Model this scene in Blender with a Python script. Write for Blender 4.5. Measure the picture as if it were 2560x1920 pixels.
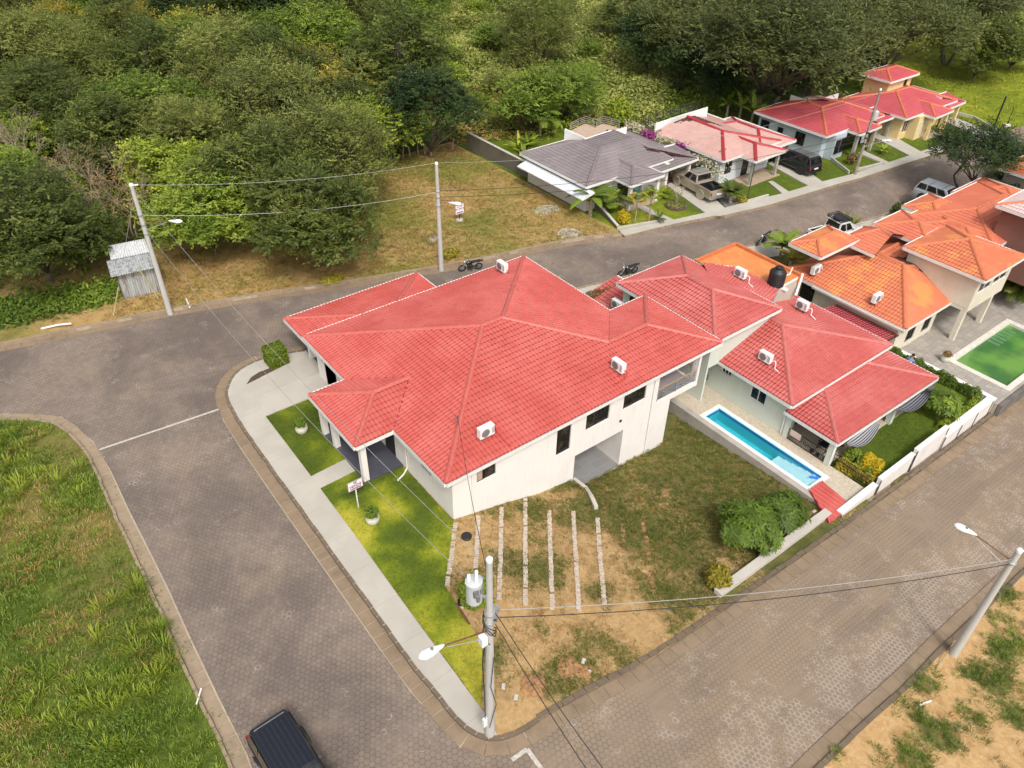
import bpy, bmesh, math, random
import numpy as np
from mathutils import Vector, Matrix
from mathutils.geometry import delaunay_2d_cdt
random.seed(7); rng = np.random.default_rng(7)
scn = bpy.context.scene
for o in list(bpy.data.objects): bpy.data.objects.remove(o)

# ------------------------------------------------------------------ camera
CAMH = 30.0; FPX = 1927.711
yaw, pitch, roll = math.radians(38.26668), math.radians(37.99847), math.radians(-1.16906)
_f = Vector((math.sin(yaw)*math.cos(pitch), math.cos(yaw)*math.cos(pitch), -math.sin(pitch)))
_r = Vector((math.cos(yaw), -math.sin(yaw), 0)); _d = _f.cross(_r)
RT = _r*math.cos(roll)+_d*math.sin(roll); DN = _d*math.cos(roll)-_r*math.sin(roll); FW = _f
cd = bpy.data.cameras.new('camera'); cam = bpy.data.objects.new('camera', cd); scn.collection.objects.link(cam)
cam.matrix_world = Matrix(((RT.x, -DN.x, -FW.x, 0), (RT.y, -DN.y, -FW.y, 0), (RT.z, -DN.z, -FW.z, CAMH), (0, 0, 0, 1)))
cd.sensor_width = 36; cd.lens = FPX/2560*36; cd.clip_end = 3000; cd.clip_start = 0.5
scn.camera = cam

# ------------------------------------------------------------------ light (bright overcast afternoon)
SUN_EL, SUN_AZ = math.radians(52), math.radians(203)     # azimuth clockwise from +Y
w = bpy.data.worlds.new('World'); scn.world = w; w.use_nodes = True
nt = w.node_tree; bg = nt.nodes['Background']
sky = nt.nodes.new('ShaderNodeTexSky'); sky.sky_type = 'NISHITA'; sky.sun_disc = False
sky.sun_elevation = SUN_EL; sky.sun_rotation = SUN_AZ; sky.dust_density = 6; sky.air_density = 1.2; sky.ozone_density = 1
hs = nt.nodes.new('ShaderNodeHueSaturation'); hs.inputs['Saturation'].default_value = 0.35
nt.links.new(sky.outputs[0], hs.inputs['Color']); nt.links.new(hs.outputs[0], bg.inputs[0])
bg.inputs[1].default_value = 0.15
sl = bpy.data.lights.new('sun', 'SUN'); sl.energy = 1.45; sl.angle = math.radians(9); sl.color = (1, .965, .92)
so = bpy.data.objects.new('sun', sl); scn.collection.objects.link(so)
sd = Vector((math.sin(SUN_AZ)*math.cos(SUN_EL), math.cos(SUN_AZ)*math.cos(SUN_EL), math.sin(SUN_EL)))
so.rotation_euler = sd.to_track_quat('Z', 'Y').to_euler()
scn.view_settings.view_transform = 'Standard'; scn.view_settings.look = 'None'
scn.view_settings.exposure = 0.24; scn.view_settings.gamma = 1
scn.render.engine = 'CYCLES'; scn.cycles.max_bounces = 6; scn.cycles.diffuse_bounces = 3
scn.cycles.transparent_max_bounces = 6; scn.cycles.use_denoising = True

# ------------------------------------------------------------------ surveying helpers
ORI = Vector((0, 0, CAMH))
def ray(px, py): return RT*((px-1280)/FPX)+DN*((py-960)/FPX)+FW
def S(px, py, z=0.0):                       # survey point seen at photo pixel, at height z
    d = ray(px, py); return ORI+d*((z-CAMH)/d.z)
def TOPZ(px, py, b):                        # height of the point seen at pixel, plumb above b
    d = ray(px, py); t = (d.x*b[0]+d.y*b[1])/(d.x**2+d.y**2); return CAMH+t*d.z
ZF = {1: (640, 600, 3.456), 2: (1280, 600, 3.456), 3: (1920, 600, 3.456), 4: (640, 1000, 3.456), 5: (1280, 1000, 3.456), 6: (1920, 1000, 3.456),
      7: (1280, 200, 3.456), 8: (1920, 140, 3.456), 9: (0, 400, 2.765), 10: (800, 300, 3.456), 11: (900, 1350, 2.91), 12: (1920, 1440, 3.456),
      13: (0, 980, 1.7656), 14: (0, 0, 1.7281), 15: (1280, 0, 1.7281), 16: (1640, 380, 9.217), 17: (480, 1640, 4.608), 0: (0, 0, .86406)}
def ZP(k, x, y): a, b, s = ZF[k]; return (a+x/s, b+y/s)
def Z(k, x, y, z=0.0): return S(*ZP(k, x, y), z)
def interp(x, kn):
    if x <= kn[0][0]: return kn[0][1]
    for (a, b), (c, d) in zip(kn, kn[1:]):
        if x <= c: return b+(d-b)*(x-a)/(c-a)
    return kn[-1][1]
KR = [(12, 0), (14, -.15), (18, -.8), (23, -1.5), (28, -2.1), (34, -2.7), (40, -3.1), (48, -3.4), (60, -3.6)]
KH = [(14.3, 0), (18, -1), (20, -1.65), (22.55, -2.05), (23.3, -2.95), (26.5, -3.1), (30, -3.35), (60, -3.5)]
def T(x, y):
    a = interp(x, KR)
    if y <= 11.3: return a
    b = interp(x, KH)
    if y <= 22.8: return a+(b-a)*(y-11.3)/11.5
    if y <= 25: return b
    if y <= 33: return b*(33-y)/8
    return 0.0
def GT(px, py, off=0.0):                    # survey point on the terrain
    z = 0.0
    for _ in range(12):
        p = S(px, py, z+off); z = .5*z+.5*T(p.x, p.y)
    p = S(px, py, z+off); return Vector((p.x, p.y, T(p.x, p.y)+off))
def ZT(k, x, y, off=0.0): return GT(*ZP(k, x, y), off)

# ------------------------------------------------------------------ object helpers
COL = scn.collection
def tag(o, label=None, cat=None, group=None, kind=None):
    if label: o['label'] = label
    if cat: o['category'] = cat
    if group: o['group'] = group
    if kind: o['kind'] = kind
    return o
def empty(name, loc=(0, 0, 0), rz=0, label=None, cat=None, group=None):
    o = bpy.data.objects.new(name, None); COL.objects.link(o); o.location = loc; o.rotation_euler = (0, 0, rz)
    o.empty_display_size = .3
    return tag(o, label, cat, group)
def copy_tree(o, parent=None):
    c = o.copy(); COL.objects.link(c); c.parent = parent
    for ch in list(o.children): copy_tree(ch, c)
    return c
def link_mesh(name, me, parent=None):
    o = bpy.data.objects.new(name, me); COL.objects.link(o)
    if parent:
        o.parent = parent
        bpy.context.view_layer.update() if False else None
    return o
class MB:
    def __init__(s): s.v = []; s.f = []
    def add(s, vs, fs):
        n = len(s.v); s.v += [tuple(a) for a in vs]; s.f += [tuple(i+n for i in f) for f in fs]; return s
    def box(s, x0, x1, y0, y1, z0, z1):
        return s.add([(x0, y0, z0), (x1, y0, z0), (x1, y1, z0), (x0, y1, z0), (x0, y0, z1), (x1, y0, z1), (x1, y1, z1), (x0, y1, z1)],
                     [(0, 3, 2, 1), (4, 5, 6, 7), (0, 1, 5, 4), (1, 2, 6, 5), (2, 3, 7, 6), (3, 0, 4, 7)])
    def hexa(s, b, t):      # four bottom and four top points
        return s.add(list(b)+list(t), [(0, 3, 2, 1), (4, 5, 6, 7), (0, 1, 5, 4), (1, 2, 6, 5), (2, 3, 7, 6), (3, 0, 4, 7)])
    def prism(s, pts, z0, z1):
        n = len(pts)
        return s.add([(p[0], p[1], z0) for p in pts]+[(p[0], p[1], z1) for p in pts],
                     [tuple(range(n))[::-1], tuple(range(n, 2*n))]+[(i, (i+1) % n, (i+1) % n+n, i+n) for i in range(n)])
    def bar(s, a, b, w, h=None, up=(0, 0, 1)):
        a, b = Vector(a), Vector(b); h = h or w; d = (b-a).normalized(); u = Vector(up)
        if abs(d.dot(u)) > .98: u = Vector((1, 0, 0))
        x = d.cross(u).normalized(); y = x.cross(d)
        q = [a+x*i*w/2+y*j*h/2 for i, j in ((-1, -1), (1, -1), (1, 1), (-1, 1))]
        r = [p+(b-a) for p in q]
        return s.hexa(q, r)
    def tube(s, pts, rad, n=8, cap=True):
        pts = [Vector(p) for p in pts]; m = len(pts)
        rad = rad if isinstance(rad, (list, tuple)) else [rad]*m
        base = len(s.v); ref = None
        for i, p in enumerate(pts):
            d = (pts[min(i+1, m-1)]-pts[max(i-1, 0)]).normalized()
            if ref is None: ref = d.orthogonal().normalized()
            ref = (ref-d*ref.dot(d))
            ref = ref.normalized() if ref.length > 1e-5 else d.orthogonal().normalized()
            y = d.cross(ref)
            for k in range(n):
                a = 2*math.pi*k/n; s.v.append(tuple(p+(ref*math.cos(a)+y*math.sin(a))*rad[i]))
        for i in range(m-1):
            for k in range(n):
                a = base+i*n+k; b = base+i*n+(k+1) % n; s.f.append((a, b, b+n, a+n))
        if cap:
            s.f.append(tuple(base+k for k in range(n))[::-1]); s.f.append(tuple(base+(m-1)*n+k for k in range(n)))
        return s
    def lathe(s, prof, c=(0, 0, 0), n=16, axis='Z', sx=1, sy=1):
        base = len(s.v); c = Vector(c)
        for r, z in prof:
            for k in range(n):
                a = 2*math.pi*k/n; p = Vector((r*math.cos(a)*sx, r*math.sin(a)*sy, z))
                if axis == 'Y': p = Vector((p.x, p.z, p.y))
                if axis == 'X': p = Vector((p.z, p.x, p.y))
                s.v.append(tuple(c+p))
        for i in range(len(prof)-1):
            for k in range(n):
                a = base+i*n+k; b = base+i*n+(k+1) % n; s.f.append((a, b, b+n, a+n))
        s.f.append(tuple(base+k for k in range(n))[::-1]); s.f.append(tuple(base+(len(prof)-1)*n+k for k in range(n)))
        return s
    def ball(s, c, r, n=10, m=6, sc=(1, 1, 1)):
        return s.lathe([(r*math.sin(math.pi*(i+.02)/(m+.04))*1.0, -r*math.cos(math.pi*(i+.02)/(m+.04))*sc[2]) for i in range(m+1)], c, n, sx=sc[0], sy=sc[1])
    def build(s, name, m, parent=None, smooth=False, bevel=0, xf=None):
        me = bpy.data.meshes.new(name)
        vs = s.v if xf is None else [tuple(xf @ Vector(v)) for v in s.v]
        me.from_pydata(vs, [], s.f); me.materials.append(m)
        bm = bmesh.new(); bm.from_mesh(me); bmesh.ops.recalc_face_normals(bm, faces=bm.faces); bm.to_mesh(me); bm.free()
        if smooth: me.shade_smooth() if hasattr(me, 'shade_smooth') else None
        o = link_mesh(name, me, parent)
        if parent is not None and parent.get('_w'):   # vertices are in world space: undo the parent's transform
            o.matrix_parent_inverse = Matrix(eval(parent['_w']))
        if bevel:
            b = o.modifiers.new('bevel', 'BEVEL'); b.width = bevel; b.segments = 2; b.limit_method = 'ANGLE'
        return o
def wempty(name, loc, label=None, cat=None, group=None):   # a thing whose parts are written in world coordinates
    o = empty(name, loc, 0, label, cat, group)
    m = Matrix.Translation(-Vector(loc)); o['_w'] = repr([list(r) for r in m]); return o
def fastmesh(name, V, F, m, attr=None, smooth=False):
    me = bpy.data.meshes.new(name); V = np.asarray(V, dtype=np.float32); F = np.asarray(F, dtype=np.int32)
    me.vertices.add(len(V)); me.vertices.foreach_set('co', V.ravel())
    k = F.shape[1]; me.loops.add(F.size); me.loops.foreach_set('vertex_index', F.ravel())
    me.polygons.add(len(F)); me.polygons.foreach_set('loop_start', np.arange(0, F.size, k, dtype=np.int32))
    me.polygons.foreach_set('loop_total', np.full(len(F), k, dtype=np.int32))
    if attr is not None:
        a = me.attributes.new('var', 'FLOAT', 'POINT'); a.data.foreach_set('value', np.asarray(attr, dtype=np.float32))
    me.materials.append(m); me.update(calc_edges=True)
    return me

# ------------------------------------------------------------------ materials
def srgb(r, g, b):
    return tuple(((c/255)/12.92 if c/255 <= .04045 else ((c/255+.055)/1.055)**2.4) for c in (r, g, b))
class NT:
    def __init__(s, name):
        s.m = bpy.data.materials.new(name); s.m.use_nodes = True; s.t = s.m.node_tree
        s.b = s.t.nodes['Principled BSDF']; s.b.inputs['Roughness'].default_value = .8
        s.co = s.t.nodes.new('ShaderNodeTexCoord').outputs['Object']
    def lk(s, a, b): s.t.links.new(a, b)
    def n(s, ty, **kw):
        x = s.t.nodes.new(ty)
        for k, v in kw.items(): setattr(x, k, v)
        return x
    def noise(s, scale, detail=4, rough=.6, vec=None, dist=0):
        x = s.n('ShaderNodeTexNoise'); x.inputs['Scale'].default_value = scale; x.inputs['Detail'].default_value = detail
        x.inputs['Roughness'].default_value = rough; x.inputs['Distortion'].default_value = dist
        s.lk(vec or s.co, x.inputs['Vector']); return x.outputs[0]
    def math(s, op, a, b=None, c=None, clamp=False):
        x = s.n('ShaderNodeMath', operation=op, use_clamp=clamp)
        for i, q in enumerate((a, b, c)):
            if q is None: continue
            if isinstance(q, (int, float)): x.inputs[i].default_value = q
            else: s.lk(q, x.inputs[i])
        return x.outputs[0]
    def vm(s, op, a, b=None, out=0):
        x = s.n('ShaderNodeVectorMath', operation=op)
        for i, q in enumerate((a, b)):
            if q is None: continue
            if isinstance(q, (tuple, list)): x.inputs[i].default_value = q
            else: s.lk(q, x.inputs[i])
        return x.outputs[out]
    def ramp(s, fac, stops):
        x = s.n('ShaderNodeValToRGB'); e = x.color_ramp.elements
        while len(e) < len(stops): e.new(.5)
        for i, (p, c) in enumerate(stops):
            e[i].position = p; e[i].color = (*c, 1) if len(c) == 3 else c
        s.lk(fac, x.inputs[0]); return x.outputs[0]
    def step(s, fac, lo, hi): 
        x = s.n('ShaderNodeMapRange'); x.interpolation_type = 'SMOOTHSTEP'
        x.inputs['From Min'].default_value = lo; x.inputs['From Max'].default_value = hi; s.lk(fac, x.inputs[0]); return x.outputs[0]
    def mix(s, fac, a, b, blend='MIX'):
        x = s.n('ShaderNodeMix', data_type='RGBA', blend_type=blend)
        for i, q in ((0, fac), (6, a), (7, b)):
            if isinstance(q, (int, float)): x.inputs[i].default_value = q
            elif isinstance(q, tuple): x.inputs[i].default_value = (*q, 1)
            else: s.lk(q, x.inputs[i])
        return x.outputs[2]
    def color(s, c): 
        if isinstance(c, tuple): s.b.inputs['Base Color'].default_value = (*c, 1)
        else: s.lk(c, s.b.inputs['Base Color'])
    def bump(s, h, strength=.5, dist=.02):
        x = s.n('ShaderNodeBump'); x.inputs['Strength'].default_value = strength; x.inputs['Distance'].default_value = dist
        s.lk(h, x.inputs['Height']); s.lk(x.outputs[0], s.b.inputs['Normal'])
    def rough(s, r): s.b.inputs['Roughness'].default_value = r
_mc = {}
def plain(name, c, rough=.7, metal=0, var=.12, scale=3, bump=0):
    if name in _mc: return _mc[name]
    t = NT(name); c = tuple(c)
    n = t.noise(scale, 5, .65)
    t.color(t.mix(t.step(n, .3, .75), tuple(x*(1-var) for x in c), tuple(min(1, x*(1+var)) for x in c)))
    t.rough(rough); t.b.inputs['Metallic'].default_value = metal
    if bump: t.bump(t.noise(scale*12, 3), bump, .01)
    _mc[name] = t.m; return t.m
def wallmat(name, c, dirt=.12):
    if name in _mc: return _mc[name]
    t = NT(name); n = t.noise(.9, 6, .7); n2 = t.noise(14, 3)
    col = t.mix(t.step(n, .35, .8), c, tuple(x*(1-dirt) for x in c))
    mp = t.n('ShaderNodeMapping'); mp.inputs['Scale'].default_value = (2.5, 2.5, .15); t.lk(t.co, mp.inputs[0])
    st = t.noise(3, 4, .6, mp.outputs[0])
    col = t.mix(t.math('MULTIPLY', t.step(st, .52, .8), .35), col, tuple(x*.62 for x in c))
    t.color(col); t.rough(.85); t.bump(n2, .15, .01); _mc[name] = t.m; return t.m
def tilemat(name, c, c2, rough=.45, patch=0, pc=None):
    t = NT(name); n = t.noise(.35, 5, .6); n2 = t.noise(5, 4, .7)
    mp = t.n('ShaderNodeMapping'); mp.inputs['Scale'].default_value = (1/.24, 1/.24, 1); t.lk(t.co, mp.inputs[0]); vo = t.n('ShaderNodeTexVoronoi'); vo.inputs['Scale'].default_value = .55; t.lk(mp.outputs[0], vo.inputs['Vector'])
    rv = t.n('ShaderNodeSeparateColor'); t.lk(vo.outputs['Color'], rv.inputs[0])
    col = t.mix(t.step(n, .35, .7), c, c2); col = t.mix(t.math('MULTIPLY', t.step(rv.outputs[0], .55, 1), .20), col, tuple(min(1, x*1.25+.03) for x in c)); col = t.mix(t.math('MULTIPLY', t.step(rv.outputs[1], .7, 1), .22), col, tuple(x*.7 for x in c))
    col = t.mix(t.math('MULTIPLY', t.step(n2, .45, .8), .22), col, tuple(x*.6 for x in c))
    if patch:
        col = t.mix(t.math('MULTIPLY', t.step(t.noise(.6, 3, .5), .5, .62), patch), col, pc)
    t.color(col); t.rough(rough); t.b.inputs['Specular IOR Level'].default_value = .45
    return t.m
M_RED = tilemat('red_roof_tile', (.49, .086, .068), (.58, .135, .112), .36)
M_RED2 = tilemat('faded_red_roof_tile', (.47, .095, .082), (.56, .155, .135), .4)
M_REDX = tilemat('rose_roof_tile', (.50, .085, .10), (.56, .11, .12), .5)
M_ORG = tilemat('orange_clay_tile', (.56, .155, .075), (.62, .19, .085), .7, .75, (.68, .26, .075))
M_ORG2 = tilemat('coral_clay_tile', (.60, .15, .085), (.66, .19, .10), .7)
M_GREY = tilemat('grey_brown_roof_tile', (.215, .18, .18), (.27, .23, .23), .5)
M_PINK = tilemat('faded_pink_roof_sheet', (.56, .345, .30), (.50, .29, .25), .6)
M_PINKG = tilemat('pale_pink_grey_roof_tile', (.60, .42, .40), (.66, .48, .46), .6)
M_REDCAP = plain('dark_red_ridge', (.36, .03, .035), .5)
M_CAP = plain('red_ridge_cap', (.50, .115, .092), .4)
M_CAP2 = plain('faded_red_ridge_cap', (.50, .14, .12), .5)
M_OCAP = plain('orange_ridge_cap', (.55, .16, .07), .7)
M_GCAP = plain('grey_ridge_cap', (.20, .16, .165), .6)
M_WHITE = plain('white_trim', (.78, .76, .73), .6, 0, .05)
M_WALL = wallmat('white_plaster', (.80, .755, .71), .07)
M_WALLG = wallmat('pale_green_plaster', (.60, .64, .56), .06)
M_WALLC = wallmat('cream_plaster', (.68, .62, .50), .15)
M_WALLB = wallmat('beige_grey_plaster', (.50, .44, .37), .1)
M_WALLLB = wallmat('light_blue_plaster', (.50, .56, .60), .08)
M_WALLY = wallmat('yellow_plaster', (.76, .58, .28), .06)
M_BRICK = wallmat('brick_brown_plaster', (.22, .10, .075), .2)
M_GLASS = NT('dark_glass'); M_GLASS.color(M_GLASS.mix(M_GLASS.step(M_GLASS.noise(1.6, 3), .45, .7), (.010, .010, .012), (.055, .045, .038))); M_GLASS.rough(.06); M_GLASS = M_GLASS.m  # mottled base colour stands in for reflections and curtains in the panes
M_FRAME = plain('dark_bronze_frame', (.03, .022, .018), .4)
M_WFRAME = plain('white_window_frame', (.7, .7, .68), .5)
M_BLACK = plain('black_metal', (.015, .015, .016), .5)
M_RUBBER = plain('black_rubber', (.02, .02, .021), .85)
M_STEEL = plain('galvanised_steel', (.55, .57, .58), .35, .7)
M_CHROME = plain('bright_metal', (.7, .7, .7), .2, .9)
M_WOODR = plain('rail_wood', (.42, .27, .15), .6)
M_CONC = wallmat('poured_concrete', (.52, .48, .42), .14)
M_POLE = wallmat('pole_concrete', (.50, .48, .45), .12)
M_SLATE = plain('dark_slate_floor', (.075, .075, .095), .45)
M_LILAC = plain('lilac_grey_floor', (.34, .29, .30), .5)
M_ACW = plain('white_appliance_shell', (.80, .80, .78), .4, 0, .04)
M_ACG = plain('grey_fan_grille', (.18, .18, .18), .5)
M_REDPIPE = plain('red_painted_pipe', (.42, .04, .035), .5)
M_LAMP = plain('lamp_white_enamel', (.82, .83, .84), .35, 0, .03)
M_CABLE = plain('black_cable', (.03, .028, .027), .6)
M_CABLEW = plain('aluminium_cable', (.42, .41, .40), .5, .3)
M_RUST = plain('rusty_pipe', (.20, .09, .05), .7, .2, .4, 8)
M_BARK = plain('grey_brown_bark', (.14, .11, .08), .9, 0, .4, 4)
M_BARKL = plain('pale_dry_bark', (.34, .27, .18), .9, 0, .3, 4)
M_SOIL = plain('garden_soil', (.09, .06, .04), .95, 0, .3, 5)

def leafmat(name, dark, mid, light, rough=.55, trans=.25):
    t = NT(name); a = t.n('ShaderNodeAttribute', attribute_name='var').outputs['Fac']
    oi = t.n('ShaderNodeObjectInfo').outputs['Random']
    v = t.math('ADD', a, t.math('MULTIPLY', t.math('SUBTRACT', oi, .5), .35), clamp=True)
    c = t.ramp(v, [(.0, dark), (.5, mid), (1., light)])
    t.color(c); t.rough(rough); t.b.inputs['Specular IOR Level'].default_value = .35
    tr = t.n('ShaderNodeBsdfTranslucent'); t.lk(c, tr.inputs[0])
    mx = t.n('ShaderNodeMixShader'); mx.inputs[0].default_value = trans
    out = t.t.nodes['Material Output']; t.lk(t.b.outputs[0], mx.inputs[1]); t.lk(tr.outputs[0], mx.inputs[2]); t.lk(mx.outputs[0], out.inputs[0])
    return t.m
L_DARK = leafmat('dark_foliage', (0.044, 0.063, 0.012), (0.097, 0.131, 0.022), (0.243, 0.255, 0.052))
L_OLIVE = leafmat('olive_foliage', (0.094, 0.109, 0.023), (0.201, 0.228, 0.046), (0.426, 0.435, 0.113))
L_LIME = leafmat('lime_foliage', (0.105, 0.155, 0.012), (0.210, 0.280, 0.021), (0.421, 0.463, 0.048))
L_MID = leafmat('mid_green_foliage', (0.068, 0.112, 0.013), (0.149, 0.226, 0.023), (0.326, 0.391, 0.051))
L_FINE = leafmat('feathery_foliage', (0.050, 0.063, 0.016), (0.105, 0.124, 0.030), (0.209, 0.226, 0.060))
L_DEEP = leafmat('deep_green_foliage', (.015, .032, .008), (.035, .065, .014), (.085, .13, .03))
L_YEL = leafmat('yellow_green_foliage', (0.205, 0.177, 0.022), (0.348, 0.292, 0.032), (0.570, 0.442, 0.065))
L_GOLD = leafmat('golden_foliage', (.35, .26, .01), (.55, .40, .015), (.7, .55, .04))
L_PURP = leafmat('magenta_bracts', (.2, .015, .12), (.33, .03, .22), (.45, .08, .33))
L_CREAM = leafmat('cream_bracts', (.35, .32, .18), (.55, .5, .32), (.72, .68, .5))
L_DRY = leafmat('dry_foliage', (0.168, 0.104, 0.039), (0.309, 0.195, 0.077), (0.477, 0.325, 0.133))
L_GRASS = leafmat('grass_blades', (0.082, 0.114, 0.012), (0.173, 0.212, 0.022), (0.408, 0.407, 0.056))
L_LAWN = leafmat('lawn_blades', (0.114, 0.155, 0.012), (0.251, 0.274, 0.019), (0.572, 0.474, 0.046))
L_STRAW = leafmat('straw_blades', (0.273, 0.161, 0.049), (0.447, 0.287, 0.088), (0.621, 0.437, 0.166))
L_BANANA = leafmat('banana_leaf', (0.107, 0.165, 0.014), (0.202, 0.286, 0.028), (0.404, 0.440, 0.084), .4, .3)

# ------------------------------------------------------------------ ground surface tools
def Tn(x, y):
    a = np.interp(x, *zip(*KR)); b = np.interp(x, *zip(*KH))
    m = a+(b-a)*np.clip((y-11.3)/11.5, 0, 1)
    return m*np.clip((33-y)/8, 0, 1)*(1.0)
def vnoise(x, y, sc, seed=0, octv=3):
    out = 0; amp = 1; tot = 0
    for o in range(octv):
        r = np.random.default_rng(seed*31+o).random((64, 64)); u = x/sc*(2**o)+17.3*o; v = y/sc*(2**o)+9.1*o
        iu = np.floor(u).astype(int); iv = np.floor(v).astype(int); fu = u-iu; fv = v-iv
        fu = fu*fu*(3-2*fu); fv = fv*fv*(3-2*fv)
        g = lambda a, b: r[a % 64, b % 64]
        out = out+amp*((g(iu, iv)*(1-fu)+g(iu+1, iv)*fu)*(1-fv)+(g(iu, iv+1)*(1-fu)+g(iu+1, iv+1)*fu)*fv)
        tot += amp; amp *= .5
    return out/tot
def inpoly(x, y, P):
    c = np.zeros(x.shape, bool); n = len(P)
    for i in range(n):
        x0, y0 = P[i][0], P[i][1]; x1, y1 = P[(i+1) % n][0], P[(i+1) % n][1]
        if y0 == y1: continue
        c ^= ((y0 > y) != (y1 > y)) & (x < (x1-x0)*(y-y0)/(y1-y0)+x0)
    return c
def densify(P, res, closed=True):
    out = []; n = len(P)
    for i in range(n if closed else n-1):
        a = Vector(P[i][:2]); b = Vector(P[(i+1) % n][:2]); k = max(1, int((b-a).length/res))
        out += [a.lerp(b, j/k) for j in range(k)]
    if not closed: out.append(Vector(P[-1][:2]))
    return out
def sheet(name, P, off, m, res=1.0, g=None, label=None, cat=None, kind='structure', parent=None, zfun=None, xs=None, ys=None):
    B = densify(P, res*1.3); bx = [p.x for p in B]; by = [p.y for p in B]
    X, Y = np.meshgrid(np.arange(min(bx)+res*.5, max(bx), res) if xs is None else xs, np.arange(min(by)+res*.5, max(by), res) if ys is None else ys)
    X = X.ravel()+rng.uniform(-.15, .15, X.size)*res; Y = Y.ravel()+rng.uniform(-.15, .15, Y.size)*res
    k = inpoly(X, Y, [(p.x, p.y) for p in B])
    A = np.array([(p.x, p.y) for p in B])
    X, Y = X[k], Y[k]
    if len(X) < 60000 and xs is None and res < 3:      # keep the grid off the outline
        ok = np.ones(len(X), bool)
        for i in range(0, len(X), 4000):
            d = np.min((X[i:i+4000, None]-A[None, :, 0])**2+(Y[i:i+4000, None]-A[None, :, 1])**2, axis=1); ok[i:i+4000] = d > (res*.4)**2
        X, Y = X[ok], Y[ok]
    vs = B+[Vector((a, b)) for a, b in zip(X, Y)]; n = len(B)
    r = delaunay_2d_cdt(vs, [(i, (i+1) % n) for i in range(n)], [list(range(n))], 1, 1e-5)
    V = np.array([(v.x, v.y) for v in r[0]]); F = np.array([f for f in r[2] if len(f) == 3])
    z = (Tn(V[:, 0], V[:, 1]) if zfun is None else zfun(V[:, 0], V[:, 1]))+off
    a = g(V[:, 0], V[:, 1]) if g else None
    me = fastmesh(name, np.c_[V, z], F, m, a)
    bm = bmesh.new(); bm.from_mesh(me)
    bmesh.ops.recalc_face_normals(bm, faces=bm.faces)
    if sum(f.normal.z for f in bm.faces) < 0: bmesh.ops.reverse_faces(bm, faces=bm.faces)
    bm.to_mesh(me); bm.free(); me.shade_smooth()
    o = link_mesh(name, me, parent)
    if kind: o['kind'] = kind
    return o
def smooth_path(P, it=2):
    P = [Vector(p[:2]) for p in P]
    for _ in range(it):
        Q = [P[0]]
        for a, b in zip(P, P[1:]): Q += [a*.75+b*.25, a*.25+b*.75]
        P = Q+[P[-1]]
    return P
def blocks(name, path, o0, o1, z0, z1, L, m, gap=.02, jit=.01, label=None, cat=None, kind=None, lift=0, skip=0):
    """kerb stones or gutter slabs swept along a path, o0..o1 = sideways range"""
    P = densify(path, .25, False); s = [0]
    for a, b in zip(P, P[1:]): s.append(s[-1]+(b-a).length)
    tot = s[-1]; mb = MB()
    def at(d):
        d = max(0, min(tot, d)); i = min(len(P)-2, int(np.searchsorted(s, d, 'right')-1)); i = max(i, 0)
        t = (d-s[i])/max(1e-6, s[i+1]-s[i]); p = P[i].lerp(P[i+1], t)
        j0, j1 = max(0, i-2), min(len(P)-1, i+3); q = (P[j1]-P[j0]).normalized(); return p, Vector((-q.y, q.x))
    n = max(1, int(tot/L))
    for i in range(n):
        if skip and random.random() < skip: continue
        a, b = i*tot/n+gap/2, (i+1)*tot/n-gap/2
        pa, na = at(a); pb, nb = at(b); j = random.uniform(-jit, jit); t = random.uniform(-jit, jit)
        q = [pa+na*(o0+j), pb+nb*(o0+j), pb+nb*(o1+j), pa+na*(o1+j)]
        zz = [T(v.x, v.y) for v in q]
        mb.hexa([(v.x, v.y, z+z0) for v, z in zip(q, zz)], [(v.x, v.y, z+z1+t*.5) for v, z in zip(q, zz)])
    o = mb.build(name, m); 
    return tag(o, label, cat, None, kind)
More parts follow.
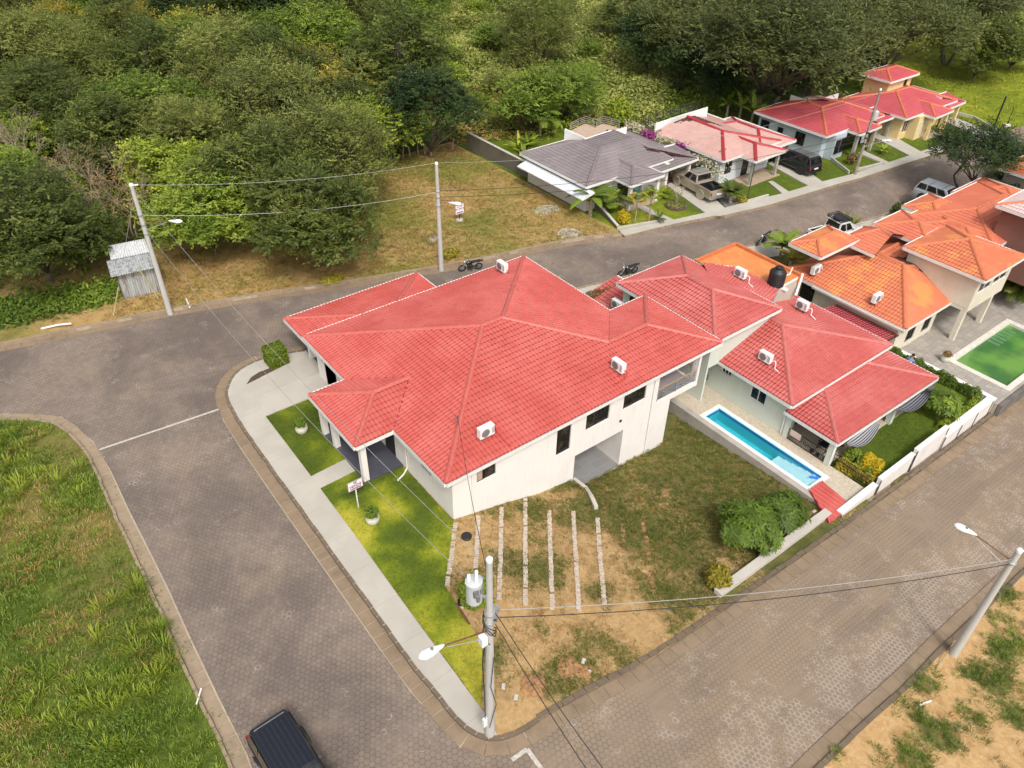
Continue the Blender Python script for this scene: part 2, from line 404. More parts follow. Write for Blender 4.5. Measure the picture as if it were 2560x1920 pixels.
def blades(name, poly, N, h, m, dens=None, zoff=0, k=6, spread=.12, w=.02, lean=.6, var=(.2, .8), lo=0, label=None, zfun=None, tvf=None):
    P = [(p[0], p[1]) for p in poly]; xs = [p[0] for p in P]; ys = [p[1] for p in P]
    x = rng.uniform(min(xs), max(xs), N*3); y = rng.uniform(min(ys), max(ys), N*3); ok = inpoly(x, y, P)
    x, y = x[ok], y[ok]
    if dens is not None:
        q = dens(x, y) > rng.random(len(x)); x, y = x[q], y[q]
    x, y = x[:N], y[:N]; n = len(x)
    hh = h*rng.uniform(.5, 1.25, n)*(0.75+.5*vnoise(x, y, 1.7, 5))
    tv = np.clip(vnoise(x, y, 2.5, 11)*1.0+rng.uniform(-.3, .3, n), 0, 1)
    if tvf is not None: tv = np.clip(tvf(x, y)+rng.uniform(-.15, .15, n), 0, 1)
    X = np.repeat(x, k); Y = np.repeat(y, k); H = np.repeat(hh, k)*rng.uniform(.6, 1.1, n*k); V = np.repeat(tv, k)
    a = rng.uniform(0, 2*np.pi, n*k); rr = np.sqrt(rng.random(n*k))*spread*.35
    bx = X+np.cos(a)*rr; by = Y+np.sin(a)*rr; ln = lean*rng.uniform(.3, 1.2, n*k)
    tx = bx+np.cos(a)*H*ln; ty = by+np.sin(a)*H*ln; zb = (Tn(bx, by) if zfun is None else zfun(bx, by))+zoff
    mx = (bx+tx)/2; my = (by+ty)/2; mz = zb+H*.72
    sx = -np.sin(a)*w; sy = np.cos(a)*w
    Vv = np.empty((n*k, 4, 3)); Vv[:, 0] = np.c_[bx, by, zb-.02]; Vv[:, 1] = np.c_[mx+sx, my+sy, mz]; Vv[:, 2] = np.c_[tx, ty, zb+H*np.clip(1.05-ln*.3, .2, 1)]; Vv[:, 3] = np.c_[mx-sx, my-sy, mz]
    F = np.arange(n*k*4).reshape(-1, 4); va = np.clip(var[0]+(var[1]-var[0])*V+rng.uniform(-.15, .15, n*k), 0, 1)
    me = fastmesh(name, Vv.reshape(-1, 3), F, m, np.repeat(va, 4))
    o = link_mesh(name, me); o['kind'] = 'stuff'
    if label: o['label'] = label
    return o

# ------------------------------------------------------------------ ground materials
def hexmat():
    t = NT('hexagonal_road_pavers'); s = .245
    p = t.vm('ADD', t.vm('SCALE', t.co), (500, 500*1.7320508, 0)); p.node.inputs
    sc = p.node.inputs[0].links[0].from_node; sc.inputs['Scale'].default_value = 1/s
    fl = t.n('ShaderNodeCombineXYZ'); sp = t.n('ShaderNodeSeparateXYZ'); t.lk(p, sp.inputs[0]); t.lk(sp.outputs[0], fl.inputs[0]); t.lk(sp.outputs[1], fl.inputs[1])
    p = fl.outputs[0]; r = (1, 1.7320508, 1); h = (.5, .8660254, 0)
    a = t.vm('SUBTRACT', t.vm('MODULO', p, r), h); b = t.vm('SUBTRACT', t.vm('MODULO', t.vm('SUBTRACT', p, h), r), h)
    sel = t.math('LESS_THAN', t.vm('DOT_PRODUCT', a, a, 1), t.vm('DOT_PRODUCT', b, b, 1))
    mx = t.n('ShaderNodeMix', data_type='VECTOR'); t.lk(sel, mx.inputs[0]); t.lk(b, mx.inputs[4]); t.lk(a, mx.inputs[5]); g = mx.outputs[1]
    ag = t.vm('ABSOLUTE', g); sx = t.n('ShaderNodeSeparateXYZ'); t.lk(ag, sx.inputs[0])
    d = t.math('MAXIMUM', t.vm('DOT_PRODUCT', ag, (.5, .8660254, 0), 1), sx.outputs[0]); e = t.math('SUBTRACT', .5, d)
    idv = t.vm('SUBTRACT', p, g); wn = t.n('ShaderNodeTexWhiteNoise', noise_dimensions='2D'); t.lk(idv, wn.inputs[0]); rnd = wn.outputs[0]
    n1 = t.noise(.16, 6, .68, None, .4); n2 = t.noise(.9, 5, .7); n3 = t.noise(9, 3, .7); n4 = t.noise(.32, 4, .6, t.vm('ADD', t.co, (31, 7, 0)))
    base = t.mix(t.step(n1, .34, .66), (.135, .103, .084), (.27, .208, .160))
    base = t.mix(t.math('MULTIPLY', rnd, .38), base, (.11, .088, .08))
    base = t.mix(t.math('MULTIPLY', t.step(n3, .35, .75), .22), base, (.30, .25, .21))
    xy = t.n('ShaderNodeSeparateXYZ'); t.lk(t.co, xy.inputs[0]); X, Y = xy.outputs[0], xy.outputs[1]
    low = t.math('MULTIPLY', t.math('SUBTRACT', 1, t.step(Y, 9, 17)), t.step(X, 4, 13))     # the lower street is dustier
    smap = t.n('ShaderNodeMapping'); smap.inputs['Scale'].default_value = (.09, 1.0, 1); t.lk(t.co, smap.inputs[0]); ns = t.noise(.8, 4, .6, smap.outputs[0])
    dust = t.math('MAXIMUM', t.math('MULTIPLY', t.step(n4, .52, .75), .38), t.math('MULTIPLY', t.math('MULTIPLY', t.step(ns, .42, .62), low), .75))
    base = t.mix(dust, base, (.33, .245, .165))
    base = t.mix(t.math('MULTIPLY', t.step(n2, .5, .8), .28), base, (.10, .08, .07)); base = t.mix(t.math('MULTIPLY', t.step(t.noise(2.2, 4, .7, t.vm('ADD', t.co, (11, 50, 0))), .56, .75), .25), base, (.34, .27, .22))
    base = t.mix(t.math('MULTIPLY', low, .55), base, (.26, .19, .125))
    joint = t.math('SUBTRACT', 1, t.step(e, .015, .075))
    vis = t.step(t.noise(.55, 4, .6, t.vm('ADD', t.co, (3, 77, 0))), .28, .52)
    base = t.mix(t.math('MULTIPLY', t.math('MULTIPLY', joint, .6), vis), base, (.06, .045, .035))
    ring = t.math('MULTIPLY', t.math('SUBTRACT', 1, t.step(e, .05, .14)), t.step(e, .0, .05))
    edge = t.math('MULTIPLY', t.math('SUBTRACT', 1, t.step(Y, 5.2, 8.6)), low)
    amt = t.step(t.math('ADD', t.math('ADD', t.math('ADD', t.noise(.45, 4, .7, t.vm('ADD', t.co, (90, 5, 0))), t.math('MULTIPLY', rnd, .22)), t.math('MULTIPLY', edge, .16)), t.math('MULTIPLY', low, .05)), .735, .82)
    base = t.mix(t.math('MULTIPLY', t.math('MULTIPLY', ring, amt), .72), base, (.56, .49, .42))
    t.color(base); t.rough(.88)
    hgt = t.math('ADD', t.math('MULTIPLY', t.step(e, .0, .09), 1), t.math('MULTIPLY', n3, .35)); t.bump(hgt, .45, .02)
    return t.m
M_ROAD = hexmat()
def groundmat(name, dirt, dirt2, grass, grass2, fine=9, thr=.5, hard=.12, brown=None, bump=.5):
    """attribute 'var' = how much grass"""
    t = NT(name); a = t.n('ShaderNodeAttribute', attribute_name='var').outputs['Fac']
    n = t.noise(fine, 6, .75, None, .8); n2 = t.noise(.8, 5, .65); n3 = t.noise(2.6, 5, .7, None, 1.2); n4 = t.noise(45, 2, .6)
    d = t.mix(t.step(n3, .3, .72), dirt, dirt2); g = t.mix(t.step(n2, .35, .68), grass, grass2)
    g = t.mix(t.math('MULTIPLY', t.step(n, .45, .75), .5), g, tuple(x*.5 for x in grass))
    f = t.step(t.math('ADD', a, t.math('MULTIPLY', t.math('SUBTRACT', n, .5), 1.1)), thr-hard, thr+hard)
    c = t.mix(f, d, g)
    if brown: c = t.mix(t.math('MULTIPLY', t.step(t.noise(1.3, 5, .7, t.vm('ADD', t.co, (40, 3, 0))), .5, .72), .6), c, brown)
    c = t.mix(t.math('MULTIPLY', t.step(n4, .62, .75), .35), c, tuple(min(1, x*1.5) for x in dirt2))
    t.color(c); t.rough(.95); t.b.inputs['Specular IOR Level'].default_value = .15
    t.bump(t.math('ADD', n, t.math('MULTIPLY', n4, .5)), bump, .05); return t.m
G_YARD = groundmat('yard_dirt_and_grass', (.37, .23, .10), (.50, .335, .16), (.085, .095, .026), (.16, .15, .05), 5, .44, .2, (.22, .135, .06))
G_LAWN = groundmat('mown_lawn', (.28, .20, .06), (.36, .26, .08), (.12, .17, .014), (.38, .36, .035), 16, .14, .15)
def lawnmat():
    t = NT('lawn_turf'); a = t.n('ShaderNodeAttribute', attribute_name='var').outputs['Fac']; n = t.noise(14, 6, .75); n2 = t.noise(1.4, 5, .7)
    v = t.math('ADD', a, t.math('MULTIPLY', t.math('SUBTRACT', n2, .5), .7)); c = t.ramp(v, [(.0, (.060, .088, .014)), (.35, (.095, .135, .016)), (.65, (.20, .24, .018)), (1., (.40, .37, .045))])
    c = t.mix(t.math('MULTIPLY', t.step(n, .45, .75), .45), c, (.05, .075, .01)); t.color(c); t.rough(.95); t.b.inputs['Specular IOR Level'].default_value = .12; t.bump(n, .5, .04); return t.m
G_TURF = lawnmat()
G_DRY = groundmat('dry_mown_grass', (.46, .31, .13), (.36, .22, .085), (.16, .16, .035), (.28, .24, .07), 7, .55, .25, (.19, .125, .05))
G_VERGE = groundmat('rough_green_verge', (.26, .19, .07), (.20, .14, .055), (.07, .105, .015), (.14, .18, .028), 8, .35, .3)
G_LOWER = groundmat('orange_dirt', (.44, .26, .105), (.56, .38, .19), (.09, .11, .025), (.17, .16, .05), 5, .58, .16, (.32, .17, .07))
G_FOREST = groundmat('forest_floor', (.055, .045, .02), (.08, .06, .03), (.05, .07, .014), (.09, .11, .025), 3, .4, .3)
G_FIELD = groundmat('field_grass', (.25, .20, .06), (.30, .24, .08), (.16, .19, .03), (.30, .29, .05), 3, .45, .3)
M_KERB = wallmat('tan_kerb_stone', (.33, .25, .165), .35)
M_KERBD = wallmat('dark_kerb_stone', (.17, .125, .085), .3)
M_GUT = wallmat('tan_gutter_slab', (.27, .195, .125), .35)
M_MORT = plain('pale_mortar', (.42, .34, .25), .9)
def slabmat():
    t = NT('pavement_concrete'); n = t.noise(.5, 5, .6); n2 = t.noise(6, 5, .7)
    c = t.mix(t.step(n, .35, .7), (.41, .38, .325), (.475, .44, .375)); c = t.mix(t.math('MULTIPLY', t.step(n2, .5, .8), .25), c, (.42, .37, .30))
    t.color(c); t.rough(.85); t.bump(n2, .15, .01); return t.m
M_SLAB = slabmat()

# ------------------------------------------------------------------ ground, road, lots
ZR = lambda k, pts, z=0: [tuple(Z(k, x, y, z)[:2]) for x, y in pts]
big = [(-600, -300), (1300, -300), (1300, 1400), (-600, 1400)]
gx = np.concatenate([np.arange(-590, -20, 60), np.arange(-20, 120, 2.5), np.arange(130, 1300, 60)])
gy = np.concatenate([np.arange(-290, -20, 60), np.arange(-20, 70, 2.5), np.arange(80, 1400, 60)])
sheet('ground', big, -.25, G_FOREST, 60, lambda x, y: vnoise(x, y, 14, 3), xs=gx, ys=gy, zfun=lambda x, y: Tn(x, y)-2.5*((x > 31) & (x < 70) & (y > 12.6) & (y < 27))-2.0*((x > 15.5) & (x < 29.5) & (y > 24) & (y < 38)))
sheet('road', [(-60, -25), (220, -25), (220, 40), (40, 46), (25, 50), (10, 56), (-60, 68)], 0, M_ROAD, 1.6,
      zfun=lambda x, y: Tn(x, y)-.8*((x > 12.5) & (y > 14) & (y < 34.5) & (y < 41-.27*(x-20)))-.8*((x > 36) & (y > 13.5) & (y < 27)))
# west verge lot
A_edge = smooth_path(ZR(13, [(-260, 150), (-120, 132), (0, 125), (200, 125), (280, 155), (340, 215), (390, 270), (430, 350), (520, 560), (620, 760), (700, 930), (770, 1100), (850, 1270), (920, 1430), (1000, 1575), (1080, 1800), (1130, 1980)]))
A_poly = [tuple(p) for p in A_edge]+[(-70, -20), (-70, A_edge[0].y+3)]
gA = lambda x, y: np.clip(vnoise(x, y, 4, 21)*1.3-.05, 0, 1)
sheet('verge', A_poly, .10, G_VERGE, .8, gA)
# middle block (houses)
B_sw = smooth_path([tuple(Z(9, 2110, 1325)[:2])]+ZR(9, [(2000, 1338), (1790, 1388), (1700, 1428), (1620, 1482), (1572, 1560), (1553, 1650)])+ZR(1, [(0, 1185+60)])[:0]
     +[(8.48, 36.5), (8.4, 32), (8.35, 26), (8.3, 20), (8.27, 16.6)]+ZR(11, [(570, 1160), (650, 1280), (740, 1370), (830, 1432), (930, 1466), (1030, 1462), (1100, 1442), (1200, 1392), (1300, 1322)]), 2)
B_s = [(16.5, 11.35), (20, 11.35), (26, 11.4), (36, 11.4), (60, 11.4), (110, 11.2)]
B_n = [(200, 26.5), (120, 28.4), (100, 29), (80, 29.9), (70, 30.4), (61, 31.3), (54, 32.3), (44, 34.3), (34.7, 36.2), (26, 39.2), (20, 41.0)]
B_poly = [tuple(p) for p in B_sw]+B_s+B_n
bd = [tuple(GT(*ZP(k, x, y))[:2]) for k, x, y in ((11, 880, 1235), (11, 890, 790), (11, 815, 650), (11, 690, 450), (11, 620, 350), (4, 1640, 1600), (4, 1680, 1250), (4, 1712, 1052))]
def gYard(x, y):
    n = vnoise(x, y, 2.6, 41, 4); far = np.clip((x-19)/8, 0, 1); return np.clip(n*1.3-.2+far*.28-np.clip((15.5-y)/5, 0, 1)*np.clip((24-x)/8, 0, 1)*.22, 0, 1)
sheet('yard', [tuple(p) for p in B_sw]+B_s[:4]+[(36, 40), (20, 41)], .10, G_YARD, .4, gYard, zfun=lambda x, y: Tn(x, y)-1.6*((x > 33.3) & (y > 12.6))-.9*((x > 22.5) & (x < 30.2) & (y > 22.95)))
sheet('block_ground', [(36, 11.4)]+B_s[4:]+B_n[:-2]+[(34.7, 40), (36, 36)][:0]+[(36, 35.7)], .085, G_YARD, 1.2, gYard, zfun=lambda x, y: Tn(x, y)-1.6*((y > 12.6) & (y < 26)))
gLawn = lambda x, y: np.clip(.70+(vnoise(x, y, 2.3, 11, 4)-.5)*2.0-.38*(y > 27.5)-.3*np.clip((x-12.8)/1.5, 0, 1)*(y > 24), 0, 1)
lawnp = [tuple(Z(4, *q, .12)[:2]) for q in ((550, 770), (860, 600))]+[(12.2, 27.8), (14.36, 27.8), (14.36, 22.9)]+[b for b in bd[::-1]]+[tuple(Z(11, *q, .12)[:2]) for q in ((700, 960), (500, 700))]
sheet('front_lawn', lawnp, .125, G_TURF, .35, gLawn)
lawn2 = [(9.92, 30.02), (12.1, 30.15), (12.1, 33), (14.36, 33), (14.36, 36.2), (10.05, 36.15)]
sheet('side_lawn', lawn2, .125, G_TURF, .35, gLawn)
def flat_slab(name, P, z0, z1, m, label=None, cat=None, kind='structure', parent=None, bevel=0):
    o = MB().prism([(p[0], p[1]) for p in P], z0, z1).build(name, m, parent, bevel=bevel); return tag(o, label, cat, None, kind)
# pavement: strip between the kerb and the lawn edge
sw_in = [(14.9, 41.0), (14.9, 36.5), (10.02, 36.3), (10.02, 36), (9.95, 30), (9.85, 25), (9.7, 20.5), (9.55, 14.5), (9.5, 12.5)]
Bk = [p for p in B_sw if p.y > 12.0 and p.x < 14.9 and (p.x < 9.9 or p.y > 30)]
swp = [tuple(p) for p in Bk]+[tuple(Z(11, 1010, 1445, .1)[:2]), tuple(Z(11, 955, 1330, .1)[:2]), tuple(Z(11, 870, 1212, .1)[:2])]+sw_in[::-1][1:]
sheet('pavement', swp, .145, M_SLAB, .8)
jm = MB()
for yy in np.arange(13.5, 39, 2.35):
    xi = float(np.interp(yy, [14.5, 20.5, 25, 30, 36], [9.55, 9.7, 9.85, 9.95, 10.02])); jm.box(8.45, xi, yy, yy+.012, .14, .149)
o = jm.build('pavement_joints', plain('joint_grey', (.33, .30, .25), .9)); o['kind'] = 'structure'
flat_slab('driveway', [(9.98, 36.22), (14.75, 36.22), (14.75, 40.75), (13.3, 40.5), (11.4, 40.0), (10.3, 38.9)], .02, .165, M_SLAB)
jm = MB().box(10.3, 14.7, 38.3, 38.312, .16, .1685); o = jm.build('driveway_joints', plain('joint_grey', (.33, .30, .25), .9)); o['kind'] = 'structure'
flat_slab('garden_path', [(9.9, 28.92), (12.2, 28.98), (12.2, 30.12), (9.95, 30.02)], .02, .16, M_SLAB)
flat_slab('flower_bed', [tuple(Z(9, *q, .17)[:2]) for q in ((1705, 1548), (1735, 1502), (1790, 1466), (1860, 1440), (1925, 1424), (2000, 1402), (1860, 1472))], .05, .172, M_SOIL)
# kerbs and gutters round the corner block
kp = [p for p in B_sw]
blocks('kerb', kp, -.02, .16, -.1, .155, .55, M_KERBD, .03, .015, kind='structure')
blocks('gutter', kp, -.62, -.03, -.1, .03, .75, M_GUT, .035, .004, kind='structure')
blocks('gutter_bed', kp, -.66, -.0, -.1, .012, 3, M_MORT, 0, 0, kind='structure')
kp2 = [tuple(B_sw[-1])]+B_s
kp2 = smooth_path(kp2, 1)
blocks('kerb', kp2, .02, .24, -.1, .16, .6, M_KERBD, .03, .03, kind='structure')
blocks('gutter', kp2, -.62, 0, -.1, .03, .8, M_GUT, .025, .006, kind='structure')
ka = [p for p in A_edge]
blocks('kerb', ka[::-1], -.0, .14, -.1, .16, .7, M_KERB, .04, .03, kind='structure')
blocks('gutter', ka[::-1], -.55, -.02, -.1, .03, .7, M_KERB, .04, .006, kind='structure')
blocks('gutter_bed', ka[::-1], -.62, .0, -.1, .012, 3, M_MORT, 0, 0, kind='structure')
# stop line
o = MB(); a, b = Z(13, 438, 254, .006), Z(13, 972, 74, .006); o.bar(a, b, .14, .008); o = o.build('road_line', plain('worn_white_paint', (.50, .46, .40), .8, 0, .3, 9)); o['kind'] = 'structure'
o = MB(); o.bar(Z(11, 1215, 1520, .0), Z(11, 1330, 1680, .0), .17, .012); o.bar(Z(11, 1105, 1600, .0), Z(11, 1215, 1520, .0), .17, .012); o = o.build('road_line', plain('worn_white_paint', (0, 0, 0))); o['kind'] = 'structure'
# far side of the back street: kerb, lots
C_edge = smooth_path([(-60, 66), (-20, 58)]+[tuple(S(*q)[:2]) for q in ((0, 868), (150, 838), (300, 806), (430, 779), (560, 757), (700, 734), (860, 712), (1000, 689), (1150, 664), (1330, 625), (1450, 600), (1557, 590))])
C_rest = [tuple(Z(*q)[:2]) for q in ((7, 970, 1370), (7, 1400, 1265), (7, 1750, 1195), (7, 1790, 1200), (8, 0, 1310), (8, 570, 1135), (8, 820, 1065), (8, 1300, 910), (8, 1880, 730), (8, 2035, 680))]+[tuple(S(2560, 322)[:2]), (140, 33), (230, 29)]
C_all = [tuple(p) for p in C_edge]+C_rest[1:]
gDry = lambda x, y: np.clip(vnoise(x, y, 5, 61, 4)*1.2-.1, 0, 1)
sheet('dry_lot', [tuple(p) for p in C_edge]+[(43.8, 41.8), (43.6, 66.5), (33, 66.2), (27, 62), (20, 62), (8, 62), (-60, 90)], .14, G_DRY, .9, gDry)
sheet('street_lawns', [(43.6, 41.4)]+C_rest[1:]+[(230, 60), (100, 62), (43.6, 66)], .09, G_TURF, 1.2, lambda x, y: np.clip(.12+.45*vnoise(x, y, 4, 12)+.28*(x > 96)+.28*((x < 52) & (y < 44)), 0, 1))
blocks('kerb', [tuple(p) for p in C_edge], -.02, .2, -.1, .26, .85, M_KERB, .03, .03, kind='structure')
blocks('kerb_base', [tuple(p) for p in C_edge], .0, .17, -.1, .24, 3, M_MORT, 0, 0, kind='structure')
blocks('gutter', [tuple(p) for p in C_edge], -.6, -.03, -.1, .03, .9, M_GUT, .03, .006, kind='structure')
blocks('kerb', C_rest, -.02, .22, -.1, .24, .85, M_KERB, .03, .03, kind='structure')
# pavement strip along those houses
swo = [Vector(p) for p in C_rest]; swi = [Z(*q, .2) for q in ((7, 920, 1300), (7, 1330, 1225), (7, 1675, 1150), (7, 1850, 1105), (7, 2030, 1055), (8, 130, 1190), (8, 480, 1085), (8, 740, 1020), (8, 1230, 860), (8, 1400, 800), (8, 1820, 700), (8, 1980, 655))]
sheet('pavement', [tuple(p[:2]) for p in swo[:-3]]+[tuple(p[:2]) for p in swi[::-1]], .26, M_SLAB, 2)
# pavement along our side of the back street
Bn2 = [Vector(p) for p in B_n]
sheet('pavement', [(p.x, p.y) for p in Bn2[1:-1]]+[(26, 37.9), (34.7, 34.9), (44, 33.0), (54, 31.0), (61, 30.0), (70, 29.1), (80, 28.6), (100, 27.7), (120, 27.1)], .16, M_SLAB, 2)
blocks('kerb', [p for p in B_n], -.16, .02, -.1, .2, .8, M_KERB, .03, .02, kind='structure')
# south-east lot
D_in = smooth_path([tuple(ZT(12, *q)[:2]) for q in ((200, 1900), (410, 1659), (760, 1320), (1200, 930), (1420, 690), (1800, 330), (2212, -60), (2500, -330))]+[(70, 3.2), (120, 3)])
D_poly = [tuple(p) for p in D_in]+[(120, -25), (5, -25)]
def gD(x, y):
    v = vnoise(x, y, 1.2, 71, 4)*1.1-.33
    for cx, cy, r in DP: v = v+np.exp(-((x-cx)**2+(y-cy)**2)/r**2)*.55
    return np.clip(v, 0, 1)
DP = [(*ZT(12, x, y)[:2], r) for x, y, r in ((1950, 950, 1.15), (1750, 1230, .8), (1500, 1330, .95), (2160, 520, 1.0), (1250, 1600, .9), (2000, 640, .8), (540, 1560, .6), (1350, 940, .6), (2050, 110, .7), (1480, 1440, .7), (1900, 1500, .6), (1700, 850, .5), (2150, 1250, .6))]
sheet('dirt_lot', D_poly, .10, G_LOWER, .4, gD)
blocks('kerb', D_in, -.2, .02, -.1, .14, 1.1, M_KERBD, .02, .02, kind='structure')
blocks('gutter', D_in, .0, .62, -.1, .05, 1.1, M_GUT, .015, .006, kind='structure')

# ------------------------------------------------------------------ roofs
def roof_mesh(mb_tile, mb_under, P, per, row, amp, stp, sub):
    """corrugated tile courses over the polygon P; P[0]->P[1] is the eave"""
    P = [Vector(p) for p in P]; U = (P[1]-P[0]).normalized(); N = Vector((0, 0, 0))
    for i in range(1, len(P)-1): N += (P[i]-P[0]).cross(P[i+1]-P[0])
    N.normalize()
    if N.z < 0: N = -N
    V = N.cross(U).normalized(); c = sum(P, Vector())/len(P)
    if V.dot(c-P[0]) < 0: V = -V
    q = np.array([((p-P[0]).dot(U), (p-P[0]).dot(V)) for p in P]); n = len(q)
    u0, u1 = q[:, 0].min(), q[:, 0].max(); du = per/sub; k = max(2, int((u1-u0)/du)); us = np.linspace(u0+1e-4, u1-1e-4, k+1)
    lo = np.full(k+1, 1e9); hi = np.full(k+1, -1e9)
    for i in range(n):
        a, b = q[i], q[(i+1) % n]
        if abs(b[0]-a[0]) < 1e-9: continue
        t = (us-a[0])/(b[0]-a[0]); ok = (t >= -1e-6) & (t <= 1+1e-6); v = a[1]+t*(b[1]-a[1])
        lo = np.where(ok, np.minimum(lo, v), lo); hi = np.where(ok, np.maximum(hi, v), hi)
    lo = np.minimum(lo, hi)
    lo = np.where(np.abs(lo) < .02, -.04, lo)
    h = amp*np.abs(np.sin(np.pi*(us-u0)/per))**.8
    r0, r1 = int(math.floor(lo.min()/row)), int(math.ceil(hi.max()/row))
    o = np.array(P[0]); Ua, Va, Na = np.array(U), np.array(V), np.array(N)
    for r in range(r0, r1):
        a, b = r*row, (r+1)*row+.015
        L = np.clip(lo, a, b); H = np.clip(hi, a, b)
        m = (H[:-1]-L[:-1]+H[1:]-L[1:]) > .004
        if not m.any(): continue
        hl = h+stp*(1-(L-a)/row); hh = h+stp*(1-(H-a)/row)
        pl = o+us[:, None]*Ua+L[:, None]*Va+hl[:, None]*Na; ph = o+us[:, None]*Ua+H[:, None]*Va+hh[:, None]*Na
        base = len(mb_tile.v); mb_tile.v += [tuple(x) for x in pl]+[tuple(x) for x in ph]; s = k+1
        for i in np.nonzero(m)[0]: mb_tile.f.append((base+i, base+i+1, base+s+i+1, base+s+i))
    dn = N*.035
    nn = len(P); mb_under.add([p-dn for p in P]+[p-dn*3 for p in P], [tuple(range(nn)), tuple(range(nn, 2*nn))[::-1]]+[(i, (i+1) % nn, (i+1) % nn+nn, i+nn) for i in range(nn)])
def fast_from(mb, name, m, parent=None, flip=False):
    me = fastmesh(name, mb.v, np.array(mb.f), m)
    o = link_mesh(name, me, parent)
    if parent is not None and parent.get('_w'): o.matrix_parent_inverse = Matrix(eval(parent['_w']))
    return o
M_UNDER = plain('shaded_red_underlay', (.10, .03, .025), .95)  # underlay coloured dark so the gaps between tile courses look shaded
def make_roof(parent, faces, mt, mcap, name='roof', per=.24, row=.36, amp=.062, stp=.050, sub=6, fas=.2, capr=.11, eaves=None, mfas=None, caps=None, valley=True):
    mfas = mfas or M_WHITE
    mt_b, un, fa, cp = MB(), MB(), MB(), MB(); ed = {}
    for fi, F in enumerate(faces):
        F = [Vector(p) for p in F]; roof_mesh(mt_b, un, F, per, row, amp, stp, sub)
        N = Vector()
        for i in range(1, len(F)-1): N += (F[i]-F[0]).cross(F[i+1]-F[0])
        N.normalize(); N = N if N.z > 0 else -N; c = sum(F, Vector())/len(F)
        for i in range(len(F)):
            a, b = F[i], F[(i+1) % len(F)]; k = frozenset((tuple(round(x, 2) for x in a), tuple(round(x, 2) for x in b)))
            ed.setdefault(k, []).append((N, c, a, b))
    o = fast_from(mt_b, name, mt, parent)
    u = un.build('roof_deck', M_UNDER, o if parent is None else parent)
    for k, L in ed.items():
        N, c, a, b = L[0]
        if len(L) == 1:
            if abs(a.z-b.z) < .12 or (eaves and k in eaves):
                d = (b-a).normalized(); out = d.cross(Vector((0, 0, 1)))
                if out.dot((a+b)/2-c) < 0: out = -out
                out.normalize()
                fa = MB(); fa.hexa([a-Vector((0, 0, fas)), b-Vector((0, 0, fas)), b+out*.10-Vector((0, 0, fas)), a+out*.10-Vector((0, 0, fas))], [a-Vector((0, 0, .03)), b-Vector((0, 0, .03)), b+out*.11+Vector((0, 0, .06)), a+out*.11+Vector((0, 0, .06))]).build('fascia', mfas, parent)
        elif len(L) == 2:
            N2, c2 = L[1][0], L[1][1]
            if N.dot(c2-a) < -.01:      # ridge or hip
                up = (N+N2).normalized(); lift = up*(amp+.01)
                p0, p1 = a+lift, b+lift; d = (p1-p0).normalized(); sd = d.cross(up).normalized()
                w = capr
                prof = [sd*w*1.35-up*w*.25, sd*w*.8+up*w*.55, up*w*.85, -sd*w*.8+up*w*.55, -sd*w*1.35-up*w*.25]
                cp = MB(); n0 = len(cp.v); cp.v += [tuple(p0+q) for q in prof]+[tuple(p1+q) for q in prof]
                cp.f += [(n0+i, n0+i+1, n0+i+6, n0+i+5) for i in range(4)]+[(n0, n0+1, n0+2, n0+3, n0+4)[::-1], (n0+5, n0+6, n0+7, n0+8, n0+9)]; cp.build('ridge_cap', mcap, parent)
    return o
def hip(x0, x1, y0, y1, e, p, ax=None, k=None):
    """four hip faces over a rectangle"""
    w, d = x1-x0, y1-y0; h = min(w, d)/2; z = e+p*h
    A, B, C, D = (x0, y0, e), (x1, y0, e), (x1, y1, e), (x0, y1, e)
    if w >= d: R, Q = (x0+h, (y0+y1)/2, z), (x1-h, (y0+y1)/2, z); return [[A, B, Q, R], [B, C, Q], [C, D, R, Q], [D, A, R]] if w > d+.05 else [[A, B, R], [B, C, R], [C, D, R], [D, A, R]]
    R, Q = ((x0+x1)/2, y0+h, z), ((x0+x1)/2, y1-h, z); return [[A, B, R], [B, C, Q, R], [C, D, Q], [D, A, R, Q]]
# ------------------------------------------------------------------ walls with openings
def wall(mb, a, b, z0, z1, th, holes=(), inward=None):
    """panel from a to b (plan), outer face on the line a-b, thickness to the left of a->b"""
    a, b = Vector(a[:2]), Vector(b[:2]); d = (b-a).normalized(); a0 = a; a = a+d*.004; b = b-d*.004; L = (b-a).length; n = Vector((-d.y, d.x))*th
    holes = [(h[0]-.004, h[1]-.004, h[2], h[3]) for h in holes]
    S_ = sorted({0, L}|{h[0] for h in holes}|{h[1] for h in holes}); Zs = sorted({z0, z1}|{h[2] for h in holes}|{h[3] for h in holes})
    Zs = [z for z in Zs if z0 <= z <= z1]
    P = lambda s, z, o=0: (a.x+d.x*s+n.x*o, a.y+d.y*s+n.y*o, z)
    inh = lambda s, z: any(h[0] < s < h[1] and h[2] < z < h[3] for h in holes)
    for i in range(len(S_)-1):
        for j in range(len(Zs)-1):
            s0, s1, q0, q1 = S_[i], S_[i+1], Zs[j], Zs[j+1]
            if inh((s0+s1)/2, (q0+q1)/2): continue
            mb.add([P(s0, q0), P(s1, q0), P(s1, q1), P(s0, q1)], [(0, 1, 2, 3)]); mb.add([P(s0, q0, 1), P(s1, q0, 1), P(s1, q1, 1), P(s0, q1, 1)], [(3, 2, 1, 0)])
    for s0, s1, q0, q1 in [(0, L, z0, z1)]+[(h[0], h[1], max(h[2], z0), min(h[3], z1)) for h in holes]:
        for p, q in (((s0, q0), (s1, q0)), ((s1, q0), (s1, q1)), ((s1, q1), (s0, q1)), ((s0, q1), (s0, q0))):
            mb.add([P(*p), P(*q), P(*q, 1), P(*p, 1)], [(0, 1, 2, 3)])
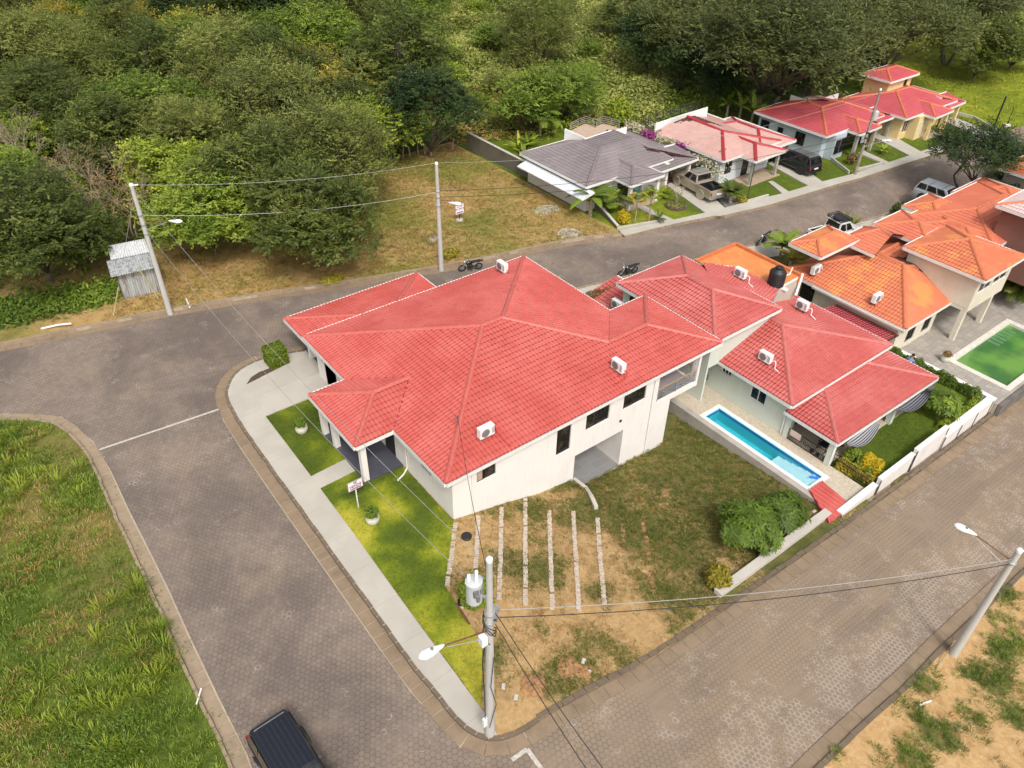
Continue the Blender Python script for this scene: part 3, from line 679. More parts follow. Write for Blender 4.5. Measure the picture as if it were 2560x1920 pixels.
def window(parent, a, b, z0, z1, depth=.08, mf=None, bars=1, name='window', grid=0, fw=.06, curtain=None, hb=0):
    """frame + pane along a-b (plan), set back by depth (left of a->b)"""
    mf = mf or M_FRAME; a, b = Vector(a[:2]), Vector(b[:2]); L = (b-a).length; d = (b-a)/L; n = Vector((-d.y, d.x))
    P = lambda s, o, z: Vector((a.x+d.x*s+n.x*o, a.y+d.y*s+n.y*o, z))
    f = MB(); o = depth
    def bx(m, s0, s1, q0, q1, o0, o1): m.hexa([P(s0, o0, q0), P(s1, o0, q0), P(s1, o1, q0), P(s0, o1, q0)], [P(s0, o0, q1), P(s1, o0, q1), P(s1, o1, q1), P(s0, o1, q1)])
    bx(f, 0, L, z0, z0+fw, o, o+.06); bx(f, 0, L, z1-fw, z1, o, o+.06); bx(f, 0, fw, z0+fw, z1-fw, o, o+.06); bx(f, L-fw, L, z0+fw, z1-fw, o, o+.06)
    for i in range(bars): s = L*(i+1)/(bars+1); bx(f, s-.03, s+.03, z0+fw, z1-fw, o+.004, o+.055)
    for i in range(hb): q = z0+(z1-z0)*(i+1)/(hb+1); bx(f, fw, L-fw, q-.025, q+.025, o+.006, o+.05)
    fo = f.build(name, mf, parent)
    g = MB(); bx(g, fw*.5, L-fw*.5, z0+fw*.5, z1-fw*.5, o+.035, o+.045); po = g.build('pane', M_GLASS, fo)
    po.matrix_parent_inverse = Matrix.Identity(4) if not parent.get('_w') else Matrix(eval(parent['_w'])).inverted() @ Matrix(eval(parent['_w']))
    if grid:
        gr = MB()
        for i in range(grid+1): s = L*i/grid; bx(gr, s-.008, s+.008, z0, z1, o-.06, o-.044)
        for q in (z0, z1, (z0+z1)/2): bx(gr, 0, L, q-.01, q+.01, o-.062, o-.042)
        go = gr.build('security_bars', M_BLACK if mf is not M_WFRAME else M_WFRAME, fo)
    return fo
_build = MB.build
def _b2(s, name, m, parent=None, smooth=False, bevel=0, xf=None):
    o = _build(s, name, m, parent, smooth, bevel, xf)
    if parent is not None and not parent.get('_w') and parent.parent is not None and parent.parent.get('_w'):
        # sub-part: the part above it sits at the thing's origin
        o.matrix_parent_inverse = Matrix.Identity(4)
    return o
MB.build = _b2
def column(mb, x, y, z0, z1, w=.3, cap=True):
    mb.box(x-w/2, x+w/2, y-w/2, y+w/2, z0, z1)
    if cap: mb.box(x-w/2-.04, x+w/2+.04, y-w/2-.04, y+w/2+.04, z1-.14, z1-.03).box(x-w/2-.03, x+w/2+.03, y-w/2-.03, y+w/2+.03, z0, z0+.12)

# ------------------------------------------------------------------ HOUSE 1, the corner house
E1, PT = 3.1, .2436
H1 = wempty('corner_house', (22.5, 30, 0), 'large white corner house for sale with bright red tile hip roofs and open basement room', 'house')
X0, X1, Y0, Y1, XW = 13.94, 31.04, 22.69, 38.31, 34.23
c1, c2, c3, c5, c6, c7 = (X0, Y1, E1), (X0, Y0, E1), (X1, Y1, E1), (XW, Y0, E1), (XW, 29.3, E1), (X1, 29.3, E1)
k1, k2 = (X0+7.81, 30.5, E1+PT*7.81), (X1-7.81, 30.5, E1+PT*7.81)
wr, vv = (XW-3.305, 25.995, E1+PT*3.305), (X1-3.305, 25.995, E1+PT*3.305)
pa, pb, pk, pr = (11.68, 32.88, E1), (11.68, 27.62, E1), (14.31, 30.25, E1+PT*2.63), (16.57, 30.25, E1+PT*2.63)
pm, pn = (X0, 27.62, E1), (X0, 32.88, E1)
make_roof(H1, [[c1, c2, k1], [c2, c5, wr, vv, k2, k1], [c5, c6, wr], [c6, c7, vv, wr], [c7, c3, k2, vv], [c3, c1, k1, k2],
               [pa, pb, pk], [pb, pm, pr, pk], [pn, pa, pk, pr]], M_RED, M_CAP, 'roof')
GE, gp = 2.2, .215
g1, g2, g3 = (14.3, 42.15, GE), (14.3, 36.7, GE), (24.35, 42.15, GE)
make_roof(H1, [[g1, g2, (18.1, 36.7, GE+.82), (18.1, 38.35, GE+.82)], [g3, g1, (18.1, 38.35, GE+.82), (20.55, 38.35, GE+.82)], [(24.35, 38.36, GE), g3, (20.55, 38.35, GE+.82)]], M_RED, M_CAP, 'garage_roof')
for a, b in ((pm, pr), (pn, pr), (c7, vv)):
    vm_ = MB().tube([Vector(a)+Vector((0, 0, .045)), Vector(b)+Vector((0, 0, .05))], .035, 5); vm_.build('valley_gutter', plain('valley_shadow_red', (.20, .03, .03), .7), H1)  # gutter tubes in a dark red with the valley shade put into it
wm = MB(); FX, FY, LX, RX = 14.42, 22.9, 30.45, 32.85
s = lambda x: x-FX
wall(wm, (FX, FY), (RX, FY), .28, 3.04, .16, [(s(15.92), s(17.12), 1.76, 2.84), (s(19.84), s(20.42), 2.62, 2.98), (s(21.24), s(22.26), .66, 2.98), (s(23.36), s(25.14), 1.42, 2.96), (s(26.24), s(28.06), 1.5, 3.0), (s(29.15), s(32.65), .62, 2.98)])
wall(wm, (FX, FY), (LX, FY), -3.8, .28, .16, [(s(22.72), s(26.52), -3.02, -.15)])
wall(wm, (FX, 38.0), (FX, FY), -.5, 3.04, .16, [(38-27.2, 38-26.2, 1.7, 2.4)][:0]+[(38-25.9, 38-24.85, 1.55, 2.35)])
wall(wm, (LX, FY), (LX, 38), -3.8, .28, .16)
wall(wm, (29.0, FY+.16), (29.0, 27.2), .62, 3.04, .12)
wall(wm, (32.85, 26.9), (29.0, 26.9), .62, 3.04, .12)
wm.box(RX-.22, RX, FY+.17, FY+.42, .5, 3.04); wm.box(RX-.22, RX, 26.6, 26.9, .5, 3.04)
wm.box(LX-.2, RX-.003, FY+.165, 27.0, .30, .56)
wall(wm, (30.4, 26.9), (30.4, 38), .28, 3.04, .16)
wall(wm, (30.4, 38), (FX, 38), -.5, 3.04, .16)
# walls of the basement room
wm.box(26.52, 26.66, FY+.17, 28.5, -3.05, -.1).box(22.58, 22.72, FY+.17, 28.5, -3.05, -.1).box(22.5, 26.7, 28.5, 28.65, -3.05, -.1).box(22.5, 26.7, FY+.165, 28.6, -.13, -.02)
wm.box(14.42, 14.9, 35.4, 36.9, 0, 2.3)
wm.box(14.8, 20, 36.75, 36.9, 0, 2.2)
wm.build('wall', M_WALL, H1)
fl = MB().box(22.72, 26.52, FY+.0, 28.5, -3.05, -3.0)
t = NT('grey_floor_tiles'); bt = t.n('ShaderNodeTexBrick'); bt.offset = 0; bt.inputs['Scale'].default_value = 1; bt.inputs['Brick Width'].default_value = .6; bt.inputs['Row Height'].default_value = .6; bt.inputs['Mortar Size'].default_value = .008
t.lk(t.co, bt.inputs[0]); bt.inputs['Color1'].default_value = (.21, .205, .20, 1); bt.inputs['Color2'].default_value = (.24, .235, .23, 1); bt.inputs['Mortar'].default_value = (.32, .31, .3, 1); t.color(bt.outputs[0]); t.rough(.5); M_TILEF = t.m
fl.build('basement_floor', M_TILEF, H1)
MB().box(LX-.2, 32.6, FY+.17, 26.9, .565, .60).build('balcony_floor', M_LILAC, H1)
pf = MB().box(12.05, 14.4, 27.82, 33.0, .0, .17); pf.build('porch_floor', M_SLATE, H1)
MB().box(14.76, 20, 36.92, 41.2, .0, .14).build('garage_floor', M_SLATE, H1)
for x, y in ((12.2, 28.05), (12.2, 31.35), (12.2, 32.75)): cm = MB(); column(cm, x, y, .1, 3.06, .32, False); cm.build('porch_column', M_WALL, H1)
for x, y in ((14.95, 40.05), (20.5, 41.6)): cm = MB(); cm.box(x-.2, x+.25, y-.15, y+.15, 0, 2.15); cm.build('garage_column', M_WALL, H1)
bm_ = MB().box(12.05, 12.35, 27.9, 32.9, 2.8, 3.04).box(12.36, 14.4, 27.9, 28.2, 2.8, 3.04).box(14.8, 15.1, 36.9, 41.5, 1.95, 2.18).box(15.1, 23.9, 41.25, 41.5, 1.95, 2.18); bm_.build('eave_beam', M_WALL, H1)
for a, b, z0, z1, n_ in ((15.92, 17.12, 1.76, 2.84, 1), (19.84, 20.42, 2.62, 2.98, 0), (23.36, 25.14, 1.42, 2.96, 1), (26.24, 28.06, 1.5, 3.0, 1)): window(H1, (a, FY), (b, FY), z0, z1, .07, bars=n_)
window(H1, (21.24, FY), (22.26, FY), .66, 2.98, .07, bars=0, hb=0, name='glazed_door')
window(H1, (FX, 25.9), (FX, 24.85), 1.55, 2.35, .07)
window(H1, (30.9, 26.9-.11), (32.2, 26.9-.11), 1.3, 2.5, .0, mf=M_BLACK, bars=5, name='louvre_window')
MB().box(15.99, 16.3, FY+.06, FY+.1, 1.83, 2.78).build('curtain', plain('tan_curtain', (.45, .32, .24), .9), H1)
MB().box(14.40, 14.42, 28.6, 29.7, .17, 2.4).build('front_door', plain('dark_door', (.03, .025, .022), .5), H1)
rl = MB(); rl.box(29.2, 32.6, FY+.03, FY+.10, 1.5, 1.56); rl.box(32.68, 32.75, FY+.2, 26.7, 1.5, 1.56); rl.build('top_rail', M_WOODR, H1)
rl = MB()
for q in (.74, .89, 1.04, 1.19, 1.34): rl.box(29.2, 32.6, FY+.05, FY+.08, q, q+.03).box(32.70, 32.73, FY+.2, 26.7, q, q+.03)
for x in (29.25, 30.9, 32.55): rl.box(x-.025, x+.025, FY+.035, FY+.095, .58, 1.5)
rl.build('railing', M_STEEL, H1)
for P_ in ([(28.72, FY-.07, 3.0), (28.72, FY-.07, -3.3)], [(15.6, FY-.05, 2.95), (15.6, FY-.05, -.2)], [(14.36, 27.3, 2.9), (14.36, 27.3, .35), (14.0, 27.1, .22), (13.5, 26.9, .2)]): MB().tube(P_, .045, 8).build('drain_pipe', M_WHITE, H1)
MB().lathe([(.02, 0), (.09, .005), (.09, .05), (.02, .06)], (26.15, FY-.06, .75), 10, 'Y').build('vent_cap', M_BLACK, H1)
tag(MB().tube([(28.8, 22.75, -3.2), (29.9, 22.1, -3.28), (31.0, 21.5, -3.33)], .04, 6).build('drain_pipe', M_WHITE), 'thin white plastic pipe lying on the yard soil by the house corner', 'pipe')
cw = MB(); P_ = [ZT(5, 530, 700), ZT(5, 635, 780), ZT(5, 690, 880), ZT(5, 725, 960)]
for a, b in zip(P_, P_[1:]): cw.bar(a+Vector((0, 0, .1)), b+Vector((0, 0, .1)), .22, .55)
tag(cw.build('retaining_wall', M_CONC), 'low curved concrete kerb wall descending beside the basement opening', 'wall')

# ------------------------------------------------------------------ HOUSE 2, pale green neighbour with the blue pool
H2 = wempty('pool_house', (40, 24, -2.5), 'pale green house with several faded red tile roofs beside the blue pool', 'house')
ZD = -2.5
a1, a2, a3, a4 = (35.95, 24.95, .3), (35.95, 18.0, .3), (46.9, 18.0, .3), (46.9, 30.5, .3)
ak, aj = (40.75, 22.75, 1.78), (40.75, 28.5, 1.78)
make_roof(H2, [[a2, a3, ak], [a3, a4, aj, ak], [(35.95, 30.0, .3), a2, ak, aj]], M_RED2, M_CAP2, 'roof')
make_roof(H2, hip(34.42, 41.0, 23.3, 32.1, 2.7, .31), M_RED2, M_CAP2, 'upper_roof')
d1, d2, d3, d4 = (36.15, 18.45, -.48), (36.15, 14.7, -.48), (47.15, 14.55, -.48), (47.15, 18.45, -.48)
e1, e2 = (39.7, 18.3, .14), (43.6, 18.3, .14)
make_roof(H2, [[d1, d2, e1], [d2, d3, e2, e1], [d3, d4, e2]], M_RED2, M_CAP2, 'porch_roof')
make_roof(H2, [[(34.75, 35.4, 0), (34.75, 30.5, 0), (37.6, 30.5, .75), (37.6, 35.2, .75)]], M_RED2, M_CAP2, 'low_roof')
wm = MB(); WX = 36.42
wall(wm, (WX, 30), (WX, 18.3), -3.6, .22, .16, [(30-21.25, 30-20.05, -1.32, -.30), (30-23.7, 30-22.9, -.75, -.25)])
wall(wm, (WX, 18.3), (46.6, 18.3), -3.6, .22, .16, [(1.2, 2.4, -2.45, -.4), (4.5, 6.5, -2.4, -.6)])
wall(wm, (46.6, 18.3), (46.6, 30), -3.6, .22, .16)
wall(wm, (34.75, 31.6), (34.75, 23.7), -2.6, 2.62, .16, [(.5, 1.6, 1.2, 2.2)]); wall(wm, (34.75, 23.7), (40.6, 23.7), .2, 2.62, .16); wall(wm, (40.6, 23.7), (40.6, 31.7), .2, 2.62, .16)
wall(wm, (40.6, 31.7), (34.75, 31.7), -1, 2.62, .16)
wm.build('wall', M_WALLG, H2)
window(H2, (WX, 21.25), (WX, 20.05), -1.32, -.30, .05, M_WFRAME, 1, grid=0); window(H2, (WX, 23.7), (WX, 22.9), -.75, -.25, .05, M_WFRAME, 2)
window(H2, (34.75, 31.1), (34.75, 30.0), 1.2, 2.2, .05)
window(H2, (37.62, 18.3), (38.82, 18.3), -2.45, -.4, .05, bars=0, name='glazed_door'); window(H2, (40.92, 18.3), (42.92, 18.3), -2.4, -.6, .05, bars=2)
MB().box(36.2, 47.0, 14.9, 18.29, -2.62, -2.47).build('porch_floor', plain('cream_porch_floor', (.50, .42, .32), .6), H2)
for x, y in ((36.5, 18.1), (36.42, 15.0), (43.0, 14.9), (46.9, 14.9)): cm = MB(); cm.box(x-.17, x+.17, y-.17, y+.17, -2.5, -.5); cm.build('porch_column', M_WALLG, H2)
MB().box(36.33, 36.52, 15.2, 17.9, -.72, -.5).box(36.6, 46.7, 14.85, 15.0, -.72, -.5).build('eave_beam', M_WHITE, H2)
MB().tube([(36.36, 18.42, .15), (36.36, 18.42, -2.4)], .04, 8).build('drain_pipe', M_WHITE, H2); MB().tube([(36.25, 14.8, -.6), (36.25, 14.8, -2.4)], .04, 8).build('drain_pipe', M_WHITE, H2)
rl = MB()
for q in (-2.42, -2.05, -1.62): rl.box(36.30, 36.33, 15.2, 17.9, q, q+.035)
for yy in np.arange(15.2, 17.91, .12): rl.box(36.305, 36.325, yy, yy+.015, -2.42, -1.62)
rl.build('porch_railing', M_BLACK, H2)
tag(MB().box(36.24, 36.28, 17.0, 17.75, -1.98, -1.55).build('hanging_towel', plain('pink_beige_towel', (.62, .45, .40), .95)), 'pale pink towel hung over the black porch railing', 'towel')
la, lb, lc, ld, le = Z(3, 95, 408, 2.45), Z(2, 1905, 238, 2.75), Z(2, 1640, 210, 2.85), Z(2, 1780, 440, 3.0), Z(3, 30, 560, 2.35)
make_roof(H2, [[tuple(la), tuple(lb), tuple(lc), tuple(ld), tuple(le)]], M_RED2, M_CAP2, 'link_roof')
# deck, pool
dk = NT('beige_stone_deck'); n = dk.noise(2.2, 6, .75); n2 = dk.noise(9, 4, .7); dk.color(dk.mix(dk.step(n2, .4, .7), dk.mix(dk.step(n, .35, .7), (.50, .43, .33), (.58, .51, .40)), (.40, .33, .24))); dk.rough(.8); M_DECK = dk.m
DKX = 33.35; px0, px1, py0, py1 = 33.85, 35.25, 14.5, 22.45
dkm = MB()
dkm.box(DKX, 36.42, py1+.3, 25.5, -3.9, ZD); dkm.box(DKX, px0-.3, 12.35, py1+.3, -3.9, ZD-.001) if False else None
dkm.box(px1+.3, 36.45, 12.25, py1+.3, -3.9, ZD-.002).box(DKX+.02, px1+.3, 12.25, py0-.3, -3.9, ZD-.002)
o = dkm.build('pool_deck', M_DECK); tag(o, kind='structure')
cp = MB(); cp.box(px1, px1+.3, py0-.3, py1+.3, -3.9, ZD+.03).box(px0-.28, px1, py1, py1+.3, -3.9, ZD+.032).box(px0-.28, px1, py0-.3, py0, -3.9, ZD+.031).box(px0-.28, px0, py0, py1, -3.9, ZD+.033)
PL = wempty('swimming_pool', (34.5, 18.5, ZD), 'long narrow bright turquoise swimming pool with white coping and steps', 'pool')
cp.build('coping', M_WHITE, PL, bevel=.02)
t = NT('turquoise_pool_shell'); n = t.noise(1.2, 3); t.color(t.mix(n, (.06, .56, .66), (.10, .66, .74))); t.rough(.4); M_POOLB = t.m
sh = MB().box(px0, px1, py0, py1, -4.1, -3.75)
sh.box(px0+.001, px0+.06, py0, py1, -3.75, ZD).box(px1-.06, px1-.001, py0, py1, -3.75, ZD).box(px0, px1, py1-.06, py1-.001, -3.75, ZD)
sh.build('basin', M_POOLB, PL)
stp_ = MB()
for i in range(6): stp_.box(px0+.06, px1-.06, py0+.0+.5*i, py0+.5*(i+1), -3.75, -2.68-.11*i)
stp_.build('steps', plain('pale_blue_steps', (.66, .88, .90), .5, 0, .04), PL)
tl = MB().box(px1-.07, px1-.061, py0, py1, -2.75, ZD+.0).box(px0+.06, px1-.07, py1-.07, py1-.061, -2.75, ZD+.0); tl.build('tile_band', plain('blue_pool_tile', (.03, .16, .42), .3), PL)
wt = NT('pool_water'); wt.color((.75, .96, 1)); wt.rough(.04); wt.b.inputs['Transmission Weight'].default_value = 1; wt.b.inputs['IOR'].default_value = 1.2; wt.bump(wt.noise(2.5, 3), .12, .03)
wtr = MB().add([(px0, py0, -2.62), (px1, py0, -2.62), (px1, py1, -2.62), (px0, py1, -2.62)], [(0, 1, 2, 3)]).build('water', wt.m, PL)
fl = MB(); fl.bar(Z(6, 360, 665, -2.6), Z(6, 430, 672, -2.6), .16, .1); tag(fl.build('pool_float', plain('bright_blue_foam', (.02, .18, .75), .5), bevel=.03), 'small bright blue foam float on the pool step', 'pool float')
tag(MB().box(33.15, 33.55, 12.3, 25.4, -3.9, ZD+.06).build('yard_wall', wallmat('weathered_grey_cap', (.42, .38, .33), .3)), 'long low weathered concrete wall between the dirt yard and the pool', 'wall')
# lower boundary wall of the dirt yard (pale) and the white one by the garden
def bwall(x0, x1, y, ztop0, ztop1, th, m, mcap, label, name='boundary_wall'):
    r = wempty(name, ((x0+x1)/2, y, T(x0, 11)), label, 'wall')
    mb = MB().hexa([(x0, y, T(x0, 11)-.4), (x1, y, T(x1, 11)-.4), (x1, y+th, T(x1, 11)-.4), (x0, y+th, T(x0, 11)-.4)], [(x0, y, ztop0), (x1, y, ztop1), (x1, y+th, ztop1), (x0, y+th, ztop0)])
    mb.build('wall_panel', m, r)
    MB().hexa([(x0, y-.03, ztop0+.002), (x1, y-.03, ztop1+.002), (x1, y+th+.03, ztop1+.002), (x0, y+th+.03, ztop0+.002)], [(x0, y-.03, ztop0+.07), (x1, y-.03, ztop1+.07), (x1, y+th+.03, ztop1+.07), (x0, y+th+.03, ztop0+.07)]).build('coping', mcap, r)
    pm_ = MB(); k = max(1, int((x1-x0)/1.9))
    for i in range(k+1):
        xx = x0+(x1-x0)*i/k; zt = ztop0+(ztop1-ztop0)*i/k; pm_.box(xx-.05, xx+.05, y-.035, y-.002, T(xx, 11)-.3, zt-.04)
    pm_.build('panel_post', plain('weathered_panel_post', (.10, .085, .075), .9), r)
    return r
M_WW = wallmat('whitewashed_wall', (.72, .68, .64), .22); M_WG = wallmat('stained_pale_wall', (.58, .53, .47), .3)
r = wempty('boundary_wall', (28, 12.3, -2), 'pale concrete boundary wall at the bottom of the dirt yard', 'wall')
A_, B_ = Vector((22.75, 11.98, -1.25)), Vector((33.1, 12.35, -2.38)); N_ = Vector((0, .42, 0)); dn = Vector((0, 0, 2.2)); up_ = Vector((0, 0, .08))
MB().hexa([A_-dn, B_-dn, B_+N_-dn, A_+N_-dn], [A_, B_, B_+N_, A_+N_]).build('wall_panel', M_WG, r); e_ = Vector((0, .03, 0)); MB().hexa([A_-e_+up_*.03, B_-e_+up_*.03, B_+N_+e_+up_*.03, A_+N_+e_+up_*.03], [A_-e_+up_, B_-e_+up_, B_+N_+e_+up_, A_+N_+e_+up_]).build('coping', M_CONC, r)
bwall(33.3, 36.9, 11.95, -2.3, -2.2, .3, M_WW, M_WHITE, 'short white boundary wall section beside the red tiled ramp')
bwall(36.95, 40.6, 11.9, -1.75, -1.75, .22, M_WW, M_WHITE, 'taller white boundary wall panel left of its stepped pair')
bwall(40.65, 44.3, 11.85, -1.45, -1.45, .22, M_WW, M_WHITE, 'tallest white boundary wall panel in the middle of the garden side')
bwall(44.2, 50.4, 11.75, -2.15, -2.15, .42, M_WW, M_WHITE, 'white boundary wall with wide coping at the garden corner')
r = wempty('boundary_wall', (50.5, 15.5, -3), 'long white garden wall beside the grey patio, topped by a hedge', 'wall')
MB().box(50.42, 50.72, 11.75, 20.5, -3.7, -2.17).build('wall_panel', M_WW, r); MB().box(50.4, 50.76, 11.7, 20.5, -2.168, -2.1).build('coping', M_WHITE, r)
rm = MB(); un = MB(); roof_mesh(rm, un, [(32.25, 12.02, -2.38), (34.35, 12.0, -2.38), (34.75, 14.22, -2.36), (33.5, 14.22, -2.36)], .3, 2.5, .09, .02, 6)
r = wempty('ramp_cover', (34, 13, -2.9), 'small red tiled sheet cover at the foot of the pool', 'roof'); fast_from(rm, 'tile_sheet', M_RED, r); un.build('sheet_support', M_REDX, r)
# garden of house 2
sheet('garden_lawn', [(36.6, 12.2), (50.4, 12.2), (50.4, 20), (47.2, 20), (47.2, 14.9), (36.6, 14.9)], -2.52, G_TURF, .5, lambda x, y: vnoise(x, y, 2, 5)*.5, zfun=lambda x, y: x*0)
gr = wempty('garden_railing', (37, 13.3, -2.5), 'low black metal garden railing with vertical bars before the yellow hedge', 'railing')
gm = MB()
for q in (-2.4, -1.95, -1.65): gm.box(36.6, 36.63, 12.25, 14.8, q, q+.035)
gm.build('rail', M_BLACK, gr); gm = MB()
for yy in np.arange(12.3, 14.8, .13): gm.box(36.605, 36.625, yy, yy+.016, -2.45, -1.65)
gm.build('baluster', M_BLACK, gr)

# ------------------------------------------------------------------ HOUSE 3, orange house with the green pool
H3 = wempty('orange_roofed_house', (54, 23, -2.5), 'cream house with orange clay tile roof and a flat terracotta terrace by the green pool', 'house')
o1, o2, o3 = (49.5, 28.8, .3), (49.5, 18.5, .25), (55.95, 18.5, .25)
ok, oj = (54.5, 22.2, 2.05), (54.5, 24.3, 2.05)
make_roof(H3, [[o2, o3, (55.95, 21.7, 1.75), ok], [o1, o2, ok, oj], [(60, 28.0, .5), o1, oj, (60, 24.3, 2.05)], [(56.2, 20.5, 1.4), (60, 20.5, 1.4), (60, 24.3, 2.05), oj, ok]], M_ORG, M_OCAP, 'roof', .25, .36, .045, .035, 5, capr=.13)
make_roof(H3, hip(49.3, 54.2, 26.0, 28.75, 2.65, .35), M_ORG, M_OCAP, 'porch_roof', .25, .36, .045, .035, 5)
make_roof(H3, [[(53.4, 27.15, 2.4), (53.4, 24, 2.4), (56, 24.5, 3.1), (56.2, 25.6, 3.1)], [(56.9, 27.2, 2.4), (53.4, 27.15, 2.4), (56.2, 25.6, 3.1)], [(59, 23.4, 2.4), (56.9, 27.2, 2.4), (56.2, 25.6, 3.1), (56, 24.5, 3.1)]], M_ORG2, M_OCAP, 'back_roof', .25, .36, .03, .03, 4)
make_roof(H3, hip(57.2, 61.5, 22.0, 26.7, 2.75, .25), M_ORG2, M_OCAP, 'garage_roof', .25, .36, .03, .03, 4)
make_roof(H3, hip(55.2, 61.3, 16.78, 22.95, 3.0, .33), M_ORG, M_OCAP, 'upper_roof', .25, .36, .045, .035, 5, capr=.13)
wm = MB(); q = 51.0
wall(wm, (49.95, 30), (49.95, 19.05), -3.7, .2, .18, [(2.8, 4.0, -1.9, -.3)])
wall(wm, (49.95, 19.05), (55.6, 19.05), -3.7, .2, .18, [(1.7, 2.75, -2.0, -.35), (3.95, 4.95, -2.0, -.35)])
wall(wm, (56.2, 20.3), (61.2, 20.3), -3, .1, .18, [(.2, 1.6, -2.45, -.3), (1.8, 4.5, -2.45, -.3)])
wall(wm, (55.6, 22.6), (55.6, 17.2), .3, 2.92, .18)
wall(wm, (55.6, 17.2), (60.95, 17.2), .0, 2.92, .18, [(.5, 2.5, 1.35, 2.7), (2.7, 4.9, 1.35, 2.7)])
wall(wm, (60.95, 17.2), (60.95, 22.6), .0, 2.92, .18)
wm.box(55.62, 60.93, 17.4, 22.5, .02, .28).box(61, 61.18, 20.3, 23, -3, 2.6)
wm.build('wall', M_WALLC, H3)
for a, b in ((51.65, 52.7), (53.9, 54.9)): window(H3, (a, 19.05), (b, 19.05), -2.0, -.35, .04, M_BLACK, 1, grid=6)
window(H3, (49.95, 27.2), (49.95, 26), -1.9, -.3, .04, M_BLACK, 1, grid=6)
window(H3, (56.1, 17.2), (58.1, 17.2), 1.35, 2.7, .05, M_WFRAME, 1); window(H3, (58.3, 17.2), (60.5, 17.2), 1.35, 2.7, .05, M_WFRAME, 1)
window(H3, (56.4, 20.3), (57.8, 20.3), -2.45, -.3, .05, M_BLACK, 1, grid=4, name='glazed_door'); window(H3, (58, 20.3), (60.7, 20.3), -2.45, -.3, .05, M_BLACK, 3, grid=8)
for x in (55.75, 59.8): cm = MB(); cm.box(x-.17, x+.17, 17.25, 17.6, -2.5, .0); cm.build('pilotis_column', M_WALLC, H3)
MB().bar((49.38, 18.45, .1), (49.38, 26, .1), .16, .14).build('gutter', M_CONC, H3)
# terracotta terrace slab with parapet
tt = NT('terracotta_terrace'); n = tt.noise(.8, 6, .75, None, 1); tt.color(tt.mix(tt.step(n, .4, .68), (.62, .20, .06), (.58, .27, .08))); tt.rough(.85); M_TERR = tt.m
tr = MB().box(41.5, 45.9, 25.4, 31.1, 2.3, 2.5); tr.build('terrace_floor', M_TERR, H3)
MB().box(41.4, 46.0, 31.05, 31.25, 2.0, 2.72).box(45.85, 46.05, 25.3, 31.05, 2.0, 2.72).box(41.35, 41.5, 29.0, 31.05, 2.0, 2.72).build('parapet', plain('orange_parapet', (.55, .17, .06), .8), H3)
wm = MB(); wall(wm, (41.5, 31), (41.5, 25.4), -2, 2.3, .15); wall(wm, (41.5, 25.4), (46, 25.4), .3, 2.3, .15); wall(wm, (46, 25.4), (46, 31), -2.5, 2.3, .15); wall(wm, (46, 31.1), (41.5, 31.1), -1, 2.3, .15); wm.build('terrace_wall', M_WALLB, H3)
ws = MB(); a, b, c, d = Z(3, 100, 405, 2.3), Z(3, 300, 300, 2.4), Z(3, 240, 480, 1.2), Z(3, 165, 430, 1.9)
for p, q in ((a, b), (b, c), (a, d)): ws.bar(p, q, .14, .22)
ws.build('stair_wall', M_WHITE, H3)
make_roof(wempty('side_lean_to', (49, 22, -.6), 'narrow rose red tiled lean-to roof between the red and orange houses', 'roof'), [[(50.2, 19.0, -.75), (50.3, 24.1, -.75), (47.6, 24.0, -.25), (47.6, 18.8, -.25)][::-1]], M_REDX, M_CAP2, 'roof')
# patio + green pool
pt = NT('grey_stone_patio'); n = pt.noise(1.5, 6, .75, None, 1.5); bt = pt.n('ShaderNodeTexBrick'); bt.inputs['Scale'].default_value = 1; bt.inputs['Brick Width'].default_value = .45; bt.inputs['Row Height'].default_value = .45; bt.inputs['Mortar Size'].default_value = .012; pt.lk(pt.co, bt.inputs[0])
bt.inputs['Color1'].default_value = (.30, .27, .235, 1); bt.inputs['Color2'].default_value = (.38, .345, .30, 1); bt.inputs['Mortar'].default_value = (.22, .19, .16, 1)
pt.color(pt.mix(pt.math('MULTIPLY', pt.step(n, .45, .7), .45), bt.outputs[0], (.24, .20, .165))); pt.rough(.85); M_PATIO = pt.m
gx0, gx1, gy0, gy1 = 53.25, 61.5, 12.1, 15.85
pm_ = MB().box(50.73, 52.8, 11.7, 23, -3.9, ZD).box(52.8, 66, 16.25, 20.4, -3.9, ZD).box(52.8, 66, 11.5, 11.7, -3.9, ZD).box(62.0, 66, 11.7, 16.25, -3.9, ZD).box(50.73, 52.8, 11.5, 11.7, -3.9, ZD)
tag(pm_.build('patio', M_PATIO), kind='structure')
GP = wempty('green_pool', (57, 14, ZD), 'rectangular swimming pool of cloudy green water with white stone surround', 'pool')
MB().box(52.8, gx0, 11.7, 16.25, -3.9, ZD+.04).box(gx0, gx1, gy1, 16.25, -3.9, ZD+.042).box(gx0, gx1, 11.7, gy0, -3.9, ZD+.043).box(gx1, 62, 11.7, 16.25, -3.9, ZD+.04).build('coping', plain('white_stone_coping', (.66, .62, .54), .6), GP)
gw = NT('green_water'); n = gw.noise(.35, 3, .5); X_ = gw.n('ShaderNodeSeparateXYZ'); gw.lk(gw.co, X_.inputs[0])
gw.color(gw.mix(gw.step(n, .38, .62), (.05, .155, .045), (.13, .29, .06))); gw.rough(.12); gw.bump(gw.noise(3, 3), .05, .02)
MB().box(gx0, gx1, gy0, gy1, -3.8, -2.66).build('water', gw.m, GP)
st = MB()
for i in range(6): st.box(60.9-.52*i-.34, 60.9-.52*i, gy1-.95, gy1-.05, -2.8, -2.652)
st.build('steps', plain('pale_green_step', (.10, .22, .10), .4), GP)
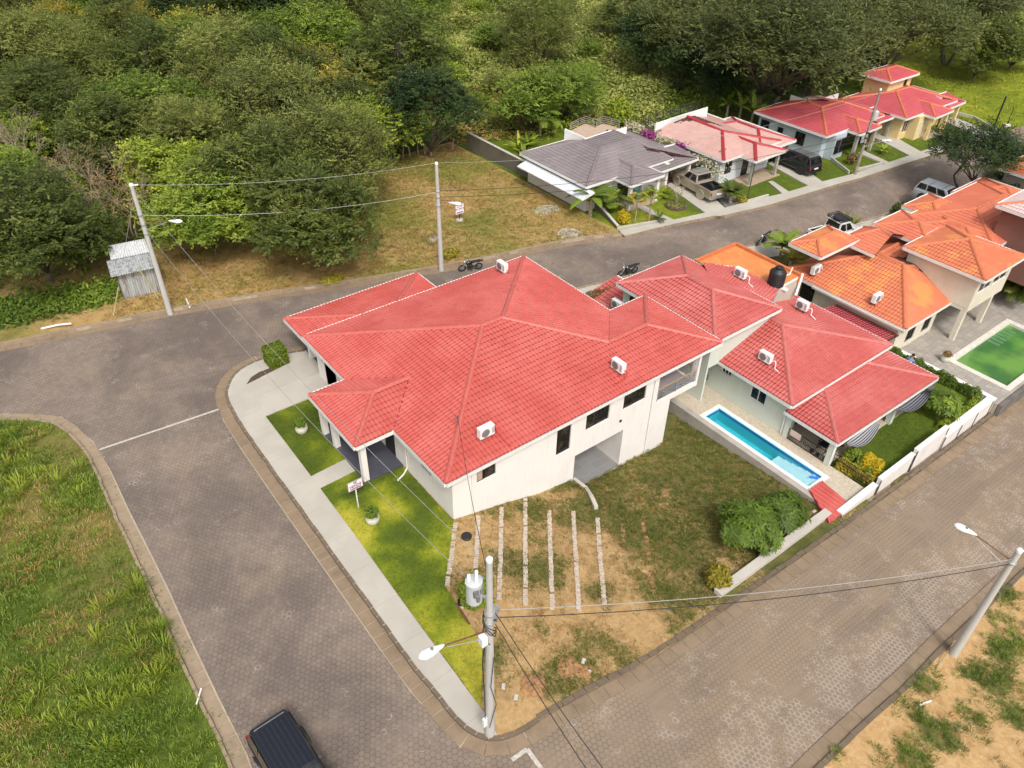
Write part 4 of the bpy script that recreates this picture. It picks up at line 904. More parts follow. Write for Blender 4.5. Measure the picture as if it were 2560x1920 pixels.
tag(MB().box(50.75, 66, 11.2, 11.45, -3.9, ZD+.02).build('patio_retaining_wall', wallmat('blackened_stone_wall', (.17, .15, .135), .45)), 'dark stained retaining wall along the street below the grey patio', 'wall')

# ------------------------------------------------------------------ HOUSE 4 and the ones beyond it
H4 = wempty('coral_roofed_house', (66, 24, 0), 'coral tiled house whose brown brick upper storey carries a pale pinkish roof', 'house')
make_roof(H4, hip(61.2, 72.5, 19.0, 25.9, 2.75, .28), M_ORG2, M_OCAP, 'roof', .25, .36, .03, .03, 4)
make_roof(H4, hip(62.4, 66.6, 24.0, 27.2, 2.7, .33), M_ORG, M_OCAP, 'porch_roof', .25, .36, .04, .03, 4)
make_roof(H4, hip(59.3, 64.0, 19.2, 25.4, 2.6, .28), M_ORG2, M_OCAP, 'wing_roof', .25, .36, .03, .03, 4)
make_roof(H4, hip(69, 74.5, 20.5, 26.4, 2.5, .3), M_ORG2, M_OCAP, 'garage_roof', .25, .36, .03, .03, 4)
make_roof(H4, hip(62.6, 69.5, 14.6, 20.5, 5.3, .3), M_PINKG, M_OCAP, 'upper_roof', .25, .36, .03, .03, 4)
wm = MB(); wall(wm, (63.0, 20.1), (63.0, 15), 0, 5.22, .18, [(2.4, 3.6, 3.6, 4.7)]); wall(wm, (63, 15), (69, 15), 0, 5.22, .18); wall(wm, (69, 15), (69, 20.1), 0, 5.22, .18); wall(wm, (69, 20.1), (63, 20.1), 2, 5.22, .18)
wm.build('upper_wall', M_BRICK, H4); window(H4, (63.0, 17.7), (63.0, 16.5), 3.6, 4.7, .05, M_BLACK, 2)
wm = MB(); wall(wm, (60.5, 26), (60.5, 19.6), -2.5, 2.55, .15); wall(wm, (60.5, 19.6), (72, 19.6), -2.5, 2.65, .15); wall(wm, (72, 25.3), (60.5, 25.3), 0, 2.6, .15); wall(wm, (72, 19.6), (72, 25.3), 0, 2.6, .15); wm.build('wall', M_WALLB, H4)
H5 = wempty('far_orange_house', (80, 23, 0), 'house at the right edge with an orange tile roof behind the street tree', 'house')
make_roof(H5, hip(77.4, 86, 19.5, 26.5, 2.7, .3), M_ORG, M_OCAP, 'roof', .25, .36, .03, .03, 4)
wm = MB(); wall(wm, (78, 26), (78, 20), 0, 2.65, .15); wall(wm, (78, 20), (85, 20), 0, 2.65, .15); wall(wm, (85, 26), (78, 26), 0, 2.65, .15); wm.build('wall', M_WALLB, H5)

# ------------------------------------------------------------------ houses across the back street
def parapet(parent, base, tops, m=None):
    mb = MB()
    B = [Vector(b) for b in base]
    for i in range(len(B)-1):
        a, b = B[i], B[i+1]; d = (b-a); n = Vector((-d.y, d.x, 0)).normalized()*.14
        ta, tb = Vector((a.x, a.y, tops[i])), Vector((b.x, b.y, tops[i+1])); dn = Vector((0, 0, .8))
        mb.hexa([a-dn, b-dn, b+n-dn, a+n-dn], [ta, tb, tb+n, ta+n])
    return mb.build('parapet_wall', m or M_WHITE, parent)
def railing(parent, P, z, h, m, nb=4, name='roof_railing', post=.9):
    mb = MB()
    for a, b in zip(P, P[1:]):
        a, b = Vector((a[0], a[1], z)), Vector((b[0], b[1], z)); L = (b-a).length; k = max(1, int(L/post))
        for i in range(nb): q = Vector((0, 0, h*(i+1)/nb)); mb.bar(a+q, b+q, .04, .04)
        for i in range(k+1): p = a.lerp(b, i/k); mb.bar(p, p+Vector((0, 0, h+.02)), .045, .045)
    return mb.build(name, m, parent)
def box_walls(mb, x0, x1, y0, y1, z0, z1, hf=(), hl=()):
    wall(mb, (x0, y0), (x1, y0), z0, z1, .15, hf); wall(mb, (x1, y0), (x1, y1), z0, z1, .15); wall(mb, (x1, y1), (x0, y1), z0, z1, .15); wall(mb, (x0, y1), (x0, y0), z0, z1, .15, hl)
# grey roof
H6 = wempty('grey_roofed_house', (50, 49, 0), 'white house with a grey tile roof, front porch and carport across the street', 'house')
ke, kd = (48.2, 48.9, 4.0), (48.2, 51.2, 4.0)
A6, B6, C6, D6 = (43.5, 54.6, 2.75), (43.5, 45.4, 2.75), (54.2, 45.4, 2.75), (54.2, 54.6, 2.75)
make_roof(H6, [[B6, C6, (52.2, 48.9, 4.0), ke], [A6, B6, ke, kd], [C6, D6, (52.2, 51.5, 4.0), (52.2, 48.9, 4.0)], [(49.2, 54.6, 2.75), A6, kd], [D6, (49.2, 54.6, 2.75), kd, (52.2, 51.5, 4.0)]][:4]+[[(48.2, 52.5, 3.55), (52.2, 52.5, 3.55), (52.2, 51.4, 4.0), (52.2, 48.9, 4.0), ke, kd][:0] or [ke, (52.2, 48.9, 4.0), (52.2, 51.5, 4.0), kd]], M_GREY, M_GCAP, 'roof', .3, .38, .03, .035, 4)
make_roof(H6, [[(51.2, 44.35, 2.5), (56.7, 44.5, 2.5), (56.7, 47.5, 2.9), (51.2, 47.5, 2.9)], [(56.7, 44.5, 2.5), (56.7, 54.4, 2.5), (52.5, 52, 3.7), (52.5, 47, 3.55)]], M_GREY, M_GCAP, 'carport_roof', .3, .38, .03, .035, 4)
make_roof(H6, [[(46.9, 47.5, 2.68), (46.9, 43.4, 2.68), (48.9, 45.3, 3.3), (48.9, 47.5, 3.3)], [(46.9, 43.4, 2.68), (51.0, 43.4, 2.68), (48.9, 45.3, 3.3)], [(51.0, 43.4, 2.68), (51.0, 47.5, 2.68), (48.9, 47.5, 3.3), (48.9, 45.3, 3.3)]], M_GREY, M_GCAP, 'porch_roof', .3, .38, .03, .035, 4)
wm = MB(); box_walls(wm, 44.0, 53.4, 45.9, 54.0, 0, 2.72, [(.6, 1.5, .9, 2.1)], [(2, 3, 1, 2)]); wm.box(53.0, 53.3, 44.9, 47, 0, 2.7); wm.build('wall', M_WALL, H6)
window(H6, (44.6, 45.9), (45.5, 45.9), .9, 2.1, .04)
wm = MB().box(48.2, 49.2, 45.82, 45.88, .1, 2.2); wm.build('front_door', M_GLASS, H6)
for x, y, zz in ((47.3, 45.7, 2.65), (47.3, 43.8, 2.65), (50.7, 43.8, 2.65), (50.7, 45.6, 2.65), (56.2, 45.0, 2.5), (56.2, 50, 2.5)): cm = MB(); cm.box(x-.14, x+.14, y-.14, y+.14, 0, zz-.02); cm.build('porch_column', M_WALL, H6)
MB().box(47.16, 50.84, 43.68, 43.92, 2.35, 2.66).box(47.18, 47.42, 43.93, 45.8, 2.35, 2.66).build('eave_beam', M_WALL, H6)
MB().box(47.1, 50.9, 43.6, 45.9, 0, .2).build('porch_floor', plain('tan_floor', (.42, .32, .22), .7), H6)
MB().box(53.5, 56.4, 44.8, 53.5, 0, .16).build('carport_floor', plain('red_brown_pavers', (.24, .12, .09), .8, 0, .25, 6), H6)
tf = MB().prism([tuple(Z(7, x, y, 3.0)[:2]) for x, y in ((490, 445), (635, 375), (720, 400), (790, 375), (925, 415), (960, 470), (655, 520), (470, 500))][::-1], 2.85, 3.0); tf.build('terrace_floor', plain('tan_terrace', (.46, .34, .25), .85), H6)
def base_tops(pts, tops):
    B = [Z(*p) for p in pts]; return B, [TOPZ(*ZP(k, x, y), b) for (k, x, y), b in zip(tops, B)]
b_, t_ = base_tops([(7, 450, 510, 2.9), (7, 655, 518, 3.3), (7, 985, 495, 2.9)], [(7, 452, 422), (7, 655, 513), (7, 985, 406)]); parapet(H6, b_, t_)
railing(H6, [tuple(Z(7, x, y, 3.0)[:2]) for x, y in ((500, 440), (580, 400), (635, 378), (718, 410), (785, 378), (925, 415))], 3.0, .75, plain('beige_rail', (.36, .31, .27), .6))
rm = MB(); un = MB(); roof_mesh(rm, un, [(42.35, 53.6, 2.1), (42.35, 44.6, 2.1), (43.9, 44.7, 2.35), (43.9, 53.8, 2.35)], .2, 20, .035, .0, 6)
r = wempty('metal_awning', (43, 48, 2), 'long white corrugated metal lean-to roof beside the grey roofed house', 'awning'); fast_from(rm, 'sheet', plain('white_corrugated_metal', (.72, .74, .76), .35, .2, .06), r); un.build('sheet_support', M_WHITE, r)
# boundary wall of the grey house lot
wl = wempty('lot_wall', (43, 50, 0), 'long grey concrete lot wall sloping down beside the dry grass lot', 'wall')
wp = [Vector((*Z(10, 1270, 265)[:2], 0)), Vector((*Z(10, 2180, 690)[:2], 0)), Vector((*Z(7, 690, 1095)[:2], 0)), Vector((*Z(7, 905, 1298)[:2], 0))]
mb = MB(); mc = MB()
for (a, b), (h0, h1) in zip(zip(wp, wp[1:]), ((1.9, 1.2), (1.2, .8), (.8, .35))):
    n = Vector((-(b-a).y, (b-a).x, 0)).normalized()*.15; U0, U1 = Vector((0, 0, h0)), Vector((0, 0, h1)); c = Vector((0, 0, .09))
    mb.hexa([a, b, b+n, a+n], [a+U0, b+U1, b+n+U1, a+n+U0]); n2 = n*.3; mc.hexa([a+U0-n2, b+U1-n2, b+n+U1+n2, a+n+U0+n2], [a+U0-n2+c, b+U1-n2+c, b+n+U1+n2+c, a+n+U0+n2+c])
mb.build('wall_panel', wallmat('dark_weathered_block', (.15, .13, .10), .3), wl); mc.build('coping', M_CONC, wl)
fw_ = MB(); a, b = Vector((*Z(7, 905, 1298)[:2], .1)), Vector((*Z(7, 1330, 1225)[:2], .1)); fw_.bar(a, b, .14, .4); tag(fw_.build('garden_kerb', M_CONC), 'low pale concrete edging along the front garden of the grey roofed house', 'kerb')
# pink roof
H7 = wempty('pink_roofed_house', (62, 47, 0), 'white house with a faded pink metal roof edged by dark red ridges', 'house')
k7 = (61.3, 45.8, 3.75); j7 = (61.3, 50.3, 3.9)
make_roof(H7, [[(57.7, 42.3, 2.75), (66.3, 42.4, 2.75), k7], [(57.7, 51.6, 2.75), (57.7, 42.3, 2.75), k7, j7], [(66.3, 42.4, 2.75), (66.3, 52, 2.75), j7, k7]], M_PINK, M_REDCAP, 'roof', .5, .9, .012, .012, 4, capr=.14)
make_roof(H7, [[(60.2, 44.5, 2.7), (60.2, 40.6, 2.7), (62.4, 42.6, 3.3), (62.4, 44.8, 3.3)], [(60.2, 40.6, 2.7), (64.8, 40.7, 2.7), (62.4, 42.6, 3.3)], [(64.8, 40.7, 2.7), (64.8, 44, 2.7), (62.4, 44.8, 3.3), (62.4, 42.6, 3.3)]], M_PINK, M_REDCAP, 'porch_roof', .5, .9, .012, .012, 4, capr=.14)
make_roof(H7, hip(62.8, 68.2, 42.0, 50.0, 2.55, .32), M_PINK, M_REDCAP, 'carport_roof', .5, .9, .012, .012, 4, capr=.12)
wm = MB(); box_walls(wm, 58.2, 65.6, 42.9, 51, 0, 2.7, [(.7, 1.7, .9, 2.1), (3.3, 4.3, .1, 2.2)], [(1.5, 2.5, 1, 2)]); wm.build('wall', plain('cool_white_wall', (.62, .65, .68), .8, 0, .05), H7)
window(H7, (58.9, 42.9), (59.9, 42.9), .9, 2.1, .03); window(H7, (61.5, 42.9), (62.5, 42.9), .12, 2.2, .03, name='glazed_door', bars=0)
for x, y in ((60.5, 41.0), (64.4, 41.1), (67.8, 42.5), (67.8, 46)): cm = MB(); cm.box(x-.13, x+.13, y-.13, y+.13, 0, 2.5); cm.build('porch_column', wallmat('stone_column', (.42, .38, .32), .4), H7)
MB().box(60.2, 65, 40.8, 42.85, 0, .16).build('porch_floor', plain('tan_floor', (.42, .32, .22)), H7)
b_, t_ = base_tops([(7, 1235, 450, 2.8), (7, 1480, 312, 3.6), (7, 1682, 310, 3.2)], [(7, 1232, 378), (7, 1480, 300), (7, 1682, 234)]); parapet(H7, b_, t_)
MB().prism([tuple(Z(7, x, y, 2.75)[:2]) for x, y in ((1230, 455), (1110, 410), (1600, 262), (1680, 300), (1480, 312))], 2.6, 2.75).build('terrace_floor', M_SLAB, H7)
railing(H7, [tuple(Z(7, x, y, 2.75)[:2]) for x, y in ((1232, 452), (1170, 430), (1110, 408), (1300, 345), (1450, 300), (1600, 262))], 2.75, .95, plain('dark_rail', (.05, .045, .04), .6), 5)
# red roof, light blue walls
H8 = wempty('blue_walled_house', (77, 44, 0), 'light blue walled house with a red tile roof and curved window grilles', 'house')
k8, j8 = (75.1, 44.2, 3.85), (75.4, 46.2, 3.9)
make_roof(H8, [[(71.1, 40.5, 2.75), (81.6, 40.7, 2.75), (78.5, 44.2, 3.85), k8], [(71.1, 49.4, 2.75), (71.1, 40.5, 2.75), k8, j8], [(81.6, 40.7, 2.75), (82.0, 46.6, 2.75), j8, k8, (78.5, 44.2, 3.85)][:3]+[(78.5, 44.2, 3.85)], [(82.0, 46.6, 2.75), (76.3, 49.6, 2.75), j8], [(76.3, 49.6, 2.75), (71.1, 49.4, 2.75), j8], [k8, (78.5, 44.2, 3.85), j8]], M_REDX, M_OCAP, 'roof', .28, .38, .03, .03, 4)
make_roof(H8, [[(74.6, 43.5, 2.68), (74.6, 39.0, 2.68), (76.7, 41.0, 3.25), (76.7, 43.5, 3.25)], [(74.6, 39.0, 2.68), (78.5, 39.1, 2.68), (76.7, 41.0, 3.25)], [(78.5, 39.1, 2.68), (78.5, 43, 2.68), (76.7, 43.5, 3.25), (76.7, 41.0, 3.25)]], M_REDX, M_OCAP, 'porch_roof', .28, .38, .03, .03, 4)
make_roof(H8, [[(79.5, 40.1, 2.55), (83.2, 40.1, 2.55), (83.2, 42.5, 2.9), (79.5, 42.5, 2.9)], [(83.2, 40.1, 2.55), (83.4, 46.5, 2.55), (80.5, 46.5, 3.2), (80.5, 41.5, 3.2)]], M_REDX, M_OCAP, 'carport_roof', .28, .38, .03, .03, 4)
wm = MB(); box_walls(wm, 71.6, 80.3, 41.1, 49, 0, 2.7, [(1.0, 2.0, .9, 2.1)], [(2.5, 3.6, 1.0, 2.1), (5.6, 6.3, 1.5, 2.0)][:0]); wm.box(72.4, 74.3, 40.2, 41.09, 0, 2.6); wm.build('wall', M_WALLLB, H8)
for a, b, z0, z1 in ((44.2, 43.1, .9, 2.1), (46.4, 45.8, 1.4, 1.9), (48.6, 47.6, .9, 2.1)): window(H8, (71.6-.1, a), (71.6-.1, b), z0, z1, .0, M_BLACK, 2, grid=5)
window(H8, (72.6, 40.2-.1), (73.3, 40.2-.1), .7, 2.1, 0, M_BLACK, 1, grid=4); window(H8, (73.5, 40.2-.1), (74.15, 40.2-.1), .7, 2.1, 0, M_BLACK, 1, grid=4)
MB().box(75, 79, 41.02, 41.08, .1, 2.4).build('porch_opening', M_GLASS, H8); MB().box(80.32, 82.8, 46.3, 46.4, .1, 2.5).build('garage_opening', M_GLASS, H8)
for x, y in ((75.0, 39.4), (78.1, 39.4), (80.4, 40.5), (83.0, 40.5)): cm = MB(); cm.box(x-.15, x+.15, y-.15, y+.15, 0, 2.55); cm.build('porch_column', wallmat('stone_column', (.4, .3, .2)), H8)
b_, t_ = base_tops([(8, 182, 400, 2.85), (8, 392, 400, 3.3), (8, 597, 385, 2.9)], [(8, 190, 336), (8, 395, 396), (8, 600, 320)]); parapet(H8, b_, t_)
MB().prism([tuple(Z(8, x, y, 2.65)[:2]) for x, y in ((185, 398), (330, 350), (450, 340), (590, 385), (392, 400))], 2.5, 2.65).build('terrace_floor', plain('tan_terrace', (.4, .3, .2)), H8); railing(H8, [tuple(Z(8, x, y, 2.65)[:2]) for x, y in ((240, 375), (330, 345), (460, 338), (600, 375))], 2.65, .9, plain('dark_rail', (.1, .1, .1)), 4)
# yellow with tower
H9 = wempty('yellow_tower_house', (88, 42, 0), 'yellow house with red tile roofs and a small square tower room', 'house')
k9, j9 = (86.6, 42.4, 3.85), (89.2, 42.4, 3.85)
make_roof(H9, hip(82.6, 93.0, 38.7, 46.5, 2.75, .29), M_REDX, M_OCAP, 'roof', .28, .38, .03, .03, 4)
make_roof(H9, [[(85.7, 41.5, 2.68), (85.7, 37.2, 2.68), (87.7, 39.1, 3.25), (87.7, 41.5, 3.25)], [(85.7, 37.2, 2.68), (89.6, 37.3, 2.68), (87.7, 39.1, 3.25)], [(89.6, 37.3, 2.68), (89.6, 41, 2.68), (87.7, 41.5, 3.25), (87.7, 39.1, 3.25)]], M_REDX, M_OCAP, 'porch_roof', .28, .38, .03, .03, 4)
make_roof(H9, [[(90.6, 38.2, 2.5), (94.2, 38.3, 2.5), (94.2, 40.6, 2.95), (90.6, 40.6, 2.95)], [(94.2, 38.3, 2.5), (94.6, 45, 2.5), (91, 45, 3.2), (91, 39.5, 3.2)]], M_REDX, M_OCAP, 'carport_roof', .28, .38, .03, .03, 4)
make_roof(H9, hip(85.5, 91.2, 43.0, 46.7, 4.95, .35), M_REDX, M_OCAP, 'tower_roof', .28, .38, .03, .03, 4)
wm = MB(); box_walls(wm, 83.2, 91.5, 39.3, 46, 0, 2.7, [(.5, 1.7, .8, 2.1)]); wm.box(84.7, 86.6, 38.3, 39.29, 0, 2.6); wm.build('wall', M_WALLY, H9)
wm = MB(); box_walls(wm, 86.0, 90.7, 43.4, 46.3, 2.6, 4.9, [(3.2, 3.9, 3.7, 4.6)]); wm.build('tower_wall', M_WALLY, H9); window(H9, (89.2, 43.4), (89.9, 43.4), 3.7, 4.6, .04, M_FRAME, 1)
window(H9, (83.7, 39.3), (84.65, 39.3), .8, 2.1, .03, M_WFRAME, 1); window(H9, (84.9, 38.27), (85.65, 38.27), .6, 2.0, 0, M_WFRAME, 0, hb=1); window(H9, (85.8, 38.27), (86.5, 38.27), .6, 2.0, 0, M_WFRAME, 0, hb=1)
MB().box(86.9, 88.4, 39.2, 39.26, .1, 2.2).build('front_door', plain('brown_door', (.10, .05, .03)), H9); MB().box(85.9, 89.5, 37.5, 39.25, 0, .15).build('porch_floor', plain('tan_floor', (.42, .32, .22)), H9)
for x, y in ((86.0, 37.6), (89.2, 37.6), (90.9, 38.6), (93.9, 38.7), (94.2, 42)): cm = MB(); cm.box(x-.15, x+.15, y-.15, y+.15, 0, 2.55); cm.build('porch_column', M_WALLY, H9)
# driveways and paths over there
for nm, P in (('driveway', [(7, 1335, 908), (7, 1515, 815), (7, 1845, 1110), (7, 1680, 1155)]), ('driveway', [(8, 0, 930), (8, 140, 850), (8, 475, 1090), (8, 362, 1128)]), ('driveway', [(8, 890, 690), (8, 1010, 650), (8, 1335, 835), (8, 1240, 868)]), ('driveway', [(8, 1510, 555), (8, 1600, 525), (8, 1930, 660), (8, 1825, 700)]),
              ('garden_path', [(7, 1085, 1100), (7, 1150, 1090), (7, 1400, 1210), (7, 1330, 1230)]), ('garden_path', [(8, 0, 1085), (8, 40, 1080), (8, 190, 1180), (8, 130, 1195)]), ('garden_path', [(8, 780, 840), (8, 830, 820), (8, 1060, 925), (8, 1020, 935)]), ('garden_path', [(8, 1400, 680), (8, 1460, 665), (8, 1680, 745), (8, 1640, 760)])):
    flat_slab(nm, [tuple(Z(*q, .2)[:2]) for q in P], .05, .225, M_SLAB)
flat_slab('driveway', [tuple(Z(*q, .2)[:2]) for q in ((7, 1560, 790), (7, 1640, 780), (7, 1960, 1060), (7, 1850, 1105))], .05, .215, plain('grey_asphalt_drive', (.16, .15, .15), .9))
for lab, P in (('pale garden edging between the pink and grey roofed houses', [(7, 2030, 1052), (7, 2212, 1000)]), ('thin pale edging wall beside the light blue house lawn', [(8, 180, 765), (8, 545, 885), (8, 700, 1005)]), ('pale edging wall at the kerb below the yellow house lawn', [(8, 1410, 805), (8, 1620, 740)]), ('thin edging wall on the far side of the yellow house', [(8, 1625, 490), (8, 1780, 530), (8, 1970, 640)]), ('thin edging strip in front of the light blue house', [(8, 760, 985), (8, 985, 930)])):
    mb = MB(); Q = [Z(*q, .25) for q in P]
    for a, b in zip(Q, Q[1:]): mb.bar(a, b, .16, .3)
    tag(mb.build('garden_kerb', M_CONC), lab, 'kerb')

# ------------------------------------------------------------------ air conditioners, tank
def onroof(px, py, fn):
    z = 1.0
    for _ in range(25): p = S(px, py, z); z = .5*z+.5*fn(p.x, p.y)
    return S(px, py, z)
def make_ac(red=True):
    r = empty('air_conditioner')
    MB().box(-.45, .45, -.17, .17, .16, .80).build('casing', M_ACW, r, bevel=.025)
    MB().lathe([(.23, 0), (.25, .012), (.25, .02), (.01, .028)], (-.12, -.20, .48), 20, 'Y').build('fan_grille', M_ACG, r)
    MB().box(-.45, .45, -.185, -.172, .18, .205).box(.27, .42, -.183, -.172, .3, .7).build('side_grille', plain('light_grey_grille', (.45, .45, .45)), r)
    f = MB().bar((-.3, -.2, .14), (-.3, .2, .14), .05, .04).bar((.3, -.2, .14), (.3, .2, .14), .05, .04)
    for x in (-.3, .3):
        for y in (-.16, .16): f.box(x-.02, x+.02, y-.02, y+.02, -.2, .12)
    f.build('bracket', M_REDPIPE if red else M_BLACK, r)
    MB().tube([(.46, .05, .35), (.62, .05, .38), (.68, .02, .2), (.66, -.1, .02), (.7, -.9, -.16), (.78, -1.1, -.2)] if red else [(.46, .05, .35), (.65, .05, .5), (.8, .0, .45), (.86, -.1, .1), (1.3, -.15, .0)], .035, 7).build('refrigerant_pipe', M_REDPIPE if red else M_WHITE, r)
    return r
acr, acw = make_ac(True), make_ac(False)
mainf = lambda x, y: E1+PT*min(x-X0, y-Y0, X1-x if y > 29.3 else 99, Y1-y)+.05
low_ = lambda x, y: .3+.27*max(0, min(x-35.95, 46.9-x, y-18))+.06
orf = lambda x, y: .25+.34*max(0, min(x-49.5, y-18.5))+.08
ACS = [(acr, ZP(4, 1985, 325), mainf, 0, 'white air conditioner on the front slope of the corner house roof, nearest the hip'),
       (acr, ZP(2, 915, 1140), mainf, -90, 'white air conditioner on the front roof slope above the wide windows'),
       (acr, ZP(10, 1575, 1315), mainf, -90, 'white air conditioner high on the back slope of the corner house roof'),
       (acw, ZP(2, 905, 605), lambda x, y: .45, -90, 'white air conditioner on the small low red roof behind the corner house'),
       (acw, ZP(2, 1965, 335), lambda x, y: 2.72, -90, 'white air conditioner with white pipe beside the orange terrace'),
       (acw, ZP(3, 285, 610), low_, -90, 'white air conditioner near the far eave of the pool house roof'),
       (acw, ZP(2, 2180, 1060), low_, -90, 'white air conditioner on the pool house roof slope above the blue pool'),
       (acw, ZP(3, 400, 300), orf, 0, 'white air conditioner on the orange tiles next to the black tank'),
       (acw, ZP(3, 925, 545), orf, 0, 'white air conditioner low on the orange roof near its front hip')]
used = set()
for src, (px, py), fn, rz, lab in ACS:
    p = onroof(px, py, fn); o = src if src.name not in used else copy_tree(src); used.add(src.name)
    o.location = p; o.rotation_euler = (0, 0, math.radians(rz)); tag(o, lab, 'air conditioner', 'air conditioners on the roofs')
o = copy_tree(acw); o.location = Z(8, 400, 800, .3); o.rotation_euler = (0, 0, math.radians(-90)); tag(o, 'white air conditioner standing against the light blue side wall', 'air conditioner', 'air conditioners on the roofs')
o = copy_tree(acw); o.location = (77.6, 22.6, 1.2); o.rotation_euler = (0, 0, math.radians(-90)); tag(o, 'air conditioner on the grey wall of the house at the right edge', 'air conditioner', 'air conditioners on the roofs')
p = Z(3, 62, 385, 2.5); r = empty('water_tank', p, 0, 'black plastic water tank with ribbed body and lid on the orange terrace', 'water tank')
pr = [(.55, 0)]
for i in range(7): pr += [(.58, .05+i*.14), (.58, .14+i*.14), (.555, .16+i*.14)]
MB().lathe(pr+[(.55, 1.06), (.32, 1.28), (.25, 1.30)], (0, 0, 0), 28).build('tank_body', M_BLACK, r, smooth=False)
MB().lathe([(.26, 1.29), (.26, 1.40), (.22, 1.43), (.02, 1.44)], (0, 0, 0), 20).build('lid', M_BLACK, r)
tag(MB().tube([p+Vector((.5, -.2, .6)), p+Vector((1.0, -.3, .62)), p+Vector((1.5, -.1, .9))], .04, 8).build('water_pipe', M_WHITE), 'white pipe leading from the black water tank across the terrace', 'pipe')
p = Z(4, 1745, 205, 4.0); q = onroof(*ZP(4, 1745, 225), mainf)
tag(MB().tube([q, q+Vector((0, 0, .7))], .03, 6).tube([q+Vector((0, 0, .62)), q+Vector((-.12, 0, .8)), q+Vector((-.1, 0, .5))], .035, 6).build('service_mast', M_ACG), 'short grey cable entry mast standing on the corner house front hip', 'mast')
SERV = q+Vector((0, 0, .7))
p = onroof(*ZP(2, 1570, 360), lambda x, y: 3.5)
tag(MB().tube([p, p+Vector((0, 0, .5))], .03, 6).tube([p+Vector((0, 0, .5)), p+Vector((-.2, .1, .55))], .03, 6).build('service_mast', M_ACG), 'short dark cable mast on the ridge of the red roof behind', 'mast')

# ------------------------------------------------------------------ poles and lines
def cobra(parent, base, tip, z, drop=.0):
    """street light: two bars and a tear shaped head; base on the pole, tip = head end (world)"""
    b, t = Vector(base), Vector(tip); d = (t-b); d.z = 0; d.normalize()
    MB().tube([b, b.lerp(t, .55)+Vector((0, 0, .12)), t-d*.75], .03, 7).build('lamp_arm', M_RUST, parent)
    MB().tube([b-Vector((0, 0, .45)), b.lerp(t, .6)+Vector((0, 0, .0))], .018, 6).build('arm_brace', M_CABLEW, parent)
    m = MB(); n0 = 0; prof = [(0, .03), (.1, .07), (.3, .12), (.55, .19), (.78, .2), (.92, .13), (1, .02)]; up = Vector((0, 0, 1)); sd = d.cross(up); st = t-d*.95
    V = []
    for s_, w_ in prof:
        c = st+d*s_*.95
        for k in range(12): a = 2*math.pi*k/12; V.append(tuple(c+sd*math.cos(a)*w_+up*math.sin(a)*w_*.55))
    F = [(i*12+k, i*12+(k+1) % 12, (i+1)*12+(k+1) % 12, (i+1)*12+k) for i in range(len(prof)-1) for k in range(12)]+[tuple(range(12)), tuple(range(len(prof)*12-12, len(prof)*12))]
    m.add(V, F).build('lamp_head', M_LAMP, parent, smooth=True)
    MB().ball(st+d*.62-Vector((0, 0, .08)), .13, 12, 6, (1, 1, .8)).build('lamp_lens', plain('amber_lens', (.75, .40, .08), .2), parent, smooth=True)
    MB().lathe([(.05, 0), (.05, .07), (.03, .09)], st+d*.45+Vector((0, 0, .08)), 10).build('photocell', M_ACG, parent)
def make_pole(b, ztop, label, r0=.2, r1=.11, m=None, lean=(0, 0)):
    b = Vector(b); r = wempty('utility_pole', b, label, 'utility pole'); t = Vector((b.x+lean[0], b.y+lean[1], ztop))
    MB().tube([b-Vector((0, 0, .4)), b, b.lerp(t, .5), t], [r0, r0, (r0+r1)/2, r1], 16).build('shaft', m or M_POLE, r, smooth=False)
    MB().lathe([(r1+.012, -.12), (r1+.014, 0), (r1*.6, .06), (.01, .075)], t, 16).build('pole_cap', M_LAMP, r)
    return r, t
def insul(parent, p, d, s=1.0):
    d = Vector(d).normalized(); m = MB(); P_ = []; R_ = []
    for i in range(6): P_ += [Vector(p)+d*(.07*i+.02)*s, Vector(p)+d*(.07*i+.045)*s]; R_ += [.07*s, .035*s]
    m.tube(P_, R_, 10).build('insulator', M_LAMP, parent)
def wire(a, b, sag, rad, m, label, grp=None, tw=False):
    a, b = Vector(a), Vector(b); n = 28; P_ = [a.lerp(b, i/n)-Vector((0, 0, 4*sag*(i/n)*(1-i/n))) for i in range(n+1)]
    return tag(MB().tube(P_, rad, 5).build('power_line', m), label, 'cable', grp)
FPb = Z(11, 945, 1405, .14); FPt = TOPZ(*ZP(11, 950, 135), FPb)
FP, t = make_pole(FPb, FPt, 'tall concrete utility pole with white transformer on the front pavement corner', .205, .10)
hz = lambda y: TOPZ(*ZP(11, 945, y), FPb)
sd = -RT
zt1, zt0 = hz(250), hz(425); tc = Vector((FPb.x, FPb.y, 0))+Vector((sd.x, sd.y, 0)).normalized()*.50
mt_ = plain('transformer_enamel', (.52, .54, .55), .35, 0, .05)
zt0 -= .1; zt1 = zt0+1.05
MB().lathe([(.02, zt0-.03), (.24, zt0-.03), (.27, zt0+.03), (.27, zt1-.1), (.29, zt1-.1), (.29, zt1-.05), (.27, zt1-.05), (.15, zt1), (.01, zt1+.02)], (tc.x, tc.y, 0), 24).build('transformer_tank', mt_, FP)
for a_ in (.4, 2.6, 4.6):
    p = Vector((tc.x+.16*math.cos(a_), tc.y+.16*math.sin(a_), zt1-.02)); insul(FP, p, (0, 0, 1), .8)
MB().box(tc.x+.28, FPb.x, tc.y-.04, tc.y+.04, zt1-.25, zt1-.15).bar((tc.x, tc.y, zt0+.2), (FPb.x, FPb.y, zt0+.2), .08).build('transformer_bracket', M_STEEL, FP)
MB().lathe([(.06, 0), (.07, .1), (.07, .3), (.03, .34)], (tc.x-.05, tc.y-.30, zt0+.3), 10).build('arrester', M_ACG, FP)
zl = hz(650); arm_tip = Vector((FPb.x-3.0, FPb.y-.15, zl+.5))
